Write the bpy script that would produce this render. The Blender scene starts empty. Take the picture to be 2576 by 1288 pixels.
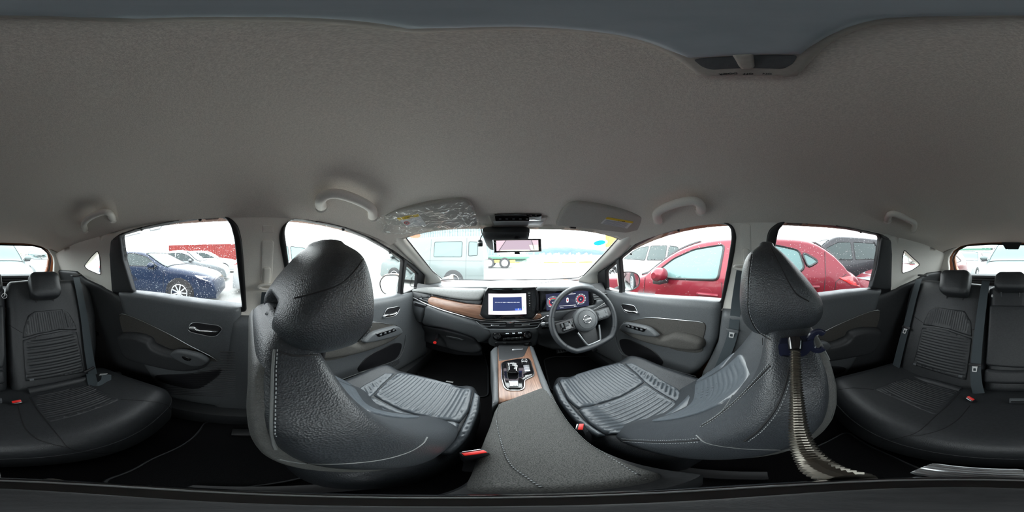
import bpy, bmesh, math, random
import numpy as np
from mathutils import Vector, Matrix
from mathutils.geometry import delaunay_2d_cdt
from mathutils.bvhtree import BVHTree

# ------------------------------------------------------------------ camera, world, exposure
SC = bpy.context.scene
COL = SC.collection
YAW = 2.4                      # the 360 camera is turned a little to the right of the car's own axis
GROUND = -1.20                 # the camera (origin) hangs 1.2 m above the tarmac
CX = 0.045                     # the car's centre line lies a little right of the camera

cam_data = bpy.data.cameras.new('panorama_camera')
cam_data.type = 'PANO'
cam_data.panorama_type = 'EQUIRECTANGULAR'
cam_data.clip_start = 0.005
cam_data.clip_end = 2000
cam = bpy.data.objects.new('panorama_camera', cam_data)
COL.objects.link(cam)
cam.rotation_euler = (math.radians(90), 0, math.radians(-YAW))
SC.camera = cam

world = bpy.data.worlds.new('overcast_sky')
SC.world = world
world.use_nodes = True
wn = world.node_tree
bg = wn.nodes['Background']
bg.inputs['Color'].default_value = (0.94, 0.975, 1.0, 1)
bg.inputs['Strength'].default_value = 5.0
SC.view_settings.view_transform = 'Standard'
SC.view_settings.look = 'None'
SC.view_settings.gamma = 1.0
SC.view_settings.use_curve_mapping = False
SC.view_settings.exposure = 1.05
SC.cycles.use_denoising = True
SC.cycles.max_bounces = 14
SC.cycles.diffuse_bounces = 6
SC.cycles.transparent_max_bounces = 24
SC.cycles.caustics_reflective = False
SC.cycles.caustics_refractive = False
SC.cycles.sample_clamp_indirect = 8.0

def portal(loc, rot, sx, sy):
    l = bpy.data.lights.new('window_portal', 'AREA')
    l.shape = 'RECTANGLE'; l.size = sx; l.size_y = sy
    l.cycles.is_portal = True
    o = bpy.data.objects.new('window_portal', l)
    o.location = loc; o.rotation_euler = rot
    COL.objects.link(o)
R90 = math.pi / 2
portal((-0.70, 0.05, -0.02), (0, -R90, 0), 0.5, 2.3)
portal((0.79, 0.05, -0.02), (0, R90, 0), 0.5, 2.3)
portal((CX, 1.05, -0.03), (math.radians(-60), 0, 0), 1.3, 0.75)
portal((CX, -1.42, -0.03), (math.radians(80), 0, 0), 1.15, 0.4)

random.seed(7)
RNG = np.random.default_rng(7)

# ------------------------------------------------------------------ object helpers
def link(o, parent=None):
    COL.objects.link(o)
    if parent is not None:
        o.parent = parent
        o.location = -world_loc(parent)
    return o

def world_loc(o):
    v = Vector(o.location)
    while o.parent is not None:
        o = o.parent
        v += o.location
    return v

def props(o, label=None, cat=None, group=None, kind=None):
    if label: o['label'] = label
    if cat: o['category'] = cat
    if group: o['group'] = group
    if kind: o['kind'] = kind
    return o

def thing(name, label, cat=None, loc=(0, 0, 0), group=None, kind=None):
    o = bpy.data.objects.new(name, None)
    o.empty_display_size = 0.05
    COL.objects.link(o)
    o.location = loc
    return props(o, label, cat, group, kind)

class MB:
    """collects vertices (world coordinates) and faces"""
    def __init__(self):
        self.v = []; self.f = []
    def add(self, vs, fs):
        b = len(self.v)
        self.v.extend([tuple(float(c) for c in p) for p in vs])
        self.f.extend([tuple(i + b for i in f) for f in fs])
        return self
    def merge(self, o, M=None):
        vs = o.v if M is None else [tuple(M @ Vector(p)) for p in o.v]
        return self.add(vs, o.f)
    def build(self, name, mat, parent=None, smooth=True, angle=40, label=None, cat=None, group=None, kind=None):
        me = bpy.data.meshes.new(name)
        me.from_pydata(self.v, [], self.f)
        bm = bmesh.new(); bm.from_mesh(me)
        bmesh.ops.recalc_face_normals(bm, faces=bm.faces)
        if smooth:
            ca = math.cos(math.radians(angle))
            for f in bm.faces: f.smooth = True
            for e in bm.edges:
                if len(e.link_faces) == 2 and e.link_faces[0].normal.dot(e.link_faces[1].normal) < ca:
                    e.smooth = False
        bm.to_mesh(me); bm.free()
        me.materials.append(mat)
        o = bpy.data.objects.new(name, me)
        link(o, parent)
        return props(o, label, cat, group, kind)

# ------------------------------------------------------------------ rays from photo pixels (2576 x 1288 frame)
def ray(px, py):
    az = math.radians((px - 1288) / 2576 * 360 + YAW)
    el = math.radians((644 - py) / 1288 * 180)
    return np.array([math.cos(el) * math.sin(az), math.cos(el) * math.cos(az), math.sin(el)])
def onX(px, py, x):
    d = ray(px, py); return d * (x / d[0])
def onY(px, py, y):
    d = ray(px, py); return d * (y / d[1])
def onZ(px, py, z):
    d = ray(px, py); return d * (z / d[2])
def hit(px, py, f, t0=0.05, t1=4.0, n=160):
    """first zero of f(point) along the pixel's ray"""
    d = ray(px, py)
    a = t0; fa = f(d * a)
    for i in range(1, n + 1):
        b = t0 + (t1 - t0) * i / n
        fb = f(d * b)
        if (fa > 0) != (fb > 0):
            for _ in range(40):
                m = (a + b) / 2; fm = f(d * m)
                if (fm > 0) == (fa > 0): a, fa = m, fm
                else: b = m
            return d * ((a + b) / 2)
        a, fa = b, fb
    return d * t1

# ------------------------------------------------------------------ surfaces: params (u,v,h) -> point
class Surf:
    def __init__(self, fn, imp, uv):
        self.fn, self.imp, self.uv = fn, imp, uv
    def P(self, u, v, h=0.0): return np.array(self.fn(u, v, h))
    def px(self, px, py, h=0.0, t1=4.0):
        return self.uv(hit(px, py, lambda p: self.imp(p, h), t1=t1))

def Wside(y, z):
    w = 0.72 - (0.31 * (z + 0.24) if z > -0.24 else 0.0)
    if y > 0.3: w -= 0.082 * (y - 0.3) ** 2
    if y < -0.4: w -= 0.12 * (y + 0.4) ** 2
    return w
def side(s):
    return Surf(lambda y, z, h: (CX + s * (Wside(y, z) - h), y, z),
                lambda p, h: s * (p[0] - CX) - (Wside(p[1], p[2]) - h),
                lambda p: (p[1], p[2]))
SL, SR = side(-1), side(1)

def Zceil(x, y):
    zc = 0.24
    if y > 0.15: zc -= 0.30 * (y - 0.15) ** 2
    if y < -0.3: zc -= 0.14 * (y + 0.3) ** 2
    u = abs(x - CX) / 0.60
    return zc - 0.105 * u ** 3.6
CEIL = Surf(lambda x, y, h: (x, y, Zceil(x, y) - h),
            lambda p, h: p[2] - (Zceil(p[0], p[1]) - h), lambda p: (p[0], p[1]))

def plane_x(x0, s=1):      # params (y,z), h towards the camera for s=+1 on the right
    return Surf(lambda y, z, h: (x0 - s * h, y, z), lambda p, h: p[0] - (x0 - s * h), lambda p: (p[1], p[2]))
def plane_y(y0, s=1):
    return Surf(lambda x, z, h: (x, y0 - s * h, z), lambda p, h: p[1] - (y0 - s * h), lambda p: (p[0], p[2]))
def plane_z(z0):
    return Surf(lambda x, y, h: (x, y, z0 + h), lambda p, h: p[2] - (z0 + h), lambda p: (p[0], p[1]))
def topz(fun):
    return Surf(lambda x, y, h: (x, y, fun(x, y) + h), lambda p, h: p[2] - (fun(p[0], p[1]) + h), lambda p: (p[0], p[1]))
def frontal(fun):
    return Surf(lambda x, z, h: (x, fun(x, z) - h, z), lambda p, h: p[1] - (fun(p[0], p[2]) - h), lambda p: (p[0], p[2]))
def tilted(o, eu, ev):
    o = np.array(o, float); eu = np.array(eu, float); ev = np.array(ev, float)
    eu /= np.linalg.norm(eu); ev -= eu * ev.dot(eu); ev /= np.linalg.norm(ev)
    n = np.cross(eu, ev)
    return Surf(lambda u, v, h: o + eu * u + ev * v + n * h,
                lambda p, h: (np.array(p) - o).dot(n) - h,
                lambda p: ((np.array(p) - o).dot(eu), (np.array(p) - o).dot(ev)))

# ------------------------------------------------------------------ 2D outline helpers
def smooth_closed(pts, sub=6):
    p = np.array(pts, float); n = len(p); out = []
    for i in range(n):
        p0, p1, p2, p3 = p[i - 1], p[i], p[(i + 1) % n], p[(i + 2) % n]
        for k in range(sub):
            t = k / sub
            out.append(0.5 * ((2 * p1) + (-p0 + p2) * t + (2 * p0 - 5 * p1 + 4 * p2 - p3) * t * t + (-p0 + 3 * p1 - 3 * p2 + p3) * t ** 3))
    return np.array(out)
def smooth_open(pts, sub=6):
    p = np.array(pts, float)
    q = np.vstack([2 * p[0] - p[1], p, 2 * p[-1] - p[-2]]); out = []
    for i in range(1, len(q) - 2):
        p0, p1, p2, p3 = q[i - 1], q[i], q[i + 1], q[i + 2]
        for k in range(sub):
            t = k / sub
            out.append(0.5 * ((2 * p1) + (-p0 + p2) * t + (2 * p0 - 5 * p1 + 4 * p2 - p3) * t * t + (-p0 + 3 * p1 - 3 * p2 + p3) * t ** 3))
    out.append(p[-1])
    return np.array(out)
def resample(pts, step, closed=True):
    p = np.array(pts, float)
    if closed: p = np.vstack([p, p[:1]])
    seg = np.linalg.norm(np.diff(p, axis=0), axis=1); s = np.concatenate([[0], np.cumsum(seg)])
    n = max(3, int(round(s[-1] / step)))
    t = np.linspace(0, s[-1], n + 1)
    if closed: t = t[:-1]
    return np.stack([np.interp(t, s, p[:, k]) for k in range(p.shape[1])], 1)
def keep_corners(pts, step):
    """subdivide a closed outline but keep its own corners"""
    p = np.array(pts, float); out = []
    for i in range(len(p)):
        a, b = p[i], p[(i + 1) % len(p)]
        k = max(1, int(math.ceil(np.linalg.norm(b - a) / step)))
        for j in range(k): out.append(a + (b - a) * j / k)
    return np.array(out)
def inside(poly, P):
    x, y = P[:, 0], P[:, 1]; r = np.zeros(len(P), bool); n = len(poly)
    for i in range(n):
        x1, y1 = poly[i]; x2, y2 = poly[(i + 1) % n]
        c = ((y1 > y) != (y2 > y))
        if y1 != y2:
            r ^= c & (x < (x2 - x1) * (y - y1) / (y2 - y1) + x1)
    return r
def dist_poly(polys, P):
    best = np.full(len(P), 1e9)
    for poly in polys:
        A = poly; B = np.roll(poly, -1, axis=0)
        for a, b in zip(A, B):
            ab = b - a; L = ab.dot(ab)
            if L < 1e-14: continue
            t = np.clip(((P - a) @ ab) / L, 0, 1)
            d = np.linalg.norm(P - (a + t[:, None] * ab), axis=1)
            best = np.minimum(best, d)
    return best
def rounded_rect(x0, y0, x1, y1, r, n=5):
    out = []
    for cx, cy, a0 in ((x1 - r, y1 - r, 0), (x0 + r, y1 - r, 90), (x0 + r, y0 + r, 180), (x1 - r, y0 + r, 270)):
        for k in range(n + 1):
            a = math.radians(a0 + 90 * k / n)
            out.append((cx + r * math.cos(a), cy + r * math.sin(a)))
    return np.array(out)
def round_poly(pts, r, n=4):
    """round the corners of a polygon"""
    p = np.array(pts, float); m = len(p); out = []
    for i in range(m):
        a, b, c = p[i - 1], p[i], p[(i + 1) % m]
        d1 = np.linalg.norm(a - b); d2 = np.linalg.norm(c - b)
        k = min(r, d1 * 0.45, d2 * 0.45)
        q1 = b + (a - b) / d1 * k; q2 = b + (c - b) / d2 * k
        for j in range(n + 1):
            t = j / n
            out.append((1 - t) ** 2 * q1 + 2 * t * (1 - t) * b + t * t * q2)
    return np.array(out)

# ------------------------------------------------------------------ padded panel on a surface
def pillow(mb, surf, outline, hgt=0.01, r=0.01, h0=0.0, thick=0.01, step=0.02, grid=None, ang=0.0, ribs=None,
           holes=(), rings=(0.12, 0.35, 0.65, 1.0), hfun=None, back=True):
    """slab with rounded rim following a surface; ribs=(pitch, amplitude) run along the rotated v axis"""
    out = keep_corners(outline, step)
    hol = [keep_corners(h, step) for h in holes]
    pts = [out]; edges = []; b = 0
    for poly in [out] + hol:
        n = len(poly)
        edges += [(b + i, b + (i + 1) % n) for i in range(n)]
        b += n
    pts += hol
    bound = np.vstack(pts)
    polys = [out] + hol
    extra = []
    if hgt > 0 and r > 0:
        for q in rings:
            for poly in polys:
                e = np.roll(poly, -1, axis=0) - np.roll(poly, 1, axis=0)
                L = np.linalg.norm(e, axis=1); L[L < 1e-9] = 1
                nrm = np.stack([-e[:, 1], e[:, 0]], 1) / L[:, None]
                for sg in (1, -1):
                    c = poly + nrm * (sg * q * r)
                    ok = inside(out, c)
                    for h in hol: ok &= ~inside(h, c)
                    c = c[ok]
                    if len(c):
                        d = dist_poly(polys, c)
                        extra.append(c[d > 0.93 * q * r])
    g = grid if grid else (step, step)
    ca, sa = math.cos(ang), math.sin(ang)
    R = np.array([[ca, sa], [-sa, ca]])          # to rotated axes
    q = out @ R.T
    lo, hi = q.min(0), q.max(0)
    us = np.arange(lo[0] + g[0] * 0.5, hi[0], g[0]); vs = np.arange(lo[1] + g[1] * 0.5, hi[1], g[1])
    if len(us) and len(vs):
        U, V = np.meshgrid(us, vs)
        G = np.stack([U.ravel(), V.ravel()], 1) @ R
        ok = inside(out, G)
        for h in hol: ok &= ~inside(h, G)
        G = G[ok]
        if len(G):
            d = dist_poly(polys, G)
            lim = r * 1.05 if (hgt > 0 and r > 0) else 0
            G = G[d > max(lim, min(g) * 0.4)]
            extra.append(G)
    allp = np.vstack([bound] + [e for e in extra if len(e)])
    res = delaunay_2d_cdt([Vector((float(a), float(c))) for a, c in allp], edges, [], 0, 1e-7)
    vv = np.array([(p.x, p.y) for p in res[0]]); tris = [tuple(t) for t in res[2]]
    cen = np.array([vv[list(t)].mean(0) for t in tris])
    ok = inside(out, cen)
    for h in hol: ok &= ~inside(h, cen)
    tris = [t for t, k in zip(tris, ok) if k]
    d = dist_poly(polys, vv)
    if hgt > 0 and r > 0:
        k = np.clip(d / r, 0, 1); H = h0 + hgt * np.sqrt(np.clip(1 - (1 - k) ** 2, 0, 1))
    else:
        H = np.full(len(vv), h0 + hgt)
    if ribs:
        pit, amp = ribs
        uu = (vv @ R.T)[:, 0]
        w = np.abs(np.sin(math.pi * uu / pit))
        H = H - amp * (1 - w ** 0.55) * np.clip(d / max(r, 1e-4), 0, 1)
    if hfun is not None:
        H = H + np.array([hfun(a, c) for a, c in vv])
    V3 = [surf.P(a, c, h) for (a, c), h in zip(vv, H)]
    base = len(mb.v)
    mb.add(V3, tris)
    # skirt
    b = 0
    for poly in polys:
        n = len(poly)
        lowv = [surf.P(a, c, h0 - thick) for a, c in poly]
        topi = []
        for i in range(n):
            # matching top vertex
            dd = np.abs(vv - poly[i]).sum(1); topi.append(base + int(dd.argmin()))
        lb = len(mb.v)
        mb.v.extend([tuple(map(float, p)) for p in lowv])
        for i in range(n):
            j = (i + 1) % n
            mb.f.append((topi[i], topi[j], lb + j, lb + i))
        b += n
    big = (out.max(0) - out.min(0)).max() > 0.18
    if back and (big or hol):       # large or curved: the back follows the surface too
        lb = len(mb.v)
        mb.v.extend([tuple(map(float, surf.P(a, c, h0 - thick))) for a, c in vv])
        mb.f.extend([(lb + t[2], lb + t[1], lb + t[0]) for t in tris])
    elif back:
        n = len(out)
        lb = len(mb.v) - n
        r2 = delaunay_2d_cdt([Vector((float(a), float(c))) for a, c in out], [(i, (i + 1) % n) for i in range(n)], [], 1, 1e-7)
        if len(r2[0]) == n:
            for t in r2[2]: mb.f.append(tuple(lb + i for i in t))
    return mb

def PIL(name, surf, outline, mat, parent=None, smooth=True, angle=50, label=None, cat=None, group=None, kind=None, **kw):
    mb = MB(); pillow(mb, surf, outline, **kw)
    return mb.build(name, mat, parent, smooth, angle, label, cat, group, kind)
def pxo(surf, pts, h=0.0, sm=0, t1=4.0):
    """photo outline -> params on a surface"""
    o = np.array([surf.px(a, b, h, t1) for a, b in pts])
    return smooth_closed(o, sm) if sm else o

# ------------------------------------------------------------------ primitive shapes
def frame_from(d, up=(0, 0, 1)):
    d = np.array(d, float); d /= np.linalg.norm(d)
    up = np.array(up, float)
    if abs(d.dot(up)) > 0.95: up = np.array([0, 1.0, 0])
    a = np.cross(up, d); a /= np.linalg.norm(a)
    return a, np.cross(d, a), d
def tube(mb, path, r, n=8, closed=False, flat=None, caps=True, up=(0, 0, 1)):
    """tube along a path; r scalar or list; flat=(wa, wb) for an elliptical section"""
    p = np.array(path, float); m = len(p)
    rs = np.full(m, r) if np.isscalar(r) else np.array(r)
    fs = []; vs = []
    pa = None
    for i in range(m):
        if closed: d = p[(i + 1) % m] - p[i - 1]
        else: d = p[min(i + 1, m - 1)] - p[max(i - 1, 0)]
        d = d / (np.linalg.norm(d) + 1e-12)
        if pa is None: a, b, _ = frame_from(d, up)
        else:
            a = pa - d * pa.dot(d); a /= (np.linalg.norm(a) + 1e-12); b = np.cross(d, a)
        pa = a
        wa, wb = flat if flat else (1, 1)
        for k in range(n):
            t = 2 * math.pi * k / n
            vs.append(p[i] + a * (rs[i] * wa * math.cos(t)) + b * (rs[i] * wb * math.sin(t)))
    M = m if closed else m - 1
    for i in range(M):
        for k in range(n):
            i2 = (i + 1) % m; k2 = (k + 1) % n
            fs.append((i * n + k, i * n + k2, i2 * n + k2, i2 * n + k))
    if caps and not closed:
        fs.append(tuple(range(n - 1, -1, -1))); fs.append(tuple((m - 1) * n + k for k in range(n)))
    return mb.add(vs, fs)
def ribbon(mb, path, nrm, w, t):
    """flat strap: path points, normals, width, thickness"""
    p = np.array(path, float); vs = []; fs = []; m = len(p)
    nrm = np.array(nrm, float)
    if nrm.ndim == 1: nrm = np.tile(nrm, (m, 1))
    for i in range(m):
        d = p[min(i + 1, m - 1)] - p[max(i - 1, 0)]; d /= np.linalg.norm(d)
        n = nrm[i] - d * nrm[i].dot(d); n /= np.linalg.norm(n); s = np.cross(d, n)
        for a, b in ((-1, -1), (1, -1), (1, 1), (-1, 1)):
            vs.append(p[i] + s * (a * w / 2) + n * (b * t / 2))
    for i in range(m - 1):
        for k in range(4):
            fs.append((i * 4 + k, i * 4 + (k + 1) % 4, i * 4 + 4 + (k + 1) % 4, i * 4 + 4 + k))
    fs.append((3, 2, 1, 0)); fs.append(tuple((m - 1) * 4 + k for k in range(4)))
    return mb.add(vs, fs)
def loft(mb, secs, closed=True, caps=True):
    secs = [np.array(s, float) for s in secs]; n = len(secs[0]); vs = np.vstack(secs); fs = []
    for i in range(len(secs) - 1):
        for k in range(n if closed else n - 1):
            k2 = (k + 1) % n
            fs.append((i * n + k, i * n + k2, (i + 1) * n + k2, (i + 1) * n + k))
    mb.add(vs, fs)
    if caps and closed:
        b = len(mb.v) - len(vs)
        mb.f.append(tuple(b + k for k in range(n - 1, -1, -1)))
        mb.f.append(tuple(b + (len(secs) - 1) * n + k for k in range(n)))
    return mb
def obox(mb, c, ax, ay, az, sx, sy, sz, bev=0.0):
    """box with axes; optional bevel"""
    c = np.array(c, float); ax, ay, az = [np.array(a, float) / np.linalg.norm(a) for a in (ax, ay, az)]
    bm = bmesh.new(); bmesh.ops.create_cube(bm, size=1)
    for v in bm.verts: v.co = Vector((v.co.x * sx, v.co.y * sy, v.co.z * sz))
    if bev > 0:
        bmesh.ops.bevel(bm, geom=list(bm.edges) + list(bm.verts), offset=bev, segments=2, profile=0.6, affect='EDGES')
    bm.verts.index_update()
    vs = [c + ax * v.co.x + ay * v.co.y + az * v.co.z for v in bm.verts]
    fs = [tuple(v.index for v in f.verts) for f in bm.faces]
    bm.free()
    return mb.add(vs, fs)
def box(mb, c, s, bev=0.0, rz=0.0):
    return obox(mb, c, (math.cos(rz), math.sin(rz), 0), (-math.sin(rz), math.cos(rz), 0), (0, 0, 1), s[0], s[1], s[2], bev)
def lathe(mb, c, axis, prof, n=24, up=(0, 0, 1)):
    """prof: list of (radius, distance along axis)"""
    a, b, d = frame_from(axis, up); c = np.array(c, float)
    secs = []
    for r, z in prof:
        r = max(r, 1e-5)
        secs.append([c + d * z + a * (r * math.cos(2 * math.pi * k / n)) + b * (r * math.sin(2 * math.pi * k / n)) for k in range(n)])
    return loft(mb, secs)
def prism(mb, surf, outline, h0, h1):
    return pillow(mb, surf, outline, hgt=0, r=0, h0=h1, thick=h1 - h0, step=1e3, grid=(1e3, 1e3))

_fonts = {}
def text_mb(mb, s, M, size=0.01, depth=0.0006, align='CENTER', sx=1.0):
    cu = bpy.data.curves.new('lettering', 'FONT')
    cu.body = s; cu.size = size; cu.align_x = align; cu.align_y = 'CENTER'; cu.extrude = depth / 2
    cu.resolution_u = 2
    o = bpy.data.objects.new('lettering', cu); COL.objects.link(o)
    dg = bpy.context.evaluated_depsgraph_get()
    me = o.evaluated_get(dg).to_mesh()
    vs = [M @ Vector((v.co.x * sx, v.co.y, v.co.z)) for v in me.vertices]
    fs = [tuple(p.vertices) for p in me.polygons]
    o.evaluated_get(dg).to_mesh_clear()
    bpy.data.objects.remove(o); bpy.data.curves.remove(cu)
    if vs: mb.add(vs, fs)
    return mb
def frame_mat(o, ex, ey):
    """4x4 with x axis ex, y axis ey, z their cross product"""
    ex = Vector(ex).normalized(); ey = Vector(ey); ey = (ey - ex * ey.dot(ex)).normalized(); ez = ex.cross(ey)
    M = Matrix((ex, ey, ez)).transposed().to_4x4(); M.translation = Vector(o)
    return M
def copy_tree(o, parent=None):
    c = o.copy(); COL.objects.link(c)
    if parent is not None: c.parent = parent
    for ch in list(o.children): copy_tree(ch, c)
    return c
def bvh_of(objs):
    vs = []; fs = []
    for o in objs:
        b = len(vs); off = world_loc(o)
        vs += [tuple(v.co + off) for v in o.data.vertices]
        fs += [tuple(i + b for i in p.vertices) for p in o.data.polygons]
    return BVHTree.FromPolygons(vs, fs)
def cast(bvh, pts, lift=0.0, sub=5):
    """photo polyline laid onto built geometry"""
    q = smooth_open(pts, sub) if sub and len(pts) > 2 else np.array(pts, float)
    out = []; nr = []
    for a, b in q:
        d = ray(a, b)
        loc, n, i, dist = bvh.ray_cast(Vector((0, 0, 0)), Vector(d), 5.0)
        if loc is None: continue
        if n.dot(Vector(d)) > 0: n = -n
        out.append(np.array(loc) + np.array(n) * lift); nr.append(np.array(n))
    return np.array(out), np.array(nr)
# ------------------------------------------------------------------ materials (all procedural)
def mat_base(name):
    m = bpy.data.materials.new(name); m.use_nodes = True
    nt = m.node_tree; b = nt.nodes['Principled BSDF']
    return m, nt, b
def simple(name, col, rough=0.5, metal=0.0, spec=0.5, coat=0.0, emit=None, estr=1.0):
    m, nt, b = mat_base(name)
    b.inputs['Base Color'].default_value = (*col, 1)
    b.inputs['Roughness'].default_value = rough
    b.inputs['Metallic'].default_value = metal
    b.inputs['Specular IOR Level'].default_value = spec
    if coat:
        b.inputs['Coat Weight'].default_value = coat; b.inputs['Coat Roughness'].default_value = 0.05
    if emit:
        b.inputs['Emission Color'].default_value = (*emit, 1); b.inputs['Emission Strength'].default_value = estr
    return m
def grained(name, c1, c2, scale, rough, bump=0.15, bscale=None, bdist=0.001, detail=3.0, spec=0.5, kind='noise', sheen=0.0, ramp=(0.35, 0.65)):
    m, nt, b = mat_base(name)
    tc = nt.nodes.new('ShaderNodeTexCoord')
    n1 = nt.nodes.new('ShaderNodeTexNoise'); n1.inputs['Scale'].default_value = scale; n1.inputs['Detail'].default_value = detail
    nt.links.new(tc.outputs['Object'], n1.inputs['Vector'])
    rp = nt.nodes.new('ShaderNodeValToRGB')
    rp.color_ramp.elements[0].position = ramp[0]; rp.color_ramp.elements[0].color = (*c1, 1)
    rp.color_ramp.elements[1].position = ramp[1]; rp.color_ramp.elements[1].color = (*c2, 1)
    nt.links.new(n1.outputs['Fac'], rp.inputs['Fac']); nt.links.new(rp.outputs['Color'], b.inputs['Base Color'])
    b.inputs['Roughness'].default_value = rough; b.inputs['Specular IOR Level'].default_value = spec
    if sheen: b.inputs['Sheen Weight'].default_value = sheen
    if bump:
        if kind == 'voronoi':
            n2 = nt.nodes.new('ShaderNodeTexVoronoi'); n2.inputs['Scale'].default_value = bscale or scale; o = n2.outputs['Distance']
        else:
            n2 = nt.nodes.new('ShaderNodeTexNoise'); n2.inputs['Scale'].default_value = bscale or scale; n2.inputs['Detail'].default_value = 2; o = n2.outputs['Fac']
        nt.links.new(tc.outputs['Object'], n2.inputs['Vector'])
        bp = nt.nodes.new('ShaderNodeBump'); bp.inputs['Strength'].default_value = bump; bp.inputs['Distance'].default_value = bdist
        nt.links.new(o, bp.inputs['Height']); nt.links.new(bp.outputs['Normal'], b.inputs['Normal'])
    return m
def glassy(name, tint=(0.96, 0.98, 0.97), ior=1.45, rough=0.0):
    m = bpy.data.materials.new(name); m.use_nodes = True; nt = m.node_tree
    for n in list(nt.nodes): nt.nodes.remove(n)
    o = nt.nodes.new('ShaderNodeOutputMaterial'); mx = nt.nodes.new('ShaderNodeMixShader')
    t = nt.nodes.new('ShaderNodeBsdfTransparent'); t.inputs['Color'].default_value = (*tint, 1)
    g = nt.nodes.new('ShaderNodeBsdfGlossy'); g.inputs['Roughness'].default_value = rough
    fr = nt.nodes.new('ShaderNodeLayerWeight'); fr.inputs['Blend'].default_value = 0.5
    pw = nt.nodes.new('ShaderNodeMath'); pw.operation = 'POWER'; pw.inputs[1].default_value = 5.0
    ma = nt.nodes.new('ShaderNodeMath'); ma.operation = 'MULTIPLY_ADD'; ma.inputs[1].default_value = 0.9; ma.inputs[2].default_value = 0.022 * (ior - 1) / 0.45
    nt.links.new(fr.outputs['Facing'], pw.inputs[0]); nt.links.new(pw.outputs[0], ma.inputs[0])
    nt.links.new(ma.outputs[0], mx.inputs['Fac']); nt.links.new(t.outputs[0], mx.inputs[1]); nt.links.new(g.outputs[0], mx.inputs[2])
    nt.links.new(mx.outputs[0], o.inputs['Surface'])
    return m
def emis(name, col, s=1.0):
    return simple(name, (0.01, 0.01, 0.01), 0.15, emit=col, estr=s)

M = {}
M['headliner'] = grained('headliner_fabric', (0.69, 0.645, 0.59), (0.83, 0.78, 0.715), 420, 0.95, 0.35, 700, 0.0012, spec=0.1, sheen=0.1)
M['pillar'] = grained('pale_pillar_plastic', (0.76, 0.735, 0.68), (0.82, 0.79, 0.735), 300, 0.6, 0.08, 900, 0.0005, spec=0.35)
M['lamp_plastic'] = grained('lamp_housing_plastic', (0.42, 0.40, 0.36), (0.46, 0.44, 0.40), 300, 0.5, 0.05, 900, 0.0005)
M['lens'] = grained('frosted_lens', (0.40, 0.46, 0.50), (0.44, 0.50, 0.54), 60, 0.35, 0.1, 400, 0.0005)
M['plastic'] = grained('dark_moulded_plastic', (0.030, 0.032, 0.035), (0.042, 0.044, 0.047), 260, 0.5, 0.25, 1400, 0.0004)
M['plastic_soft'] = grained('charcoal_soft_plastic', (0.088, 0.095, 0.101), (0.108, 0.116, 0.123), 220, 0.46, 0.25, 1300, 0.0005)
M['black'] = simple('black_plastic', (0.012, 0.012, 0.014), 0.45)
M['seal'] = simple('black_rubber_seal', (0.010, 0.010, 0.011), 0.42)
M['piano'] = simple('piano_black', (0.006, 0.006, 0.007), 0.06, coat=0.6)
M['leather'] = grained('black_leather', (0.027, 0.031, 0.036), (0.035, 0.040, 0.046), 120, 0.42, 0.5, 420, 0.0011, kind='voronoi', spec=0.6)
M['leather_rear'] = grained('black_rear_leather', (0.019, 0.021, 0.023), (0.026, 0.028, 0.031), 120, 0.48, 0.35, 520, 0.0009, kind='voronoi', spec=0.5)
M['leather_pad'] = grained('quilted_leather', (0.066, 0.078, 0.090), (0.086, 0.100, 0.115), 140, 0.36, 0.3, 500, 0.0007, kind='voronoi', spec=0.7)  # sky sheen on the cushions is put into this lighter, bluer colour
M['vinyl'] = grained('grey_seat_back_vinyl', (0.075, 0.077, 0.074), (0.09, 0.092, 0.088), 150, 0.5, 0.4, 480, 0.001, kind='voronoi')
M['tweed_lit'] = grained('lit_grey_melange_fabric', (0.13, 0.135, 0.135), (0.32, 0.325, 0.32), 900, 0.9, 0.5, 1300, 0.001, detail=1.0, spec=0.15, ramp=(0.36, 0.66))  # the grey melange again, lightened to paint in daylight on the up-facing dash band
M['piping'] = simple('grey_piping', (0.17, 0.18, 0.18), 0.5)
M['latch'] = simple('bright_latch_steel', (0.72, 0.73, 0.73), 0.4, 0.4)
M['lens_clear'] = simple('clear_lens', (0.62, 0.64, 0.65), 0.25)
M['visor'] = grained('sun_visor_vinyl', (0.46, 0.445, 0.41), (0.52, 0.505, 0.465), 300, 0.75, 0.2, 700, 0.0008, spec=0.25)
M['thread'] = simple('pale_stitching_thread', (0.30, 0.32, 0.33), 0.7)
M['darkthread'] = simple('black_seam', (0.008, 0.008, 0.009), 0.7)
M['tweed'] = grained('grey_melange_fabric', (0.050, 0.052, 0.052), (0.155, 0.155, 0.150), 900, 0.9, 0.5, 1300, 0.001, detail=1.0, spec=0.15, ramp=(0.36, 0.66))
M['tweed_dark'] = grained('dark_melange_fabric', (0.045, 0.044, 0.042), (0.13, 0.125, 0.116), 900, 0.95, 0.5, 1300, 0.001, detail=1.0, spec=0.1, ramp=(0.36, 0.66))
M['carpet'] = grained('black_carpet', (0.006, 0.006, 0.007), (0.016, 0.015, 0.016), 500, 1.0, 0.8, 900, 0.003, spec=0.05)
M['mat'] = grained('black_floor_mat', (0.009, 0.009, 0.010), (0.018, 0.018, 0.019), 600, 0.95, 0.6, 800, 0.002, spec=0.08)
M['chrome'] = simple('satin_chrome', (0.78, 0.79, 0.80), 0.18, 1.0)
M['silver'] = simple('silver_trim', (0.50, 0.52, 0.54), 0.3, 0.9)
M['steel'] = simple('worn_steel', (0.20, 0.185, 0.16), 0.30, 1.0)
M['belt'] = grained('seat_belt_webbing', (0.030, 0.041, 0.048), (0.044, 0.058, 0.066), 700, 0.7, 0.3, 1200, 0.0006)
M['red'] = simple('red_button', (0.75, 0.02, 0.015), 0.35)
M['white'] = simple('white_print', (0.80, 0.80, 0.80), 0.6)
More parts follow.
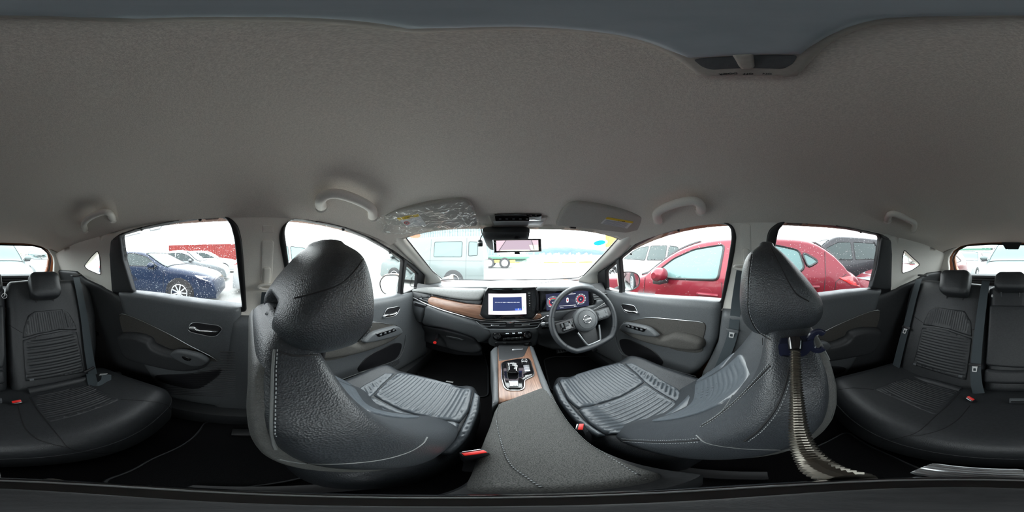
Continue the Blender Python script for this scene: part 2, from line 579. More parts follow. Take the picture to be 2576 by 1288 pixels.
M['paper'] = simple('white_paper', (0.85, 0.86, 0.86), 0.8)
M['yellow'] = simple('yellow_print', (0.85, 0.60, 0.03), 0.6)
M['label_grey'] = simple('label_print_grey', (0.45, 0.47, 0.52), 0.7)
M['ink'] = simple('black_ink', (0.02, 0.02, 0.02), 0.6)
def backlit(name, c):
    m = simple(name, c, 0.7); nt = m.node_tree
    b = nt.nodes['Principled BSDF']; o = nt.nodes['Material Output']
    t = nt.nodes.new('ShaderNodeBsdfTranslucent'); t.inputs['Color'].default_value = (*c, 1)
    x = nt.nodes.new('ShaderNodeMixShader'); x.inputs['Fac'].default_value = 0.8
    nt.links.new(b.outputs[0], x.inputs[1]); nt.links.new(t.outputs[0], x.inputs[2]); nt.links.new(x.outputs[0], o.inputs['Surface'])
    return m
M['blueink'] = backlit('blue_print', (0.10, 0.42, 0.75))
M['pinkink'] = backlit('pink_print', (0.90, 0.36, 0.40))
M['whiteink'] = backlit('white_backlit_print', (0.8, 0.8, 0.8))
M['brownink'] = backlit('brown_sticker', (0.62, 0.42, 0.34))
M['paint'] = simple('copper_brown_paint', (0.30, 0.10, 0.035), 0.3, 0.3, coat=0.6)
M['glass'] = glassy('window_glass')
M['privacy'] = glassy('tinted_rear_door_glass', (0.72, 0.735, 0.735))
M['visor_clear'] = glassy('smoked_visor', (0.90, 0.92, 0.92))
M['tailgate_glass'] = glassy('tailgate_glass', (0.82, 0.85, 0.845))
M['mirror'] = simple('mirror_glass', (0.86, 0.93, 0.95), 0.02, 1.0)
def _drops():
    m = bpy.data.materials.new('water_drops'); m.use_nodes = True; nt = m.node_tree
    for n in list(nt.nodes): nt.nodes.remove(n)
    o = nt.nodes.new('ShaderNodeOutputMaterial'); g = nt.nodes.new('ShaderNodeBsdfGlass')
    g.inputs['IOR'].default_value = 1.33; g.inputs['Roughness'].default_value = 0.0
    nt.links.new(g.outputs[0], o.inputs['Surface']); return m
M['drops'] = _drops()
def _film():
    m = glassy('clear_plastic_film', (0.975, 0.98, 0.98), 1.25, 0.05)
    nt = m.node_tree
    tc = nt.nodes.new('ShaderNodeTexCoord'); n = nt.nodes.new('ShaderNodeTexNoise')
    n.inputs['Scale'].default_value = 26; n.inputs['Detail'].default_value = 5; n.inputs['Distortion'].default_value = 1.2
    bp = nt.nodes.new('ShaderNodeBump'); bp.inputs['Strength'].default_value = 1.0; bp.inputs['Distance'].default_value = 0.022
    nt.links.new(tc.outputs['Object'], n.inputs['Vector']); nt.links.new(n.outputs['Fac'], bp.inputs['Height'])
    for x in nt.nodes:
        if x.type in ('BSDF_GLOSSY', 'LAYER_WEIGHT'): nt.links.new(bp.outputs['Normal'], x.inputs['Normal'])
    return m
M['film'] = _film()
def _wood():
    m, nt, b = mat_base('brown_wood_veneer')
    tc = nt.nodes.new('ShaderNodeTexCoord'); mp = nt.nodes.new('ShaderNodeMapping')
    mp.inputs['Scale'].default_value = (6, 3, 130)
    n = nt.nodes.new('ShaderNodeTexNoise'); n.inputs['Scale'].default_value = 2.2; n.inputs['Detail'].default_value = 6; n.inputs['Distortion'].default_value = 0.4
    rp = nt.nodes.new('ShaderNodeValToRGB')
    e = rp.color_ramp.elements
    e[0].position = 0.3; e[0].color = (0.135, 0.062, 0.038, 1); e[1].position = 0.72; e[1].color = (0.35, 0.195, 0.130, 1)
    nt.links.new(tc.outputs['Object'], mp.inputs['Vector']); nt.links.new(mp.outputs[0], n.inputs['Vector'])
    nt.links.new(n.outputs['Fac'], rp.inputs['Fac']); nt.links.new(rp.outputs['Color'], b.inputs['Base Color'])
    b.inputs['Roughness'].default_value = 0.33; b.inputs['Coat Weight'].default_value = 0.5; b.inputs['Coat Roughness'].default_value = 0.25
    return m
M['wood'] = _wood()
M['wood_console'] = _wood()
M['wood_console'].node_tree.nodes['Mapping'].inputs['Scale'].default_value = (130, 5, 5)
M['asphalt'] = grained('wet_tarmac', (0.27, 0.27, 0.26), (0.36, 0.36, 0.345), 40, 0.75, 0.4, 90, 0.01)
M['concrete'] = grained('pale_concrete', (0.40, 0.40, 0.38), (0.52, 0.52, 0.49), 6, 0.9, 0.2, 30, 0.01)
M['tyre'] = grained('tyre_rubber', (0.018, 0.018, 0.019), (0.03, 0.03, 0.031), 60, 0.85, 0.2, 120, 0.003)
M['alloy'] = simple('alloy_wheel', (0.62, 0.63, 0.65), 0.3, 0.7)
M['car_glass'] = simple('car_window_glass', (0.030, 0.045, 0.045), 0.03, 0.0, 0.35)
M['car_glass_teal'] = simple('car_windscreen_glass', (0.11, 0.19, 0.188), 0.04, 0.0, 0.25)
M['lamp_red'] = simple('red_lamp_glass', (0.50, 0.015, 0.02), 0.1, coat=0.8)
M['lamp_clear'] = simple('clear_lamp_glass', (0.55, 0.57, 0.60), 0.08, 0.4, coat=1.0)
def paint(name, c, rough=0.32, metal=0.25):
    return simple(name, c, rough, metal, spec=0.25, coat=0.30)
M['p_red'] = paint('red_car_paint', (0.150, 0.011, 0.022))
M['p_blue'] = paint('dark_blue_car_paint', (0.012, 0.022, 0.050))
M['p_white'] = paint('white_car_paint', (0.40, 0.42, 0.43), metal=0.0)
M['p_silver'] = paint('silver_car_paint', (0.24, 0.26, 0.27), metal=0.3)
M['p_black'] = paint('black_car_paint', (0.03, 0.03, 0.034))
M['p_grey'] = paint('grey_green_car_paint', (0.125, 0.150, 0.150), metal=0.1)
M['box_red'] = grained('red_container_paint', (0.22, 0.025, 0.022), (0.27, 0.04, 0.034), 3, 0.6, 0)
M['box_yellow'] = grained('yellow_container_paint', (0.42, 0.27, 0.05), (0.48, 0.32, 0.07), 3, 0.6, 0)
M['box_white'] = grained('white_container_paint', (0.15, 0.20, 0.21), (0.19, 0.24, 0.25), 3, 0.6, 0)
M['truck_green'] = simple('green_truck_paint', (0.05, 0.14, 0.10), 0.5)
M['hill'] = grained('hazy_hill', (0.035, 0.066, 0.080), (0.045, 0.078, 0.092), 0.05, 1.0, 0)
M['sea'] = simple('grey_sea', (0.35, 0.42, 0.45), 0.25)
M['foliage'] = grained('hedge_leaves', (0.10, 0.13, 0.06), (0.20, 0.23, 0.10), 8, 0.9, 0)
# ------------------------------------------------------------------ the car's shell
def ywind(x, z):
    u = (x - CX) / 0.6
    return 1.27 - (z + 0.19) * 1.67 - 0.12 * u * u
WIND = frontal(ywind)

# headliner
edge = [(CX + 0.60 * math.cos(a), 0) for a in ()]
cl = []
for k in range(25):
    u = -0.60 + 1.2 * k / 24
    cl.append((CX + u, 0.765 - 0.11 * (u / 0.6) ** 2))
for k in range(25):
    u = 0.60 - 1.2 * k / 24
    cl.append((CX + u, -1.275 + 0.02 * (u / 0.6) ** 2))
ceiling = PIL('ceiling', CEIL, cl, M['headliner'], hgt=0, r=0, h0=0, thick=0.02, step=0.05, grid=(0.03, 0.03),
              label='warm grey fabric headliner curving over the whole cabin', kind='structure')

# upper side walls with pillars, cut out for the windows
PXL = dict(
 front_outer=[(735, 790), (723, 712), (703, 608), (702, 591), (708, 571), (726, 555), (746, 549), (802, 557), (871, 572), (939, 600), (990, 630), (1041, 666), (1068, 692), (1067, 722), (1008, 752)],
 front_main=[(741, 790), (732, 704), (722, 625), (716, 583), (722, 562), (734, 552), (756, 552.5), (802, 561), (867, 575), (922, 597), (973, 626), (1014, 655), (1007, 741), (953, 752)],
 front_quarter=[(1022, 664), (1050, 689), (1047, 724), (1014, 737)],
 rear_outer=[(285, 740), (278, 621), (283, 602), (304, 587), (352, 572), (431, 556), (501, 544), (557, 540), (584, 551), (599, 568), (608, 600), (614, 667), (618, 730), (621, 785)],
 rear_main=[(337, 736), (314, 654), (305, 591), (352, 577), (431, 560), (501, 549), (555, 544.5), (568, 549), (580, 566), (589, 600), (599, 688), (609, 774), (473, 755), (390, 742)],
 tri=[(246, 630), (251, 645), (254, 692), (220, 678), (212, 669), (229, 647)],
 cbot=[(270, 731), (260, 724), (221, 706), (196, 686), (150, 682), (120, 690)])
PXR = dict(
 front_outer=[(1818, 778), (1820, 766), (1835, 703), (1849, 629), (1853, 592), (1845, 569), (1828, 559), (1798, 557.5), (1748, 563), (1704, 571), (1649, 587), (1599, 613), (1557, 649), (1530, 669), (1504, 686), (1504, 722), (1560, 745)],
 front_main=[(1813, 757), (1830, 666), (1840, 599), (1838, 574), (1825, 562.5), (1798, 561), (1748, 566), (1704, 576), (1649, 591), (1599, 617), (1560, 650), (1566, 737), (1649, 747), (1748, 753)],
 front_quarter=[(1551, 659), (1525, 681), (1527, 727), (1558, 734)],
 rear_outer=[(1922, 775), (1926, 640), (1928, 599), (1934, 578), (1952, 563), (1979, 551.5), (2031, 552), (2110, 567), (2215, 588), (2236, 599), (2241, 614), (2242, 677), (2240, 735)],
 rear_main=[(1938, 770), (1945, 650), (1952, 612), (1959, 578), (1979, 556), (2031, 557.5), (2110, 571), (2213, 592), (2213, 606), (2202, 672), (2189, 726), (2136, 735), (2034, 750)],
 tri=[(2274, 628), (2270, 651), (2269, 688), (2294, 680), (2313, 667), (2311, 662)],
 cbot=[(2250, 731), (2262, 724), (2300, 707), (2330, 690), (2370, 684), (2400, 690)])

def windows_of(S, px, s, nm, texts):
    op = {k: np.array([S.px(a, b) for a, b in v]) for k, v in px.items()}
    sill = -0.262
    def sealbot(o):      # keep the opening's lower edge under the door's shoulder
        o = o.copy(); return o
    fo = round_poly(op['front_outer'], 0.02); ro = round_poly(op['rear_outer'], 0.02); tr = round_poly(op['tri'], 0.018)
    # wall outline
    yt = lambda y: Zceil(CX + 0.6, y) + 0.012
    top = [(y, yt(y)) for y in np.linspace(0.60, -1.30, 40)]
    f0, f1 = op['front_outer'][-3], None
    ys = sorted(p[0] for p in op['front_outer'])
    cb = [tuple(p) for p in op['cbot']]
    outl = [(ys[-1] + 0.03, -0.275), (ys[-1] + 0.045, -0.16)]
    lead = op['front_outer'][(8 if s < 0 else 9):(12 if s < 0 else 15)]
    L = [(p[0] + 0.035, p[1] + 0.03) for p in (lead if s > 0 else lead[::-1])]
    L.sort(key=lambda p: -p[0])
    outl += [p for p in L if p[0] < ys[-1] + 0.04]
    outl += [p for p in top if p[0] < L[-1][0] - 0.01]
    outl += [(-1.31, 0.0), (-1.31, -0.17)] + [p for p in reversed(cb) if p[0] > -1.30]
    outl += [(-0.63, -0.275)]
    wall = thing('wall_' + nm, texts[0], None, (CX + s * 0.72, 0, -0.27), kind='structure')
    PIL('pillar_trim', S, outl, M['pillar'], wall, hgt=0.0, r=0.0, h0=0.0, thick=0.035, step=0.04, grid=(0.04, 0.04),
        holes=[fo, ro, tr], back=False)
    # headliner fabric apron along the roof rail
    ap = [(y, z) for y, z in [(p[0], p[1]) for p in top if p[0] < 0.62]]
    return wall, op, fo, ro, tr

def drops_mb(S, poly, n, h, rmin, rmax, flat=0.35):
    mb = MB(); lo, hi = poly.min(0), poly.max(0); cnt = 0
    while cnt < n:
        P = RNG.uniform(lo, hi, (400, 2)); P = P[inside(poly, P)]
        for y, z in P:
            if cnt >= n: break
            r = rmin + (rmax - rmin) * RNG.random() ** 2.5
            vs = []
            for rr, hh in ((1, 0), (0.72, 0.72), (0, 1)):
                if rr == 0: vs.append(S.P(y, z, h - r * flat)); continue
                for k in range(6):
                    t = k * math.pi / 3
                    vs.append(S.P(y + r * rr * math.cos(t), z + r * rr * math.sin(t), h - r * flat * hh))
            fs = [(k, (k + 1) % 6, 6 + (k + 1) % 6, 6 + k) for k in range(6)] + [(6 + k, 6 + (k + 1) % 6, 12) for k in range(6)] + [(5, 4, 3, 2, 1, 0)]
            mb.add(vs, fs); cnt += 1
    return mb

wn = 0
def pane(S, poly, frame_out, holes, label, drops=0, tint='glass', rmax=0.0026):
    global wn
    wn += 1
    o = poly.mean(0)
    w = thing('window_%d' % wn, label, None, tuple(S.P(o[0], o[1], -0.015)), kind='structure')
    grow = poly.mean(0) + (poly - poly.mean(0)) * 1.03
    PIL('glass', S, grow, M[tint], w, hgt=0, r=0, h0=-0.014, thick=0.004, step=0.05, grid=(0.06, 0.06))
    if frame_out is not None:
        PIL('window_frame', S, frame_out, M['seal'], w, hgt=0.008, r=0.008, h0=0.0, thick=0.022, step=0.02, grid=(0.03, 0.03), holes=holes, back=False)
    if drops:
        drops_mb(S, poly, drops, -0.0185, 0.0005, rmax).build('raindrops', M['drops'], w, kind='stuff')
    return w

W_ALL = {}
for S, px, s, nm in ((SL, PXL, -1, 'left'), (SR, PXR, 1, 'right')):
    wall, op, fo, ro, tr = windows_of(S, px, s, nm, ['pale grey pillar trim of the cabin side next to the %s seat' % ("passenger" if s < 0 else "driver")])
    W_ALL[s] = (wall, op)
    who = 'front passenger' if s < 0 else 'driver'
    fm = round_poly(op['front_main'], 0.012); fq = round_poly(op['front_quarter'], 0.006); rm = round_poly(op['rear_main'], 0.012)
    pane(S, fm, fo, [fm, fq], 'side window beside the %s with black rubber frame' % who, 200 if s < 0 else 500, rmax=0.0020)
    pane(S, fq, None, [], 'small triangular quarter window ahead of the %s door glass' % who, 40)
    pane(S, rm, ro, [rm], 'rear door window speckled with rain on the %s side' % ('passenger' if s < 0 else 'driver'), 2600 if s < 0 else 1300, 'privacy', rmax=0.0017)
    pane(S, tr, None, [], 'small triangular window in the pale rear pillar on the %s side' % ('passenger' if s < 0 else 'driver'), 40)
    # thin black lip round the small rear pillar window
    mb = MB(); lip = [S.P(a, b, 0.001) for a, b in tr]; tube(mb, lip, 0.003, 6, closed=True); mb.build('window_lip', M['seal'], wall)
    # small clips of the rain visor on the upper frame and the visor line itself
    for cpx in ([(867, 577), (985, 636), (352, 577), (501, 551)] if s < 0 else [(1704, 579), (1584, 639), (2031, 560), (2169, 583)]):
        a, b = S.px(*cpx); mb = MB(); lathe(mb, S.P(a, b, -0.012), (s, 0, 0), [(0.0, -0.004), (0.006, -0.003), (0.006, 0.003), (0.0, 0.004)], 12)
        mb.build('visor_clip', M['seal'], wall)

# rain visors (thin smoked strips outside the side glass)
def visor(S, pts, s, label):
    o = np.array([S.px(a, b, -0.03) for a, b in pts])
    return PIL('rain_visor', S, o, M['visor_clear'], None, label=label, cat='rain visor', hgt=0, r=0, h0=-0.030, thick=0.003, step=0.05, grid=(0.06, 0.05))
visor(SL, [(716, 545), (800, 552), (871, 567), (939, 595), (1016, 648), (1016, 660), (960, 622), (880, 586), (800, 572), (722, 568)], -1, 'clear rain visor strip above the front passenger window')
visor(SL, [(305, 584), (352, 570), (431, 553), (501, 542), (566, 540), (580, 563), (501, 569), (431, 576), (352, 588), (306, 598)], -1, 'clear rain visor strip above the rear window on the passenger side')
visor(SR, [(1838, 560), (1798, 556), (1748, 561), (1704, 570), (1649, 585), (1599, 610), (1562, 644), (1562, 654), (1620, 616), (1680, 594), (1748, 582), (1840, 574)], 1, 'clear rain visor strip above the driver window')
visor(SR, [(1959, 568), (1979, 550), (2031, 551), (2110, 565), (2215, 586), (2216, 600), (2110, 584), (2031, 574), (1958, 572)], 1, 'clear rain visor strip above the rear window on the driver side')

# windscreen
wp = np.array([WIND.px(a, b) for a, b in [(1113, 702), (1088, 681), (1050, 633), (1016, 590), (1010, 560)]])
wq = np.array([WIND.px(a, b) for a, b in [(1563, 589), (1521, 636), (1468, 692), (1451, 699), (1283, 704)]])
wout = [tuple(p) for p in wp] + [(-0.50, 0.16), (0.0, 0.175), (0.10, 0.175), (0.62, 0.16)] + [tuple(p) for p in wq]
wout = np.array(wout)
wgrow = wout.mean(0) + (wout - wout.mean(0)) * 1.06
wn += 1
wsc = thing('window_%d' % wn, 'large sloping windscreen above the dashboard', None, (CX, 1.25, -0.2), kind='structure')
PIL('glass', WIND, wgrow, M['glass'], wsc, hgt=0, r=0, h0=-0.006, thick=0.004, step=0.06, grid=(0.08, 0.06))
# dark line round the screen
mb = MB(); tube(mb, [WIND.P(a, b, 0.004) for a, b in list(wp) ], 0.0035, 6); tube(mb, [WIND.P(a, b, 0.004) for a, b in list(wq)], 0.0035, 6)
tube(mb, [WIND.P(a, b, 0.004) for a, b in (wq[-1], wp[0])], 0.0035, 6)
mb.build('screen_seal', M['seal'], wsc)

# A pillars: padded strips between windscreen and door frame
def a_pillar(l1, l2, S, nm, label):
    A = np.array([WIND.P(*WIND.px(a, b), 0.004) for a, b in l1]); B = np.array([S.P(*S.px(a, b), 0.004) for a, b in l2])
    A = resample(A, 1, False) if False else A
    n = 14
    A = np.stack([np.interp(np.linspace(0, 1, n), np.linspace(0, 1, len(A)), A[:, k]) for k in range(3)], 1)
    B = np.stack([np.interp(np.linspace(0, 1, n), np.linspace(0, 1, len(B)), B[:, k]) for k in range(3)], 1)
    secs = []
    for i in range(n):
        row = []
        m = 9
        mid = (A[i] + B[i]) / 2; inw = -mid / np.linalg.norm(mid)
        for k in range(m):
            t = k / (m - 1)
            row.append(A[i] * (1 - t) + B[i] * t + inw * (0.032 * math.sin(math.pi * t)))
        for k in range(m):
            t = 1 - k / (m - 1)
            row.append(A[i] * (1 - t) + B[i] * t - inw * 0.03 * (0.3 + math.sin(math.pi * t)))
        secs.append(row)
    mb = MB(); loft(mb, secs)
    return mb.build(nm, M['pillar'], None, label=label, kind='structure')
a_pillar([(1010, 582), (1016, 590), (1050, 633), (1088, 681), (1110, 704), (1112, 716)], [(986, 612), (990, 617), (1020, 646), (1044, 668), (1068, 692), (1068, 722)], SL, 'trim_1', 'pale windscreen pillar trim ahead of the passenger door')
a_pillar([(1569, 581), (1563, 589), (1521, 636), (1468, 692), (1455, 702), (1455, 712)], [(1596, 612), (1591, 617), (1557, 649), (1530, 668), (1504, 687), (1503, 720)], SR, 'trim_2', 'pale windscreen pillar trim ahead of the driver door')
# header garnish between pillar top, roof rail and visor: headliner wrapped corners
for S, s, nm, pts in ((SL, -1, 'trim_3', [(1012, 586), (988, 615), (939, 590), (871, 562), (840, 520), (960, 520), (1016, 560)]),
                      (SR, 1, 'trim_4', [(1567, 585), (1593, 615), (1649, 580), (1704, 563), (1740, 520), (1640, 520), (1563, 560)])):
    pass

# rear wall ring and tailgate with rear window
BW = plane_y(-1.275, -1)
ring = [(0, 610), (74, 612), (103, 618), (122, 628), (134, 646), (136, 661), (134, 690), (128, 720), (-128, 725), (-190, 700), (-188, 674), (-190, 659), (-189, 647), (-179, 631), (-163, 620), (-137, 612), (-97, 608.5)]
ringp = np.array([BW.px(a, b) for a, b in ring])
PIL('wall_back', BW, [(-0.62, -0.42), (-0.62, 0.0), (-0.50, 0.19), (0.59, 0.19), (0.71, 0.0), (0.71, -0.42)], M['pillar'], None,
    label='pale trim ring round the tailgate opening', kind='structure', hgt=0.012, r=0.012, h0=0, thick=0.02, step=0.02, grid=(0.05, 0.05), holes=[ringp], back=False)
TG = tilted((CX, -1.31, 0.10), (-1, 0, 0), (0, 0.42, 1))
gl = [(0, 616.5), (81, 619), (103, 625), (118, 637), (122, 652), (118, 677), (112, 694), (-160, 694), (-170, 674), (-174, 652), (-172, 643), (-163, 630), (-142, 619), (-84, 615)]
glp = np.array([TG.px(a, b) for a, b in gl])
gate = thing('door_5', 'copper brown tailgate edge framing the rear window', None, (CX, -1.4, -0.3), kind='structure')
PIL('tailgate_skin', TG, [(-0.66, -0.55), (-0.66, 0.10), (0.66, 0.10), (0.66, -0.55)], M['paint'], gate, hgt=0.008, r=0.006, h0=0.0, thick=0.03, step=0.02, grid=(0.06, 0.06), holes=[glp], back=False)
mid = glp.mean(0) + (glp - glp.mean(0)) * np.array([1.035, 1.06])
mb = MB(); tube(mb, [TG.P(a, b, 0.012) for a, b in resample(mid, 0.03)], 0.006, 6, closed=True); mb.build('tailgate_seal', M['seal'], gate)
wn += 1
rw = thing('window_%d' % wn, 'rear window above the back seats', None, tuple(TG.P(0, -0.1, 0)), kind='structure')
PIL('glass', TG, glp.mean(0) + (glp - glp.mean(0)) * 1.03, M['tailgate_glass'], rw, hgt=0, r=0, h0=-0.006, thick=0.004, step=0.06, grid=(0.08, 0.06))
bl = np.array([TG.px(a, b) for a, b in [(-58, 607), (-4, 607), (-14, 626), (-46, 626)]])
PIL('high_brake_lamp', TG, round_poly(bl, 0.004), M['black'], gate, hgt=0.02, r=0.008, h0=0.005, thick=0.005, step=0.02)
# inner sill of the tailgate: grey horizontal ledges below the glass
led = [(0, 690, 0, 697), (0, 697.5, 0, 703)]
for i, (pa, pb, mt) in enumerate(((691, 697.5, 'plastic_soft'), (698.5, 703.5, 'plastic'), (704, 716, 'black'))):
    a = TG.px(0, pa)[1]; b = TG.px(0, pb)[1]
    PIL('inner_ledge', TG, [(-0.56, b), (-0.56, a), (0.56, a), (0.56, b)], M[mt], gate, hgt=0.012, r=0.004, h0=0.012 + 0.01 * i, thick=0.02, step=0.2, grid=(0.3, 0.3))

# floor, firewall and the outer body that closes the cabin
mb = MB(); box(mb, (CX, 0.0, -1.0), (1.62, 3.3, 0.04))
mb.build('floor', M['carpet'], None, smooth=False, label='black carpeted cabin floor', kind='structure')
body = thing('car_body', 'copper brown outer body panels around the cabin', None, (CX, 0, -1.0), kind='structure')
for s in (-1, 1):
    mb = MB()
    S = SL if s < 0 else SR
    box(mb, (CX + s * 0.815, 0.35, -0.66), (0.03, 3.9, 0.76), 0.01)
    mb.build('door_skin', M['paint'], body, smooth=False)
    mb = MB(); box(mb, (CX + s * 0.775, 0.35, -0.29), (0.075, 3.2, 0.03), 0.008); mb.build('sill_cap', M['seal'], body, smooth=False)
mb = MB()
PIL('roof_skin', CEIL, [(CX + a * 1.06, b * 1.01) for a, b in [(p[0] - CX, p[1]) for p in cl]], M['paint'], body, hgt=0, r=0, h0=-0.045, thick=0.01, step=0.06, grid=(0.06, 0.06))
for s in (-1, 1):     # roof rail closing strip outside
    secs = []
    for y in np.linspace(-1.3, 0.72, 24):
        z = Zceil(CX + 0.6, y)
        x0 = CX + s * 0.635; x1 = CX + s * (Wside(y, z - 0.03) + 0.05)
        secs.append([(x0, y, z + 0.075), (x1, y, z + 0.01), (x1, y, z - 0.0), (x0 - s * 0.03, y, z + 0.02)])
    mb = MB(); loft(mb, secs); mb.build('roof_rail', M['paint'], body)
mb = MB(); box(mb, (CX, 1.50, -0.62), (1.6, 0.03, 0.76)); mb.build('firewall', M['black'], body, smooth=False)
mb = MB(); obox(mb, (CX, 1.95, -0.33), (1, 0, 0), (0, 1, -0.14), (0, 0.14, 1), 1.62, 1.1, 0.03, 0.01); mb.build('bonnet', M['paint'], body, smooth=False)
mb = MB(); obox(mb, (CX, 1.40, -0.265), (1, 0, 0), (0, 1, 0), (0, 0, 1), 1.5, 0.30, 0.02, 0.004); mb.build('cowl_cover', M['black'], body, smooth=False)
mb = MB(); box(mb, (CX, -1.62, -0.66), (1.5, 0.03, 0.76)); mb.build('tail_panel', M['paint'], body, smooth=False)
mb = MB(); box(mb, (CX, -1.2, -0.52), (1.3, 0.8, 0.02)); mb.build('boot_floor', M['carpet'], body, smooth=False)
# rear wheelhouse / side trims beside the bench
for S, s, nm, pp in ((SL, -1, 'left', [(285, 732), (270, 729), (221, 706), (196, 688), (150, 684), (150, 800), (200, 960), (330, 950), (330, 860), (290, 770)]),
                     (SR, 1, 'right', [(2240, 732), (2262, 726), (2300, 708), (2330, 692), (2372, 688), (2372, 800), (2322, 960), (2200, 950), (2200, 860), (2236, 770)])):
    o = [(-0.60, -0.25)] + [(p[0], p[1] + 0.012) for p in W_ALL[s][1]['cbot'] if p[0] < -0.62] + [(-1.29, -0.12), (-1.29, -0.95), (-0.30, -0.95), (-0.42, -0.62), (-0.56, -0.45)]
    PIL('trim_%d' % (5 if s < 0 else 6), S, o, M['plastic'], None, hgt=0.02, r=0.03, h0=0.0, thick=0.04, step=0.03, grid=(0.05, 0.05),
        label='dark moulded side trim beside the %s end of the rear bench' % ('passenger side' if s < 0 else 'driver side'), kind='structure')
# lower B pillar covers
for S, s, a in ((SL, -1, 7), (SR, 1, 8)):
    yb = 0.185
    o = [(yb, -0.262), (yb + 0.02, -0.45), (yb + 0.10, -0.70), (yb + 0.14, -0.97), (yb - 0.35, -0.97), (yb - 0.30, -0.62), (yb - 0.27, -0.30), (yb - 0.26, -0.255)]
    PIL('trim_%d' % a, S, o, M['plastic_soft'], None, hgt=0.035, r=0.04, h0=0.0, thick=0.05, step=0.03, grid=(0.04, 0.04),
        label='dark lower centre pillar cover behind the %s door' % ('front passenger' if s < 0 else 'driver'), kind='structure')
# door sills
for s in (-1, 1):
    mb = MB(); box(mb, (CX + s * 0.68, 0.2, -0.93), (0.12, 2.4, 0.12), 0.02)
    mb.build('baseboard_' + ('left' if s < 0 else 'right'), M['plastic'], None, label='dark scuff sill under the doors on the %s side' % ('passenger' if s < 0 else 'driver'), kind='structure')
# ------------------------------------------------------------------ doors
def px_yz(S, pts, h=0.0, sm=0):
    return pxo(S, pts, h, sm)
# shapes traced once (right front, left rear) and shared by the mirrored door
FD = dict(
 bezel=px_yz(SR, [(1562, 768), (1566, 764), (1594, 768), (1599, 773), (1605, 787), (1602, 791), (1577, 787), (1570, 782)], 0.035),
 lever=px_yz(SR, [(1569, 777), (1577, 780), (1588, 782), (1596, 782), (1604, 785), (1604, 790), (1596, 789), (1586, 786.5), (1575, 784)], 0.04),
 fabric=px_yz(SR, [(1570, 811), (1600, 804), (1625, 799), (1660, 799), (1716, 804), (1760, 808), (1774, 814), (1776, 828), (1768, 860), (1764, 885), (1700, 880), (1655, 860), (1620, 840), (1590, 825)], 0.03),
 arm=px_yz(SR, [(1556, 826), (1566, 812), (1590, 815), (1625, 823), (1648, 838), (1664, 849), (1690, 841), (1712, 842), (1745, 850), (1767, 863), (1760, 884), (1700, 881), (1640, 869), (1595, 854), (1566, 838)], 0.07),
 switch=px_yz(SR, [(1557, 826), (1567, 813), (1585, 814), (1625, 823), (1645, 836), (1654, 848), (1625, 846), (1596, 841), (1568, 834)], 0.085),
 buttons=px_yz(SR, [(1572, 822), (1580, 816), (1627, 827), (1620, 836)], 0.09),
 pocket_shade=px_yz(SR, [(1558, 856), (1575, 853), (1600, 862), (1640, 880), (1664, 905), (1666, 916), (1655, 919), (1600, 905), (1570, 890), (1560, 872)], 0.036),
 strip=px_yz(SR, [(1546, 835), (1551, 865), (1562, 888), (1580, 898), (1640, 915), (1720, 940), (1750, 948)], 0.04))
RD = dict(
 bezel=px_yz(SL, [(473, 827), (480, 813), (493, 809), (550, 817), (561, 826), (547, 843), (534, 846), (480, 834)], 0.03),
 lever=px_yz(SL, [(476, 822), (490, 822), (500, 829), (520, 831), (546, 833), (546, 836), (520, 836), (498, 834), (476, 829)], 0.04),
 fabric=px_yz(SL, [(303, 791), (345, 800), (420, 835), (480, 868), (530, 893), (548, 908), (515, 905), (470, 892), (440, 884), (395, 862), (330, 842), (312, 838)], 0.03),
 arm=px_yz(SL, [(302, 838), (345, 838), (380, 850), (393, 868), (430, 881), (455, 880), (500, 890), (525, 904), (524, 918), (500, 929), (450, 931), (380, 918), (330, 905), (310, 885), (301, 858)], 0.05),
 switch=px_yz(SL, [(430, 892), (440, 882), (460, 881), (500, 890), (522, 903), (522, 911), (505, 919), (480, 918), (450, 906)], 0.075),
 buttons=px_yz(SL, [(458, 893), (467, 893), (486, 900), (478, 907), (462, 901)], 0.08),
 pocket_shade=px_yz(SL, [(396, 943), (470, 939), (530, 931), (556, 925), (553, 942), (520, 968), (500, 977), (470, 977), (400, 957)], 0.03))
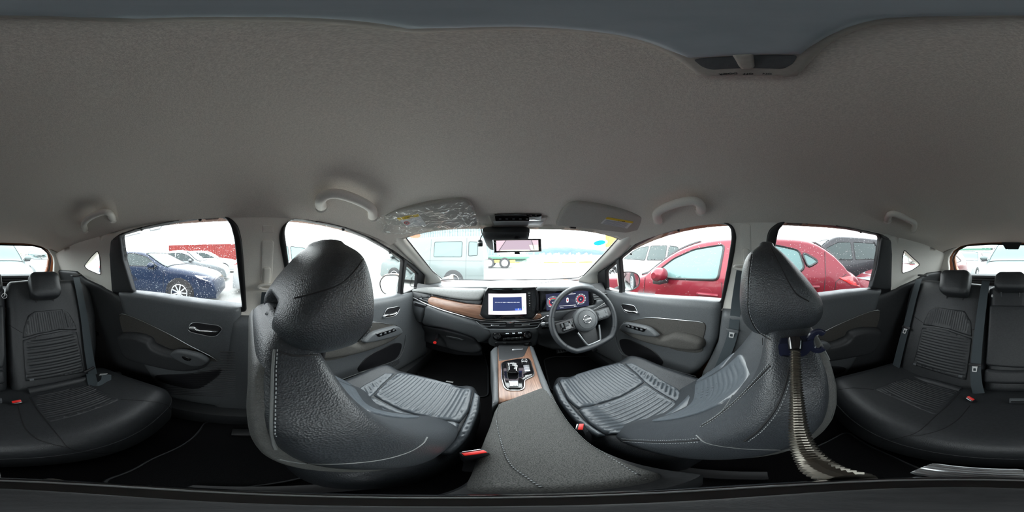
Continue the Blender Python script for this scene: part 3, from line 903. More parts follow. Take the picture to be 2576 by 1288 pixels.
def make_door(i, S, s, D, base, label, rear):
    d = thing('door_%d' % i, label, None, (CX + s * 0.74, float(base[:, 0].mean()), -0.9), kind='structure')
    H = 0.032
    PIL('door_panel', S, base, M['plastic_soft'], d, hgt=H, r=0.045, h0=0.0, thick=0.05, step=0.025, grid=(0.04, 0.04))
    PIL('fabric_panel', S, smooth_closed(D['fabric'], 4), M['tweed_dark'], d, hgt=0.006, r=0.006, h0=H - 0.001, thick=0.01, step=0.015, grid=(0.03, 0.03))
    PIL('armrest', S, smooth_closed(D['arm'], 4), M['tweed_dark'] if not rear else M['plastic'], d, hgt=0.05, r=0.028, h0=H, thick=0.02, step=0.012, grid=(0.02, 0.02))
    sw = PIL('switch_panel', S, smooth_closed(D['switch'], 4), M['plastic_soft'], d, hgt=0.014, r=0.012, h0=H + 0.044, thick=0.012, step=0.01, grid=(0.02, 0.02))
    PIL('window_switch', S, D['buttons'], M['piano'], sw, hgt=0.004, r=0.003, h0=H + 0.056, thick=0.01, step=0.01, grid=(0.02, 0.02))
    if not rear:
        b = D['buttons']; c0 = b.mean(0)
        for k in range(4):
            t = (k + 0.6) / 4.4
            p = b[0] * (1 - t) + b[3] * t; q = b[1] * (1 - t) + b[2] * t
            p = (b[0] + b[1]) / 2 * (1 - t) + (b[2] + b[3]) / 2 * t
            o = [(p[0] + a * 0.008, p[1] + c * 0.006) for a, c in ((-1, -1), (1, -1), (1, 1), (-1, 1))]
            PIL('switch_key', S, o, M['plastic_soft'], sw, hgt=0.004, r=0.003, h0=H + 0.060, thick=0.003, step=0.01, grid=(0.02, 0.02))
    PIL('pocket_shade', S, smooth_closed(D['pocket_shade'], 4), M['black'], d, hgt=0.004, r=0.01, h0=H, thick=0.01, step=0.015, grid=(0.03, 0.03))  # flat black panel; the shade of the door's hollow is put into its colour
    bz = PIL('handle_bezel', S, round_poly(D['bezel'], 0.01), M['black'], d, hgt=0.003, r=0.006, h0=H, thick=0.02, step=0.01, grid=(0.02, 0.02))
    mb = MB(); rp = round_poly(D['bezel'], 0.01); tube(mb, [S.P(a, b, H + 0.004) for a, b in rp], 0.0016, 6, closed=True); mb.build('bezel_rim', M['silver'], bz)
    PIL('door_handle', S, smooth_closed(D['lever'], 4), M['chrome'], d, hgt=0.012, r=0.007, h0=H + 0.002, thick=0.004, step=0.006, grid=(0.01, 0.01))
    mb = MB(); fo = smooth_closed(D['fabric'], 4)
    n = len(fo); tube(mb, [S.P(a, b, H + 0.006) for a, b in fo[: int(n * 0.42)]], 0.0018, 6); mb.build('fabric_piping', M['silver'], d)
    if 'strip' in D:
        mb = MB(); tube(mb, [S.P(a, b, H + 0.004) for a, b in smooth_open(D['strip'], 4)], 0.003, 6); mb.build('lower_strip', M['silver'], d)
        for k in range(5):
            mb = MB(); tube(mb, [S.P(a, b - 0.012 - 0.011 * k, H - 0.002) for a, b in smooth_open(D['strip'][2:], 4)], 0.0035, 6); mb.build('grille_rib', M['black'], d)
    return d
ft = [tuple(SR.px(a, b, 0.004)) for a, b in ((1817, 757), (1780, 754), (1748, 751.5), (1649, 745), (1566, 736), (1530, 729))]
fb = np.array(ft + [(1.16, ft[-1][1] - 0.004), (1.16, -0.88), (0.60, -0.88), (0.42, -0.85), (0.33, -0.74), (0.25, -0.58), (0.205, -0.42)])
rt = [tuple(SL.px(a, b, 0.004)) for a, b in ((609, 772), (540, 763), (473, 754), (390, 741), (337, 734.5), (296, 732))]
rb = np.array(rt + [(-0.615, -0.40), (-0.55, -0.56), (-0.46, -0.72), (-0.36, -0.88), (-0.02, -0.88), (-0.06, -0.5)])
make_door(1, SL, -1, FD, fb, 'dark front passenger door with grey fabric armrest and chrome handle', False)
make_door(2, SR, 1, FD, fb, 'dark driver door with grey fabric armrest and four window switches', False)
d3 = make_door(3, SL, -1, RD, rb, 'dark rear door with black armrest behind the passenger seat', True)
d4 = make_door(4, SR, 1, RD, rb, 'dark rear door with black armrest behind the driver seat', True)
# ribbed loudspeaker area of the rear doors
for S, d in ((SL, d3), (SR, d4)):
    for k in range(22):
        z = -0.43 - 0.0155 * k
        y0 = -0.115 - 0.30 * max(0, (k - 3) / 18) ** 0.9
        pts = [(y, z - 0.05 * ((y + 0.03) / 0.3) ** 2 * 1.2) for y in np.linspace(-0.055, y0, 8)]
        mb = MB(); tube(mb, [S.P(a, b, 0.033) for a, b in pts], 0.0032, 6, flat=(1, 1)); mb.build('grille_rib', M['plastic'], d)
# black corner plate at the rear end of each rear door glass
for S, d, pts in ((SL, d3, [(283, 604), (300, 600), (305, 591), (314, 654), (338, 733), (300, 736), (285, 733), (279, 640)]),
                  (SR, d4, [(2238, 604), (2222, 600), (2215, 594), (2203, 672), (2189, 724), (2225, 728), (2239, 725), (2241, 640)])):
    PIL('corner_plate', S, px_yz(S, pts, 0.0), M['plastic'], d, hgt=0.01, r=0.008, h0=0.006, thick=0.02, step=0.015, grid=(0.03, 0.03))

# door mirrors outside the front windows
def door_mirror(pxs, x, s, label):
    o = np.array([onX(a, b, x) for a, b in pxs])
    c = o.mean(0)
    t = thing('door_mirror', label, 'mirror', tuple(c), 'door mirrors')
    n = np.array([-s * 0.28, -1.0, 0.06]); n /= np.linalg.norm(n)
    ex = np.cross(n, (0, 0, 1)); ex /= np.linalg.norm(ex)
    SF = tilted(c, ex, (0, 0, 1))
    out = smooth_closed(np.array([SF.px(a, b, 0.0) for a, b in pxs]), 4)
    back = MB(); secs = []
    cc = out.mean(0)
    sg = 1 if SF.P(0, 0, 1).dot(np.array([0, -1, 0])) - SF.P(0, 0, 0).dot(np.array([0, -1, 0])) > 0 else -1
    for k, q in ((0.0, 1.08), (0.02, 1.12), (0.06, 1.05), (0.10, 0.7), (0.115, 0.2)):
        secs.append([SF.P(*(cc + (p - cc) * q), -sg * k + sg * 0.004) for p in out])
    loft(back, secs); back.build('mirror_housing', M['paint'], t)
    g = MB(); pillow(g, SF, cc + (out - cc) * 0.94, hgt=sg * 0.004, r=0.0, h0=sg * 0.004, thick=sg * 0.01, step=0.03); g.build('mirror_glass', M['mirror'], t)
    rim = MB(); tube(rim, [SF.P(a, b, sg * 0.006) for a, b in cc + (out - cc) * 1.0], 0.006, 6, closed=True); rim.build('mirror_rim', M['seal'], t)
    arm = MB(); tube(arm, [c + np.array([0, 0.05, -0.05]), c + np.array([-s * 0.12, 0.06, -0.09])], 0.025, 8); arm.build('mirror_arm', M['black'], t)
door_mirror([(957, 715), (962, 700), (975, 692), (1003, 694), (1006, 715), (1000, 738), (985, 742), (965, 735)], -0.86, -1, 'door mirror outside the front passenger window')
door_mirror([(1560, 695), (1565, 686), (1585, 684), (1602, 690), (1608, 705), (1603, 720), (1585, 730), (1565, 728)], 0.95, 1, 'door mirror outside the driver window')
# ------------------------------------------------------------------ dashboard
def Fdash(x, z):
    pr = np.interp(z, [-0.62, -0.56, -0.48, -0.40, -0.32, -0.26, -0.20, -0.15], [0.14, 0.10, 0.045, 0.01, -0.005, 0.01, 0.04, 0.06])
    return 0.88 + 0.09 * ((x - CX) / 0.65) ** 2 + float(pr)
DASH = frontal(Fdash)
def D(pts, sm=0, h=0.0): return pxo(DASH, pts, h, sm)
def ztop(x, y):
    u = (x - CX) / 0.62
    return -0.176 - 0.055 * u * u * (1 - 0.6 * min(1, max(0, (y - 0.9) / 0.4))) - 0.012 * max(0, (y - 0.95) / 0.35)
DTOP = topz(ztop)
dash = thing('dashboard', 'wide dark dashboard with grey fabric band and brown wood inlay', 'dashboard', (CX, 1.1, -0.6))
# core body under all trim pieces
secs = []
for x in np.linspace(CX - 0.66, CX + 0.66, 34):
    row = []
    for z in np.linspace(-0.60, -0.19, 14): row.append((x, Fdash(x, z) + 0.016, z - 0.012))
    yy = Fdash(x, -0.19)
    row += [(x, yy + 0.05, ztop(x, yy + 0.05) - 0.012), (x, 1.30 - 0.10 * ((x - CX) / 0.6) ** 2, ztop(x, 1.28) - 0.012), (x, 1.36, -0.30), (x, 1.36, -0.60)]
    secs.append(row)
mb = MB(); loft(mb, secs); mb.build('dash_core', M['plastic'], dash)
# top pad
tp = [(CX + u, Fdash(CX + u, -0.19) + 0.012) for u in np.linspace(-0.655, 0.655, 24)]
tp += [(CX + u, 1.335 - 0.14 * (u / 0.6) ** 2) for u in np.linspace(0.655, -0.655, 24)]
PIL('dash_top_pad', DTOP, tp, M['plastic_soft'], dash, hgt=0.006, r=0.02, h0=-0.006, thick=0.02, step=0.03, grid=(0.05, 0.05))
# raised brow over the instrument display
br = pxo(DTOP, [(1352, 722), (1360, 716), (1400, 712), (1460, 712), (1490, 717), (1492, 722), (1437, 722)], 0.01)
PIL('instrument_brow', DTOP, smooth_closed(br, 4), M['plastic_soft'], dash, hgt=0.014, r=0.02, h0=-0.002, thick=0.01, step=0.02, grid=(0.03, 0.03))
PIL('dash_pad_left_end', DASH, D([(1030, 736), (1036, 729), (1085, 741), (1082, 748), (1040, 752)]), M['plastic'], dash, hgt=0.012, r=0.008, h0=0, thick=0.02, step=0.02)
PIL('fabric_band', DASH, smooth_closed(D([(1036, 729), (1072, 723.5), (1130, 724.5), (1180, 726), (1222, 728), (1213, 751), (1196, 755), (1152, 752), (1087, 740), (1040, 733)]), 3), M['tweed_lit'], dash, hgt=0.022, r=0.02, h0=0.0, thick=0.02, step=0.015, grid=(0.03, 0.02))
PIL('band_underlip', DASH, D([(1084, 740.5), (1130, 749), (1170, 754), (1214, 753), (1210, 767), (1175, 763), (1130, 754), (1086, 745)]), M['plastic'], dash, hgt=0.008, r=0.006, h0=0, thick=0.02, step=0.02)
PIL('wood_inlay', DASH, smooth_closed(D([(1086, 746), (1130, 755), (1170, 763), (1214, 768), (1212, 789), (1220, 803), (1196, 800), (1152, 788), (1109, 775), (1077, 762)]), 3), M['wood'], dash, hgt=0.010, r=0.008, h0=0.0, thick=0.02, step=0.015, grid=(0.03, 0.02))
PIL('wood_inlay', DASH, D([(1337, 801), (1348, 789), (1360, 789), (1365, 797), (1348, 803)]), M['wood'], dash, hgt=0.008, r=0.006, h0=0.0, thick=0.02, step=0.015)
cs = D([(1041, 748), (1075, 763.5), (1109, 776.5), (1152, 789.5), (1196, 802), (1228, 806), (1283, 806.5), (1348, 803.5), (1364, 798), (1372, 793.5), (1383, 792.5)])
mb = MB(); tube(mb, [DASH.P(a, b, 0.010) for a, b in smooth_open(cs, 4)], 0.0042, 8); mb.build('chrome_strip', M['chrome'], dash)
# lower passenger fascia and glove box
PIL('lower_fascia', DASH, smooth_closed(D([(1072, 766), (1109, 779), (1152, 792), (1196, 806), (1226, 824), (1236, 845), (1217, 858), (1203, 860), (1192, 848), (1152, 834), (1110, 824), (1066, 816), (1068, 790)]), 3), M['plastic_soft'], dash, hgt=0.022, r=0.028, h0=-0.004, thick=0.02, step=0.02, grid=(0.03, 0.03))
gb = PIL('glove_box', DASH, smooth_closed(D([(1060, 819), (1110, 828), (1152, 838), (1190, 851), (1204, 866), (1212, 882), (1180, 888), (1110, 872), (1060, 855), (1050, 835)]), 3), M['plastic'], dash, hgt=0.014, r=0.02, h0=-0.004, thick=0.02, step=0.02, grid=(0.04, 0.04))
PIL('glove_box_handle', DASH, D([(1124, 843), (1150, 847), (1168, 853), (1164, 855), (1145, 851), (1124, 846)]), M['plastic_soft'], gb, hgt=0.004, r=0.003, h0=0.012, thick=0.01, step=0.01)
lp = PIL('side_pocket_cover', DASH, round_poly(D([(1024, 784), (1034, 767), (1042, 755), (1076, 766), (1071, 780), (1064, 811), (1028, 804)]), 0.012), M['plastic_soft'], dash, hgt=0.026, r=0.02, h0=-0.004, thick=0.03, step=0.015, grid=(0.03, 0.03))
PIL('side_pocket', DASH, D([(1044, 761), (1068, 768), (1066, 774), (1041, 769)], h=0.02), M['black'], lp, hgt=0.001, r=0.001, h0=0.0225, thick=0.004, step=0.02)
PIL('lower_edge', DASH, D([(1050, 836), (1065, 852), (1110, 870), (1180, 886), (1212, 884), (1214, 896), (1150, 894), (1080, 878), (1040, 856)]), M['black'], dash, hgt=0.004, r=0.01, h0=-0.01, thick=0.02, step=0.03)
# air vents
def vent(pts, slats, nm='air_vent', tab=None, h=0.004):
    o = D(pts); v = PIL(nm, DASH, o, M['black'], dash, hgt=0.002, r=0.003, h0=h - 0.006, thick=0.02, step=0.02)
    for k in range(slats):
        t = (k + 0.5) / slats
        n = len(o) // 2
        a = o[0] * (1 - t) + o[-1] * t; b = o[n - 1] * (1 - t) + o[n] * t
        m = [o[i] * (1 - t) + o[-1 - i] * t for i in range(n)]
        mb = MB(); tube(mb, [DASH.P(p[0], p[1], h + 0.001) for p in m], 0.0028, 6, flat=(1, 1)); mb.build('vent_slat', M['plastic_soft'], v)
    if tab:
        PIL('vent_tab', DASH, D(tab, h=0.01), M['silver'], v, hgt=0.004, r=0.002, h0=h + 0.003, thick=0.006, step=0.02)
    return v
vent([(1038, 735), (1060, 739), (1085, 744), (1076, 761), (1058, 754), (1041, 747)], 3, tab=[(1048, 746), (1060, 749), (1060, 752), (1048, 749)])
vent([(1205, 808), (1235, 810), (1272, 810), (1272, 822), (1240, 823), (1222, 823)], 2, tab=[(1235, 818), (1256, 818), (1255, 822), (1235, 822)])
vent([(1294, 810), (1330, 809), (1360, 806), (1351, 820), (1325, 822), (1294, 822)], 2, tab=[(1313, 817), (1333, 815), (1333, 819), (1313, 821)])
vent([(1490, 738), (1512, 737), (1533, 736), (1536, 746), (1515, 752), (1494, 756)], 3)
hz = PIL('hazard_button', DASH, D([(1274, 808), (1292, 807.5), (1292, 814), (1274, 815)]), M['silver'], dash, hgt=0.004, r=0.003, h0=0.002, thick=0.01, step=0.02)
mb = MB(); p = DASH.px(1284, 810.5, 0.008); tr = [(p[0] - 0.004, p[1] - 0.003), (p[0] + 0.004, p[1] - 0.003), (p[0], p[1] + 0.0045)]
tube(mb, [DASH.P(a, b, 0.0085) for a, b in tr], 0.0008, 4, closed=True); mb.build('warning_triangle', M['red'], hz)
mb = MB(); tube(mb, [DASH.P(a, b, 0.012) for a, b in smooth_open(D([(1199, 807), (1212, 818), (1226, 825.5), (1285, 826), (1345, 823), (1355, 816), (1364, 803)]), 4)], 0.0028, 8); mb.build('vent_surround', M['silver'], dash)
PIL('centre_fascia', DASH, smooth_closed(D([(1226, 828), (1285, 829), (1346, 825), (1356, 835), (1350, 862), (1338, 871), (1243, 872), (1228, 860), (1232, 840)]), 3), M['plastic_soft'], dash, hgt=0.015, r=0.02, h0=-0.006, thick=0.02, step=0.02, grid=(0.03, 0.03))
# climate panel
clp = PIL('climate_panel', DASH, round_poly(D([(1240, 835), (1330, 831), (1338, 836), (1337, 849), (1330, 853), (1250, 856), (1240, 850)]), 0.012), M['piano'], dash, hgt=0.008, r=0.006, h0=0.008, thick=0.01, step=0.012, grid=(0.03, 0.03))
for kx, ky in ((1251, 844.5), (1327, 841)):
    a, b = DASH.px(kx, ky, 0.02)
    mb = MB(); lathe(mb, DASH.P(a, b, 0.014), (0, -1, 0.12), [(0.0215, 0), (0.0215, 0.006), (0.019, 0.010), (0.019, 0.022), (0.0165, 0.025), (0.006, 0.024), (0.0, 0.024)], 28)
    kn = mb.build('climate_knob', M['piano'], clp)
    mb = MB(); mb2 = [DASH.P(a, b, 0.026) + np.array([0.0195 * math.cos(t), 0, 0.0195 * math.sin(t)]) for t in np.linspace(0, 2 * math.pi, 28, endpoint=False)]
    tube(mb, mb2, 0.0014, 6, closed=True); mb.build('knob_ring', M['chrome'], kn)
for k in range(5):
    x0 = 1265 + k * 10.4; y0 = 850.5 - k * 0.7
    PIL('climate_key', DASH, D([(x0, y0 - 2.6), (x0 + 9, y0 - 3.1), (x0 + 9, y0 + 2.6), (x0, y0 + 3.1)]), M['silver'], clp, hgt=0.003, r=0.002, h0=0.0165, thick=0.003, step=0.02)
M['cyan_glow'] = emis('display_glow', (0.75, 0.88, 0.95), 1.4)
for tx, px_, py_, sz in (('AUTO', 1276, 839.5, 0.006), ('25.0', 1292, 839, 0.008), ('AUTO', 1308, 838, 0.0075)):
    a, b = DASH.px(px_, py_, 0.02); mb = MB()
    text_mb(mb, tx, frame_mat(DASH.P(a, b, 0.0172), (1, 0.0, 0), (0, 0.1, 1)), sz, 0.0004); mb.build('climate_readout', M['cyan_glow'], clp, smooth=False)
# sockets under the climate panel
sk = PIL('socket_panel', DASH, round_poly(D([(1245, 859), (1335, 857), (1338, 866), (1330, 871), (1252, 872), (1244, 867)]), 0.01), M['plastic'], dash, hgt=0.006, r=0.006, h0=0.008, thick=0.01, step=0.02)
mb = MB(); a, b = DASH.px(1325, 863, 0.015); lathe(mb, DASH.P(a, b, 0.012), (0, -1, 0), [(0.0, 0.002), (0.010, 0.002), (0.011, 0.004), (0.013, 0.004), (0.0135, 0.0)], 24); mb.build('power_socket', M['plastic_soft'], sk)
mb = MB(); a, b = DASH.px(1270, 862.5, 0.015); obox(mb, DASH.P(a, b, 0.015), (1, 0, 0), (0, 1, 0), (0, 0, 1), 0.016, 0.004, 0.007, 0.001); mb.build('usb_port', M['silver'], sk)

# infotainment display
SCR = plane_y(0.872)
inf = thing('infotainment_display', 'glossy black centre display showing a white page with dark blue message', 'display', tuple(onY(1280, 800, 0.88)))
PIL('display_housing', SCR, round_poly(pxo(SCR, [(1207, 790), (1220, 731), (1227, 722.5), (1347, 721), (1350, 722), (1352, 788), (1349, 789), (1339, 801), (1218, 801)]), 0.006), M['piano'], inf, hgt=0.010, r=0.007, h0=-0.004, thick=0.05, step=0.015, grid=(0.04, 0.04))
mb = MB(); tube(mb, [SCR.P(a, b, 0.004) for a, b in pxo(SCR, [(1206, 791), (1217, 802.5), (1340, 802.5), (1351, 789)])], 0.0022, 6); mb.build('display_trim', M['chrome'], inf)
PIL('display_pillar', SCR, pxo(SCR, [(1346, 721.5), (1354, 722), (1357, 786), (1349, 789)]), M['piano'], inf, hgt=0.014, r=0.006, h0=0.0, thick=0.04, step=0.02)
M['scr_white'] = emis('screen_page', (0.80, 0.70, 0.80), 1.05)
M['scr_blue'] = emis('screen_message_box', (0.020, 0.032, 0.10), 1.0)
M['scr_text'] = emis('screen_text', (0.85, 0.9, 0.95), 1.2)
M['scr_pale'] = emis('screen_faint_text', (0.52, 0.47, 0.55), 1.0)
M['scr_green'] = emis('screen_green_icon', (0.20, 0.62, 0.42), 1.0)
M['scr_btn'] = emis('screen_blue_button', (0.06, 0.12, 0.50), 1.0)
sp = PIL('screen', SCR, pxo(SCR, [(1229, 738), (1323, 737.5), (1324, 789), (1229, 790)]), M['scr_white'], inf, hgt=0.0, r=0, h0=0.0066, thick=0.004, step=0.2, grid=(1, 1))
PIL('message_box', SCR, pxo(SCR, [(1240, 747), (1312, 746), (1313, 780), (1240, 781)]), M['scr_blue'], sp, hgt=0, r=0, h0=0.0072, thick=0.001, step=0.2, grid=(1, 1))
PIL('blue_button', SCR, pxo(SCR, [(1295, 775.5), (1311, 775), (1312, 779.5), (1296, 780)]), M['scr_btn'], sp, hgt=0, r=0, h0=0.0078, thick=0.001, step=0.2, grid=(1, 1))
for gx, gy, gw, gh in ((1236, 780, 3, 2.5), (1315, 775, 2.2, 5)):
    PIL('green_icon', SCR, pxo(SCR, [(gx, gy), (gx + gw, gy), (gx + gw, gy - gh), (gx, gy - gh)]), M['scr_green'], sp, hgt=0, r=0, h0=0.0076, thick=0.001, step=0.2, grid=(1, 1))
def scr_text(par, nm, s, px_, py_, size, mat, h=0.0080, sx=1.0, align='CENTER'):
    p = SCR.P(*SCR.px(px_, py_, h), h); mb = MB()
    text_mb(mb, s, frame_mat(p, (1, 0, 0), (0, 0, 1)), size, 0.0003, align, sx)
    return mb.build(nm, mat, par, smooth=False)
scr_text(sp, 'message_text', 'ドライブレコーダーにSDカードが挿入されていません。(SD:4)', 1276, 761, 0.0062, M['scr_text'], sx=0.76)
scr_text(sp, 'heading_text', '地図SDカード 更新 お知らせ 7 (A)', 1252, 743, 0.0058, M['scr_pale'], sx=0.8)
scr_text(sp, 'heading_text', '◎ AUDIO OFF', 1302, 742.5, 0.0055, M['scr_pale'], sx=0.8)
scr_text(sp, 'footer_text', '目的地  メニュー  現在地  ◁ 設定 ▷', 1276, 785.5, 0.0058, M['scr_pale'])
scr_text(sp, 'button_text', '閉', 1304, 777.7, 0.006, M['scr_text'], h=0.0085)
ks = PIL('key_strip', SCR, pxo(SCR, [(1326, 733), (1337, 733), (1339, 788), (1328, 788)]), M['black'], inf, hgt=0.002, r=0.001, h0=0.006, thick=0.003, step=0.2)
for k, tx in enumerate(('MENU', 'MAP', '△', 'AV', 'TEL', '●', '∧', '∨')):
    y0 = 737.5 + 6.4 * k; x0 = 1331.5 + 0.2 * k
    kk = PIL('display_key', SCR, pxo(SCR, [(x0 - 3.6, y0 - 2.4), (x0 + 3.8, y0 - 2.4), (x0 + 3.8, y0 + 2.4), (x0 - 3.6, y0 + 2.4)]), M['piano'], ks, hgt=0.0015, r=0.001, h0=0.0085, thick=0.002, step=0.2)
    if k < 6: scr_text(ks, 'key_lettering', tx, x0, y0, 0.0058, M['white'], h=0.0106, sx=0.8)

# instrument cluster
CLU = plane_y(0.884)
clu = thing('instrument_display', 'wide black instrument display with two round red dials behind the wheel', 'display', tuple(onY(1425, 785, 0.95)))
PIL('cluster_housing', CLU, round_poly(pxo(CLU, [(1355, 724), (1437, 719.5), (1488, 721.5), (1495, 766), (1402, 780), (1357, 784)]), 0.006), M['piano'], clu, hgt=0.008, r=0.006, h0=0, thick=0.05, step=0.02, grid=(0.04, 0.04))
M['clu_bg'] = emis('cluster_backdrop', (0.016, 0.018, 0.040), 1.0)
M['clu_red'] = emis('cluster_red_ring', (0.42, 0.03, 0.045), 1.0)
M['clu_grey'] = emis('cluster_grey_ring', (0.09, 0.10, 0.12), 1.0)
M['clu_white'] = emis('cluster_white', (0.8, 0.82, 0.85), 1.1)
M['clu_green'] = emis('cluster_green', (0.05, 0.55, 0.25), 1.0)
cs_ = PIL('cluster_screen', CLU, pxo(CLU, [(1372, 739), (1478, 728), (1480, 768), (1374, 780)]), M['clu_bg'], clu, hgt=0, r=0, h0=0.0086, thick=0.003, step=0.2, grid=(1, 1))
def disc(surf, c, r0, r1, h, t, mat, nm, par, n=40):
    mb = MB(); vs = []
    for hh in (h - t, h):
        for rr in (r0, r1):
            for k in range(n):
                a = 2 * math.pi * k / n; vs.append(surf.P(c[0] + rr * math.cos(a), c[1] + rr * math.sin(a), hh))
    fs = []
    for k in range(n):
        j = (k + 1) % n
        fs += [(2 * n + k, 2 * n + j, 3 * n + j, 3 * n + k), (n + k, n + j, 3 * n + j, 3 * n + k), (k, j, 2 * n + j, 2 * n + k)]
    mb.add(vs, fs); return mb.build(nm, mat, par, smooth=False)
for gi, (gx, gy, r) in enumerate(((1391, 759.5, 0.036), (1461, 752.5, 0.036))):
    c = CLU.px(gx, gy, 0.009)
    dl = disc(CLU, c, 0.024, r, 0.0092, 0.0006, M['clu_grey'], 'dial', cs_)
    disc(CLU, c, 0.0185, 0.024, 0.0096, 0.0006, M['clu_red'], 'dial_ring', dl)
    nums = ('0', '20', '40', '60', '80', '100', '120', '140', '160', '180') if gi else ('CHARGE', '', '', 'ECO', '', 'PWR', '')
    for k, s_ in enumerate(nums):
        if not s_: continue
        a = math.radians(235 - 290 * k / (len(nums) - 1)); rr = 0.0305
        mb = MB(); text_mb(mb, s_, frame_mat(CLU.P(c[0] + rr * math.cos(a), c[1] + rr * math.sin(a), 0.0098), (1, 0, 0), (0, 0, 1)), 0.0062 if gi else 0.0042, 0.0003)
        mb.build('dial_numeral', M['clu_white'], dl, smooth=False)
    a = math.radians(235 if gi else 140); mb = MB()
    tube(mb, [CLU.P(c[0] + q * math.cos(a), c[1] + q * math.sin(a), 0.0105) for q in (0.018, 0.038)], 0.0009, 5); mb.build('dial_needle', M['clu_white'], dl)
    mb = MB(); text_mb(mb, '0' if gi else '0.0', frame_mat(CLU.P(c[0], c[1] - 0.002, 0.0098), (1, 0, 0), (0, 0, 1)), 0.012 if gi else 0.009, 0.0003); mb.build('dial_value', M['clu_white'], dl, smooth=False)
c = CLU.px(1391, 753, 0.009); mb = MB(); text_mb(mb, 'READY', frame_mat(CLU.P(c[0], c[1], 0.0102), (1, 0, 0), (0, 0, 1)), 0.0055, 0.0003); mb.build('ready_light', M['clu_green'], cs_, smooth=False)
c = CLU.px(1427.5, 755, 0.009); mb = MB()
pillow(mb, CLU, rounded_rect(c[0] - 0.0065, c[1] - 0.015, c[0] + 0.0065, c[1] + 0.015, 0.005), hgt=0, r=0, h0=0.0095, thick=0.0006, step=0.01); mb.build('car_symbol', M['clu_white'], cs_, smooth=False)
mb = MB(); pillow(mb, CLU, rounded_rect(c[0] - 0.0045, c[1] - 0.006, c[0] + 0.0045, c[1] + 0.006, 0.002), hgt=0, r=0, h0=0.0102, thick=0.0006, step=0.01); mb.build('car_symbol_roof', M['clu_red'], cs_, smooth=False)
for (xa, ya, xb, yb) in ((1424, 741, 1448, 738.5), (1407, 770, 1448, 767)):
    mb = MB(); tube(mb, [CLU.P(*CLU.px(xa, ya, 0.0095), 0.0095), CLU.P(*CLU.px(xb, yb, 0.0095), 0.0095)], 0.0008, 4); mb.build('divider_line', M['clu_white'], cs_)
for tx, tx_, ty_, sz in (('e-POWER', 1436, 737.5, 0.006), ('50941 km', 1413, 774, 0.0052), ('1234 km', 1447, 770.5, 0.0052)):
    c = CLU.px(tx_, ty_, 0.009); mb = MB(); text_mb(mb, tx if tx != 'e-POWER' else '▲ ECO', frame_mat(CLU.P(c[0], c[1], 0.0098), (1, 0, 0), (0, 0, 1)), sz, 0.0003); mb.build('cluster_text', M['clu_white'], cs_, smooth=False)

# driver side fascia below and right of the cluster
PIL('driver_fascia', DASH, D([(1358, 786), (1402, 781), (1496, 767), (1500, 752), (1536, 752), (1545, 770), (1540, 800), (1500, 815), (1440, 815), (1384, 812), (1360, 806)]), M['plastic_soft'], dash, hgt=0.014, r=0.015, h0=-0.006, thick=0.02, step=0.02, grid=(0.04, 0.04))
mb = MB(); tube(mb, [DASH.P(a, b, 0.012) for a, b in smooth_open(D([(1482, 778), (1492, 777), (1502, 772), (1520, 761)]), 4)], 0.004, 8); mb.build('chrome_strip', M['chrome'], dash)
PIL('knee_panel', DASH, D([(1350, 812), (1384, 815), (1440, 818), (1500, 818), (1540, 804), (1545, 840), (1530, 868), (1470, 880), (1390, 880), (1350, 866)]), M['plastic'], dash, hgt=0.02, r=0.03, h0=-0.01, thick=0.02, step=0.03, grid=(0.05, 0.05))
sb = PIL('switch_bank', DASH, round_poly(D([(1361, 816), (1384, 814), (1384, 824), (1361, 826)]), 0.004), M['piano'], dash, hgt=0.004, r=0.003, h0=0.012, thick=0.01, step=0.02)
for k in range(3):
    PIL('bank_switch', DASH, D([(1363 + 7 * k, 818), (1369 + 7 * k, 817.4), (1369 + 7 * k, 822.5), (1363 + 7 * k, 823)], h=0.015), M['plastic_soft'], sb, hgt=0.003, r=0.002, h0=0.0165, thick=0.003, step=0.02)
PIL('side_switch_panel', DASH, D([(1503, 806), (1540, 795), (1542, 812), (1504, 822)]), M['piano'], dash, hgt=0.006, r=0.004, h0=0.012, thick=0.01, step=0.02)
# defroster outlets on the pad
for pts in ([(1077, 719.5), (1108, 716.5), (1112, 718), (1082, 721)], [(1466, 715.5), (1490, 716.5), (1490, 718.5), (1468, 718)]):
    dv = PIL('defroster_outlet', DTOP, pxo(DTOP, pts, 0.002), M['black'], dash, hgt=0.002, r=0.003, h0=0.0, thick=0.01, step=0.02)
# white sheet lying against the windscreen base
sh = np.array([DTOP.px(a, b, 0.004) for a, b in [(1296, 705.6), (1400, 704.8), (1372, 709.5), (1340, 711.5), (1310, 709)]])
PIL('paper_sheet', DTOP, sh, M['paper'], None, hgt=0, r=0, h0=0.0025, thick=0.001, step=0.05, grid=(0.1, 0.1), label='white paper sheet lying on the dashboard under the windscreen', cat='paper')

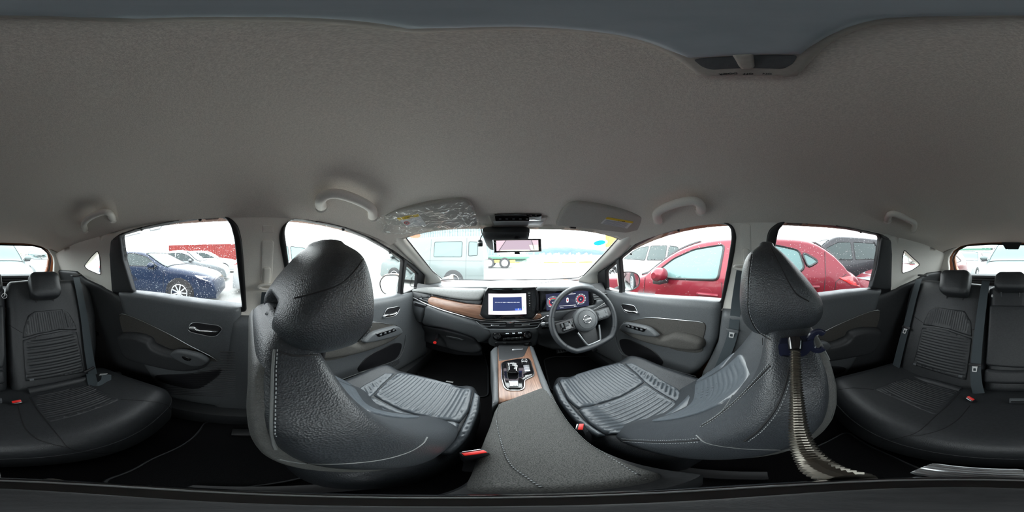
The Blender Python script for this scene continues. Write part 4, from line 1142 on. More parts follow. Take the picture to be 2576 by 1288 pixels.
# ------------------------------------------------------------------ steering wheel
WC = np.array([0.405, 0.755, -0.352]); wt = math.radians(24)
wx = np.array([1.0, 0, 0]); wy = np.array([0, math.sin(wt), math.cos(wt)]); wnn = np.array([0, -math.cos(wt), math.sin(wt)])
rollw = math.radians(8)      # the wheel is turned slightly
ex = wx * math.cos(rollw) + wy * math.sin(rollw); ey = -wx * math.sin(rollw) + wy * math.cos(rollw)
SW = tilted(WC, ex, ey)
if (SW.P(0, 0, 1) - SW.P(0, 0, 0)).dot(wnn) < 0:
    _o = SW; SW = Surf(lambda u, v, h: _o.P(u, v, -h), lambda p, h: -_o.imp(p, -h), _o.uv)
swh = thing('steering_wheel', 'black leather steering wheel with flat bottom and round airbag hub', 'steering wheel', tuple(WC))
rim = []
for k in range(72):
    a = 2 * math.pi * k / 72; R = 0.184
    u, v = R * math.cos(a), R * math.sin(a)
    if v < -0.150: v = -0.150 - (v + 0.150) * -0.25
    rim.append(SW.P(u, v, 0.0))
mb = MB(); tube(mb, rim, 0.0165, 12, closed=True, flat=(0.92, 1.1)); mb.build('rim', M['leather'], swh)
for a in (160, 20, 215, 325):
    t = math.radians(a); mb = MB()
    c = np.array([0.184 * math.cos(t), max(0.184 * math.sin(t), -0.152)])
    e1 = np.array([math.cos(t), math.sin(t)])
    cir = [SW.P(c[0] + e1[0] * 0.0172 * math.cos(q), c[1] + e1[1] * 0.0172 * math.cos(q), 0.0172 * math.sin(q)) for q in np.linspace(0, 2 * math.pi, 18, endpoint=False)]
    tube(mb, cir, 0.0009, 5, closed=True); mb.build('rim_seam', M['darkthread'], swh)
mb = MB(); lathe(mb, SW.P(0, 0, -0.02), wnn, [(0.05, -0.03), (0.068, -0.01), (0.070, 0.02), (0.066, 0.034), (0.058, 0.040), (0.052, 0.0415), (0.0, 0.044)], 48)
hub = mb.build('airbag_hub', M['plastic_soft'], swh)
mb = MB(); tube(mb, [SW.P(0.052 * math.cos(a), 0.052 * math.sin(a), 0.0218) for a in np.linspace(0, 2 * math.pi, 48, endpoint=False)], 0.0008, 5, closed=True); mb.build('hub_groove', M['darkthread'], hub)
# emblem: ring broken by a name bar
mb = MB()
for a0, a1 in ((12, 168), (192, 348)):
    tube(mb, [SW.P(0.0215 * math.cos(a), 0.0215 * math.sin(a), 0.0250) for a in np.radians(np.linspace(a0, a1, 24))], 0.0021, 6)
em = mb.build('emblem', M['chrome'], hub)
mb = MB(); text_mb(mb, 'NISSAN', frame_mat(SW.P(0, 0, 0.0255), tuple(ex), tuple(ey)), 0.0125, 0.0016, sx=1.02); mb.build('emblem_lettering', M['chrome'], em, smooth=False)
for s in (-1, 1):
    o = round_poly(np.array([(s * 0.06, 0.030), (s * 0.172, 0.026), (s * 0.172, -0.028), (s * 0.140, -0.040), (s * 0.066, -0.034)]), 0.01)
    sp_ = PIL('spoke', SW, o, M['plastic'], swh, hgt=0.010, r=0.012, h0=-0.004, thick=0.022, step=0.012, grid=(0.03, 0.03))
    pad = PIL('spoke_pad', SW, round_poly(np.array([(s * 0.074, 0.022), (s * 0.146, 0.020), (s * 0.142, -0.028), (s * 0.076, -0.026)]), 0.006), M['piano'] if s < 0 else M['plastic_soft'], sp_, hgt=0.003, r=0.003, h0=0.006, thick=0.006, step=0.02)
    for (bu, bv, bw, bh) in ((0.086, 0.008, 0.010, 0.022), (0.110, 0.006, 0.022, 0.022), (0.134, 0.006, 0.010, 0.022), (0.090, -0.019, 0.012, 0.008), (0.110, -0.019, 0.012, 0.008), (0.130, -0.019, 0.012, 0.008)):
        if s > 0 and bw > 0.02: continue
        PIL('spoke_button', SW, round_poly(np.array([(s * bu - bw / 2, bv - bh / 2), (s * bu + bw / 2, bv - bh / 2), (s * bu + bw / 2, bv + bh / 2), (s * bu - bw / 2, bv + bh / 2)]), 0.002), M['plastic_soft'], sp_, hgt=0.002, r=0.0015, h0=0.0088, thick=0.003, step=0.02)
PIL('lower_spoke', SW, round_poly(np.array([(-0.052, -0.045), (0.052, -0.045), (0.042, -0.150), (-0.042, -0.150)]), 0.008), M['plastic'], swh, hgt=0.006, r=0.01, h0=-0.016, thick=0.012, step=0.015)
mb = MB(); tube(mb, [SW.P(a, b, 0.0) for a, b in smooth_open([(-0.066, -0.056), (-0.050, -0.110), (-0.040, -0.138), (-0.030, -0.143), (0.030, -0.143), (0.040, -0.138), (0.050, -0.110), (0.066, -0.056)], 4)], 0.0052, 8); mb.build('spoke_trim', M['silver'], swh)
col = thing('steering_column', 'dark steering column cover with indicator stalks behind the wheel', 'steering column', tuple(SW.P(0, 0, -0.12)))
mb = MB(); secs = []
for q, rr in ((-0.045, 0.056), (-0.07, 0.072), (-0.16, 0.08), (-0.24, 0.075)):
    secs.append([SW.P(rr * 1.1 * math.cos(a), rr * math.sin(a) * 0.9, q) for a in np.linspace(0, 2 * math.pi, 28, endpoint=False)])
loft(mb, secs); mb.build('column_cover', M['plastic'], col)
for s in (-1, 1):
    st = MB(); pth = [SW.P(s * 0.06, 0.02, -0.09), SW.P(s * 0.13, 0.028, -0.08), SW.P(s * 0.20, 0.036, -0.065)]
    tube(st, pth, [0.008, 0.0075, 0.010], 10); k = st.build('stalk', M['plastic'], col)
    st = MB(); lathe(st, SW.P(s * 0.205, 0.0365, -0.064), SW.P(s * 1, 0.05, 0) - SW.P(0, 0, 0), [(0.0, -0.004), (0.011, -0.004), (0.012, 0.006), (0.009, 0.014), (0.0, 0.015)], 16); st.build('stalk_knob', M['silver'] if s < 0 else M['plastic'], k)

# ------------------------------------------------------------------ centre console
CZ = -0.52
CON = topz(lambda x, y: CZ - 0.02 * max(0, (y - 0.45)) )
con = thing('centre_console', 'centre console between the seats with wood top and gear selector', 'console', (CX, 0.45, -0.97))
def C(pts, h=0.0, sm=0): return pxo(CON, pts, h, sm)
mb = MB(); box(mb, (0.035, 0.68, -0.78), (0.145, 0.46, 0.46), 0.01); mb.build('console_body', M['plastic'], con, smooth=False)
PIL('console_rail', CON, C([(1234, 884), (1243, 874), (1252, 872), (1255, 1009), (1238, 1022), (1240, 940)]), M['plastic_soft'], con, hgt=0.012, r=0.010, h0=-0.005, thick=0.25, step=0.015, grid=(0.03, 0.03))
PIL('console_rail', CON, C([(1331, 870), (1342, 872), (1358, 916), (1376, 960), (1392, 1000), (1383, 1004), (1366, 985), (1348, 930)]), M['plastic_soft'], con, hgt=0.012, r=0.010, h0=-0.005, thick=0.25, step=0.015, grid=(0.03, 0.03))
PIL('wood_panel', CON, C([(1252, 872), (1333, 869), (1348, 925), (1362, 968), (1374, 990), (1300, 1002), (1254, 1012)]), M['wood_console'], con, hgt=0.004, r=0.004, h0=-0.003, thick=0.05, step=0.03, grid=(0.04, 0.04))
PIL('storage_tray', CON, C([(1253, 871), (1330, 870), (1319, 895), (1313, 899), (1296, 902), (1255, 909)]), M['plastic'], con, hgt=0.002, r=0.006, h0=0.0008, thick=0.01, step=0.02, grid=(0.03, 0.03))
PIL('tray_pad', CON, C([(1290, 876), (1316, 874), (1316, 880), (1288, 882)]), M['silver'], con, hgt=0.002, r=0.002, h0=0.0025, thick=0.003, step=0.02)
sh_px = [(1261, 917), (1266, 912), (1280, 909), (1304, 905), (1330, 903.5), (1335, 910), (1344, 939), (1342, 947), (1320, 958), (1319, 977), (1312, 983), (1277, 983), (1268, 975), (1262, 953)]
gs = PIL('gear_panel', CON, round_poly(C(sh_px), 0.008), M['piano'], con, hgt=0.012, r=0.008, h0=0.0, thick=0.01, step=0.012, grid=(0.03, 0.03))
mb = MB(); tube(mb, [CON.P(a, b, 0.004) for a, b in round_poly(C(sh_px), 0.008)], 0.0022, 6, closed=True); mb.build('gear_panel_rim', M['chrome'], gs)
o = C([(1279, 958), (1304, 958), (1305, 973), (1281, 973)], 0.012)
pk = PIL('parking_switch', CON, round_poly(o, 0.003), M['silver'], gs, hgt=0.004, r=0.003, h0=0.0118, thick=0.006, step=0.01)
pc = o.mean(0); mb = MB(); text_mb(mb, 'P', frame_mat(CON.P(pc[0], pc[1], 0.0162), (1, 0, 0), (0, 1, 0)), 0.012, 0.0006); mb.build('switch_lettering', M['white'], pk, smooth=False)
o = C([(1316, 919), (1331, 918), (1335, 934), (1320, 936)], 0.012)
md = PIL('mode_switch', CON, round_poly(o, 0.003), M['silver'], gs, hgt=0.003, r=0.002, h0=0.0118, thick=0.006, step=0.01)
for k, s_ in enumerate(('EV', 'DRIVE', 'MODE')):
    t = 0.15 + 0.35 * k; p = (o[0] + o[1]) / 2 * (1 - t) + (o[2] + o[3]) / 2 * t
    mb = MB(); text_mb(mb, s_, frame_mat(CON.P(p[0], p[1], 0.0152), (1, 0, 0), (0, 1, 0)), 0.0068, 0.0004); mb.build('switch_lettering', M['white'], md, smooth=False)
p = C([(1319, 908.5)], 0.012)[0]
mb = MB(); lathe(mb, CON.P(p[0], p[1], 0.011), (0, 0, 1), [(0.015, 0), (0.015, 0.004), (0.013, 0.006), (0, 0.0062)], 28); pw_ = mb.build('start_button', M['piano'], gs)
mb = MB(); tube(mb, [CON.P(p[0] + 0.0125 * math.cos(a), p[1] + 0.0125 * math.sin(a), 0.0172) for a in np.linspace(0, 2 * math.pi, 28, endpoint=False)], 0.0009, 5, closed=True); mb.build('start_ring', M['silver'], pw_)
mb = MB(); text_mb(mb, 'POWER', frame_mat(CON.P(p[0], p[1], 0.0176), (1, 0, 0), (0, 1, 0)), 0.0052, 0.0004); mb.build('switch_lettering', M['white'], pw_, smooth=False)
# gear selector
kb = C([(1274, 916), (1304, 915), (1305, 938), (1274, 941)], 0.03)
sel = thing('gear_selector', 'small glossy black gear selector with silver edge on the console', 'gear selector', tuple(CON.P(kb[:, 0].mean(), kb[:, 1].mean(), 0.008)))
SELF = tilted(CON.P(kb[:, 0].mean(), kb[:, 1].mean(), 0.034), (1, 0, 0), (0, 1, 0.25))
PIL('selector_knob', SELF, round_poly(np.array([(-0.021, -0.032), (0.021, -0.032), (0.023, 0.032), (-0.023, 0.032)]), 0.006), M['piano'], sel, hgt=0.012, r=0.012, h0=0.0, thick=0.03, step=0.008, grid=(0.02, 0.02))
mb = MB(); tube(mb, [SELF.P(a, b, 0.012) for a, b in [(-0.017, -0.028), (-0.018, 0.004), (0.018, 0.004), (0.012, -0.026)]], 0.0014, 6); mb.build('selector_edge', M['chrome'], sel)
mb = MB(); tube(mb, [SELF.P(0.007 * math.cos(a), 0.02 + 0.005 * math.sin(a), 0.0122) for a in np.linspace(0.3, 2.8, 12)], 0.0006, 4)
text_mb(mb, 'R\nN\nD', frame_mat(SELF.P(0, 0.010, 0.0124), (1, 0, 0), (0, 1, 0.25)), 0.0036, 0.0004); mb.build('selector_marking', M['white'], sel, smooth=False)
# armrest
arm_px = [(1255, 1013), (1300, 996), (1345, 980), (1364, 973), (1388, 984), (1419, 1045), (1470, 1101), (1551, 1151), (1640, 1183), (1668, 1193), (1640, 1207), (1560, 1222), (1451, 1233), (1325, 1237), (1200, 1235), (1172, 1228), (1176, 1210), (1200, 1145), (1222, 1095), (1244, 1032)]
ap_ = C(arm_px)
arm = thing('armrest_box', 'grey fabric armrest lid with pale stitching between the front seats', 'armrest', (CX, 0.2, -0.75))
PIL('armrest_lid', CON, round_poly(ap_, 0.012), M['tweed'], arm, hgt=0.020, r=0.022, h0=-0.012, thick=0.03, step=0.012, grid=(0.02, 0.02))
lo_, hi_ = ap_.min(0), ap_.max(0)
mb = MB(); box(mb, ((lo_[0] + hi_[0]) / 2, (lo_[1] + hi_[1]) / 2 - 0.02, CZ - 0.14), (hi_[0] - lo_[0] - 0.016, hi_[1] - lo_[1] + 0.0, 0.20), 0.012); mb.build('armrest_bin', M['plastic'], arm)
mb = MB(); box(mb, ((lo_[0] + hi_[0]) / 2 + 0.01, lo_[1] - 0.028, CZ - 0.10), (0.02, 0.006, 0.004), 0.001); mb.build('bin_badge', M['silver'], arm)
ab = bvh_of([c for c in arm.children])
def stitches(path, nr, par, nm, mat, L=0.0035, gap=0.003, w=0.0009, off=0.0006):
    mb = MB(); q = resample(path, (L + gap), False)
    for i in range(len(q) - 1):
        d = q[i + 1] - q[i]; e = q[i] + d * (L / (L + gap))
        n = nr[min(len(nr) - 1, int(i / len(q) * len(nr)))]
        tube(mb, [q[i] + n * off, e + n * off], w, 4)
    return mb.build(nm, mat, par, kind='stuff')
for k, pts in enumerate(([(1256, 1018), (1249, 1045), (1256, 1095), (1281, 1164), (1325, 1201), (1363, 1227)], [(1369, 979), (1419, 1042), (1463, 1101), (1526, 1145), (1627, 1207)])):
    q, nr = cast(ab, pts, 0.0)
    if len(q) > 2:
        stitches(q, nr, arm, 'stitching', M['thread'])
        mb = MB(); tube(mb, q, 0.0012, 5); mb.build('seam', M['darkthread'], arm)
# ------------------------------------------------------------------ front seats
def ip(z, zs, vs):      # smooth interpolation
    zs = np.array(zs); vs = np.array(vs, float)
    return float(np.interp(z, zs, vs))
def smooth_tab(zs, vs, n=60):
    q = smooth_open(np.stack([zs, vs], 1), 8)
    o = np.argsort(q[:, 0]); return q[o, 0], q[o, 1]
BZ = [-0.66, -0.60, -0.50, -0.40, -0.30, -0.22, -0.165, -0.135, -0.118]
BF = [0.300, 0.250, 0.168, 0.098, 0.040, 0.008, -0.004, -0.014, -0.030]
BR = [0.090, 0.050, -0.010, -0.055, -0.088, -0.102, -0.100, -0.090, -0.070]
BA = [0.205, 0.225, 0.243, 0.247, 0.240, 0.212, 0.160, 0.122, 0.088]
tBF, tBR, tBA = smooth_tab(BZ, BF), smooth_tab(BZ, BR), smooth_tab(BZ, BA)
def superloop(a, y0, y1, n, N, xs, z, nf=None):
    pts = []
    yc, b = (y0 + y1) / 2, (y1 - y0) / 2
    for k in range(N):
        t = 2 * math.pi * k / N
        c, s = math.cos(t), math.sin(t)
        e = 2 / n
        pts.append([xs + a * math.copysign(abs(c) ** e, c), yc + b * math.copysign(abs(s) ** e, s), z])
    return np.array(pts)
def seat_zc(xs, y0):
    def f(x, y):
        u = abs(x - xs)
        b = min(1, max(0, (u - 0.135) / 0.075)); b = b * b * (3 - 2 * b)
        return -0.655 + (y - y0 - 0.3) * 0.10 + 0.036 * b 
    return f
def front_seat(name, label, xs, yo, yh, yc, inb):
    """yo: seat-back offset, yh: head-rest offset, yc: cushion offset, inb: sign of the inboard side"""
    t = thing(name, label, 'seat', (xs, 0.3, -0.97), 'front seats')
    secs = []
    zs = np.concatenate([np.linspace(-0.66, -0.17, 34), np.linspace(-0.165, -0.118, 10)])
    for z in zs:
        a = np.interp(z, *tBA); y0 = np.interp(z, *tBR) + yo; y1 = np.interp(z, *tBF) + yo
        L = superloop(a, y0, y1, 5.0, 72, xs, z)
        for p in L:
            if p[1] > (y0 + y1) / 2:
                u = (p[0] - xs) / a
                if abs(u) < 0.72: p[1] -= 0.045 * math.cos(u / 0.72 * math.pi / 2) ** 2
        secs.append(L)
    # rounded crown
    top = secs[-1]; c = top.mean(0)
    for q, dz in ((0.86, 0.006), (0.6, 0.010), (0.25, 0.012)):
        secs.append(c + (top - c) * np.array([q, q, 1]) + np.array([0, 0, dz]))
    mb = MB(); loft(mb, secs); back = mb.build('backrest', M['leather'], t, angle=70)
    # rear shell panel
    def yrear(x, z): return float(np.interp(z, *tBR)) + yo
    RS = Surf(lambda x, z, h: (x, yrear(x, z) - h, z), lambda p, h: p[1] - (yrear(p[0], p[2]) - h), lambda p: (p[0], p[2]))
    o = []
    for z in np.linspace(-0.60, -0.15, 12): o.append((xs - np.interp(z, *tBA) * 0.93, z))
    for z in np.linspace(-0.15, -0.60, 12): o.append((xs + np.interp(z, *tBA) * 0.93, z))
    PIL('back_panel', RS, o, M['vinyl'], t, hgt=0.008, r=0.02, h0=-0.003, thick=0.01, step=0.02, grid=(0.04, 0.04))
    # cushion
    CU = topz(seat_zc(xs, yc))
    out = round_poly(np.array([(xs - 0.235, yc + 0.10), (xs + 0.235, yc + 0.10), (xs + 0.246, yc + 0.35), (xs + 0.240, yc + 0.56), (xs + 0.20, yc + 0.645), (xs, yc + 0.672), (xs - 0.20, yc + 0.645), (xs - 0.240, yc + 0.56), (xs - 0.246, yc + 0.35)]), 0.05, 6)
    PIL('cushion', CU, out, M['leather'], t, hgt=0.05, r=0.045, h0=-0.05, thick=0.13, step=0.02, grid=(0.025, 0.03), angle=70)
    mb = MB(); box(mb, (xs, yc + 0.32, -0.87), (0.40, 0.42, 0.16), 0.02); mb.build('seat_base', M['black'], t)
    for s in (-1, 1):
        mb = MB(); box(mb, (xs + s * 0.19, yc + 0.30, -0.962), (0.05, 0.62, 0.03), 0.005); mb.build('seat_rail', M['black'], t)
    return t, back, CU, RS
drv, drv_back, DCU, DRS = front_seat('driver_seat', 'black leather driver seat with quilted cushion behind the steering wheel', 0.405, 0.0, 0.0, 0.0, -1)
pas, pas_back, PCU, PRS = front_seat('passenger_seat', 'black leather front passenger seat seen close up from its side', -0.315, 0.105, 0.16, -0.045, 1)
# quilted cushion panels traced on the driver cushion, mirrored for the passenger
cu = {k: np.minimum(pxo(DCU, v, 0.002), np.array([9, 0.655])) for k, v in dict(
 front=[(1406, 957), (1450, 942), (1481, 932.5), (1520, 922), (1556, 914), (1568, 916), (1598, 940), (1621, 962), (1562, 998), (1501, 1018), (1454, 1029), (1428, 1005)],
 rear=[(1455, 1031), (1501, 1020), (1562, 1000), (1623, 965), (1673, 998), (1722, 1024), (1690, 1052), (1632, 1088), (1560, 1093), (1526, 1093), (1485, 1067)],
 inner=[(1393, 973), (1403, 962), (1428, 1009), (1475, 1062), (1522, 1094), (1501, 1098), (1446, 1058), (1407, 1008)],
 outer=[(1570, 914), (1592, 914), (1642, 940), (1703, 977), (1745, 1018), (1725, 1022), (1673, 995), (1623, 962), (1600, 939)]).items()}
for t, CU, xs, yc, mir in ((drv, DCU, 0.405, 0.0, 1), (pas, PCU, -0.315, -0.045, -1)):
    for k, ang, pit in (('front', 0.0, 0.0155), ('rear', math.pi / 2, 0.0165), ('inner', 0.9, 0.018), ('outer', 2.0, 0.018)):
        o = cu[k].copy(); o[:, 0] = xs + (o[:, 0] - 0.405) * mir; o[:, 1] += yc
        a = ang if mir > 0 else -ang
        PIL('quilted_panel', CU, o, M['leather_pad'], t, hgt=0.012, r=0.010, h0=-0.001, thick=0.008, step=0.012, grid=(pit / 6, 0.02), ang=a, ribs=(pit, 0.0062), angle=80)
# lower backrest fold above the cushion
for t, xs, yo in ((drv, 0.405, 0.0), (pas, -0.315, 0.105)):
    mb = MB(); tube(mb, [(xs + u, 0.215 + yo * 0.8 - 0.010 * math.cos(u / 0.2 * 1.5), -0.618) for u in np.linspace(-0.165, 0.165, 12)], [0.012] + [0.026] * 10 + [0.012], 10); mb.build('lumbar_roll', M['leather_pad'], t)
    def yfr(x, z, xs=xs, yo=yo):
        a = np.interp(z, *tBA); u = (x - xs) / a; y = np.interp(z, *tBF) + yo
        y0 = np.interp(z, *tBR) + yo; b = (y - y0) / 2
        y = (y + y0) / 2 + b * max(0.0, 1 - min(1, abs(u)) ** 5) ** 0.2
        return float(y - (0.045 * math.cos(u / 0.72 * math.pi / 2) ** 2 if abs(u) < 0.72 else 0))
    FS = Surf(lambda x, z, h, f=yfr: (x, f(x, z) + h, z), None, None)
    PIL('backrest_insert', FS, round_poly(np.array([(xs - 0.13, -0.575), (xs + 0.13, -0.575), (xs + 0.125, -0.36), (xs - 0.125, -0.36)]), 0.02), M['leather_pad'], t, hgt=0.006, r=0.012, h0=0.003, thick=0.008, step=0.015, grid=(0.0035, 0.03), ang=math.pi / 2, ribs=(0.02, 0.0045), angle=80)
    for sg in ((1,) if xs > 0 else (-1,)):
        PIL('bolster_insert', FS, round_poly(np.array([(xs + sg * 0.142, -0.585), (xs + sg * 0.200, -0.560), (xs + sg * 0.212, -0.45), (xs + sg * 0.190, -0.40), (xs + sg * 0.142, -0.46)]), 0.015), M['leather_pad'], t, hgt=0.008, r=0.010, h0=-0.001, thick=0.008, step=0.012, grid=(0.0032, 0.03), ang=math.pi / 2 + sg * 0.5, ribs=(0.018, 0.0042), angle=80)

# head rests
HZ = [-0.158, -0.135, -0.10, -0.06, -0.02, 0.005, 0.022]
HF = [0.030, 0.042, 0.047, 0.046, 0.040, 0.028, 0.006]
HR = [-0.098, -0.128, -0.132, -0.108, -0.074, -0.050, -0.030]
HA = [0.106, 0.128, 0.135, 0.130, 0.116, 0.100, 0.072]
tHF, tHR, tHA = smooth_tab(HZ, HF), smooth_tab(HZ, HR), smooth_tab(HZ, HA)
def head_rest(t, xs, yh):
    secs = []
    for z in np.linspace(-0.158, 0.022, 30):
        a = np.interp(z, *tHA); y0 = np.interp(z, *tHR) + yh; y1 = np.interp(z, *tHF) + yh
        L = superloop(a, y0, y1, 3.4, 56, xs, z)
        for p in L:      # arched notch in the lower rear edge
            if p[1] < (y0 + y1) / 2 and z < -0.075:
                k = max(0, 1 - ((p[0] - xs) / 0.058) ** 4) * min(1, (-0.075 - z) / 0.03)
                p[1] += 0.055 * k
        secs.append(L)
    for end, dz in ((0, -1), (-1, 1)):
        c = secs[end].mean(0); ring = secs[end]
        ex_ = [c + (ring - c) * np.array([q, q, 1]) + np.array([0, 0, dz * d]) for q, d in ((0.88, 0.006), (0.62, 0.010), (0.25, 0.012))]
        secs = ex_[::-1] + secs if end == 0 else secs + ex_
    mb = MB(); loft(mb, secs); h = mb.build('headrest', M['leather'], t, angle=80)
    for s in (-1, 1):
        mb = MB(); tube(mb, [(xs + s * 0.062, yh - 0.045, -0.20), (xs + s * 0.062, yh - 0.035, -0.14)], 0.0065, 10); mb.build('headrest_post', M['black'], t)
        mb = MB(); lathe(mb, (xs + s * 0.062, yh - 0.042, -0.148 - (0.03 if False else 0.0)), (0, 0.15, 1), [(0.02, -0.02), (0.02, -0.004), (0.016, 0.0), (0.0, 0.001)], 18); mb.build('post_bushing', M['plastic'], t)
    return h
drv_head = head_rest(drv, 0.405, 0.0)
pas_head = head_rest(pas, -0.315, 0.165)

# seams, piping and stitching laid on the leather
bp = bvh_of([pas_back, pas_head] + [c for c in pas.children if c.name.startswith('back_panel')])
bd = bvh_of([drv_back, drv_head] + [c for c in drv.children if c.name.startswith('back_panel')])
def seam(b, t, pts, r=0.0016, mat='darkthread', st=None, lift=0.0003, nm='seam'):
    q, nr = cast(b, pts, lift)
    if len(q) < 3: return
    # drop jumps between separate surfaces
    keep = [0]
    for i in range(1, len(q)):
        if np.linalg.norm(q[i] - q[keep[-1]]) < 0.06: keep.append(i)
    q = q[keep]; nr = nr[keep]
    if len(q) < 3: return
    mb = MB(); tube(mb, q, r, 6); mb.build(nm, M[mat], t)
    if st:
        for off in (st if isinstance(st, (list, tuple)) else [st]):
            d = np.gradient(q, axis=0); sd = np.cross(nr, d); sd /= (np.linalg.norm(sd, axis=1)[:, None] + 1e-9)
            stitches(q + sd * off, nr, t, 'stitching', M['thread'] if mat != 'x' else M['thread'], 0.0035, 0.0028, 0.0007)
seam(bp, pas, [(925, 632), (905, 665), (880, 695), (850, 718), (800, 735), (740, 750)], 0.0010)
seam(bp, pas, [(942, 655), (949, 700), (949, 750), (944, 795), (925, 830), (893, 866)], 0.0010, st=0.004)
seam(bp, pas, [(690, 880), (686, 930), (684, 1000), (683, 1060), (687, 1110), (694, 1130)], 0.0018, 'piping', st=0.004)
seam(bp, pas, [(700, 884), (740, 895), (800, 893), (850, 891), (868, 892)], 0.0014)
seam(bp, pas, [(862, 893), (900, 930), (950, 975), (1000, 1020), (1045, 1072), (1062, 1108)], 0.0012)
seam(bp, pas, [(700, 1155), (760, 1165), (850, 1167), (950, 1158), (1020, 1140), (1060, 1118), (1074, 1100)], 0.0012, 'piping')
seam(bd, drv, [(1891, 640), (1884, 690), (1882, 740), (1884, 790), (1905, 832), (1940, 856)], 0.0010, st=0.004)
seam(bd, drv, [(1940, 625), (1960, 665), (1985, 712), (2005, 740), (2035, 758)], 0.0012)
seam(bd, drv, [(2068, 870), (2090, 915), (2104, 965), (2106, 1020), (2098, 1070)], 0.0018, 'piping')
seam(bd, drv, [(1985, 922), (1975, 970), (1950, 1030), (1910, 1080), (1872, 1110)], 0.0014, st=0.004)
seam(bd, drv, [(1938, 920), (1900, 960), (1850, 1010), (1800, 1050), (1765, 1072)], 0.0014, st=(0.005, -0.005))
seam(bd, drv, [(1512, 1101), (1580, 1108), (1660, 1112), (1720, 1110), (1760, 1107)], 0.0014, st=(0.005, -0.005))
seam(bd, drv, [(1752, 1095), (1780, 1115), (1850, 1127), (1930, 1131), (2000, 1130), (2060, 1115), (2092, 1092)], 0.0012, 'piping')
seam(bd, drv, [(1918, 850), (1920, 890), (1925, 905), (1950, 908), (2000, 905), (2050, 900)], 0.0012)
seam(bd, drv, [(1866, 900), (1862, 935), (1850, 980), (1820, 1030), (1790, 1055), (1762, 1074)], 0.0010, 'piping')
for k in range(9):      # quilted ribs of the outer backrest bolster
    tt = k / 8
    a = np.array([1753, 962]) * (1 - tt) + np.array([1760, 1008]) * tt; b = np.array([1834, 930]) * (1 - tt) + np.array([1778, 1000]) * tt
    seam(bd, drv, [tuple(a), tuple((a + b) / 2), tuple(b)], 0.006, 'leather_pad', lift=-0.002, nm='bolster_rib')

# front buckles
def buckle(px_, py_, z, rot, label, sz=1.0, grp='seat belt buckles', up=(0, 0.2, 1)):
    p = onZ(px_, py_, z)
    t = thing('belt_buckle', label, 'buckle', tuple(p + np.array([0, 0, -0.06])), grp)
    d = np.array([math.cos(rot), math.sin(rot), 0.0]); upv = np.array(up, float); upv -= d * upv.dot(d); upv /= np.linalg.norm(upv); e = np.cross(upv, d)
    mb = MB(); obox(mb, p - upv * 0.03 * sz, d, e, upv, 0.042 * sz, 0.022 * sz, 0.062 * sz, 0.004); mb.build('buckle_body', M['black'], t)
    mb = MB(); obox(mb, p + upv * 0.001 - e * 0.002, d, e, upv, 0.036 * sz, 0.013 * sz, 0.006 * sz, 0.0015); mb.build('release_button', M['red'], t)
    mb = MB(); obox(mb, p + upv * 0.0012 + e * 0.0085 * sz, d, e, upv, 0.03 * sz, 0.003 * sz, 0.004, 0.0005); mb.build('buckle_slot', M['silver'], t)
    mb = MB(); tube(mb, [p - upv * 0.06 * sz, p - upv * 0.13 * sz - np.array([0, 0.02, 0])], 0.011, 8, flat=(1.3, 0.5)); mb.build('buckle_stem', M['black'], t)
    return t
buckle(1192, 1139, -0.50, 0.6, 'red seat belt buckle between the passenger seat and the armrest', 0.8)
buckle(1459, 1074, -0.555, 1.0, 'red seat belt buckle between the armrest and the driver seat', 0.75)

# ------------------------------------------------------------------ rear bench
def zb(x, y): return -0.615 + 0.22 * min(0, (y + 0.28)) + 0.02 * ((x - CX) / 0.5) ** 2
RBC = topz(zb)
bench = thing('rear_bench', 'black leather rear bench with ribbed inserts and three headrests', 'bench', (CX, -0.6, -0.98))
co = round_poly(np.array([(CX - 0.60, -0.74), (CX - 0.585, -0.40), (CX - 0.56, -0.245), (CX - 0.28, -0.225), (CX, -0.235), (CX + 0.28, -0.225), (CX + 0.56, -0.245), (CX + 0.585, -0.40), (CX + 0.60, -0.74)]), 0.14, 8)
cush = PIL('bench_cushion', RBC, co, M['leather_rear'], bench, hgt=0.07, r=0.06, h0=-0.07, thick=0.14, step=0.025, grid=(0.04, 0.04), angle=80)
mb = MB(); tube(mb, [RBC.P(a, b, -0.075) for a, b in co if b > -0.7], 0.0025, 6); mb.build('cushion_piping', M['leather_rear'], bench)
PIL('bench_plinth', RBC, CX_o := [(CX - 0.56, -0.9), (CX - 0.56, -0.34), (CX + 0.56, -0.34), (CX + 0.56, -0.9)], M['carpet'], bench, hgt=0, r=0, h0=-0.20, thick=0.16, step=0.5, grid=(1, 1))
RB = tilted((CX, -0.605, -0.705), (-1, 0, 0), (0, -0.34, 0.57))
def B(pts, h=0.0, sm=0): return pxo(RB, pts, h, sm)
def rback(nm, pts, h=0.0, **kw):
    return PIL(nm, RB, round_poly(B(pts), 0.04, 5), M['leather_rear'], bench, hgt=0.05, r=0.045, h0=-0.05 + h, thick=0.08, step=0.02, grid=(0.04, 0.04), angle=80, **kw)
bL = rback('backrest', [(16, 716), (22, 703), (75, 698), (180, 698), (214, 703), (232, 726), (246, 790), (250, 870), (240, 950), (130, 985), (30, 995), (22, 900)])
bR = rback('backrest', [(2300, 704), (2330, 699), (2400, 703), (2478, 710), (2484, 716), (2480, 900), (2468, 990), (2380, 985), (2255, 950), (2258, 870), (2270, 790), (2283, 726)])
bC = rback('backrest', [(2486, 722), (2500, 714), (2580, 714), (2588, 722), (2594, 900), (2596, 992), (2470, 988), (2482, 900)], h=0.006)
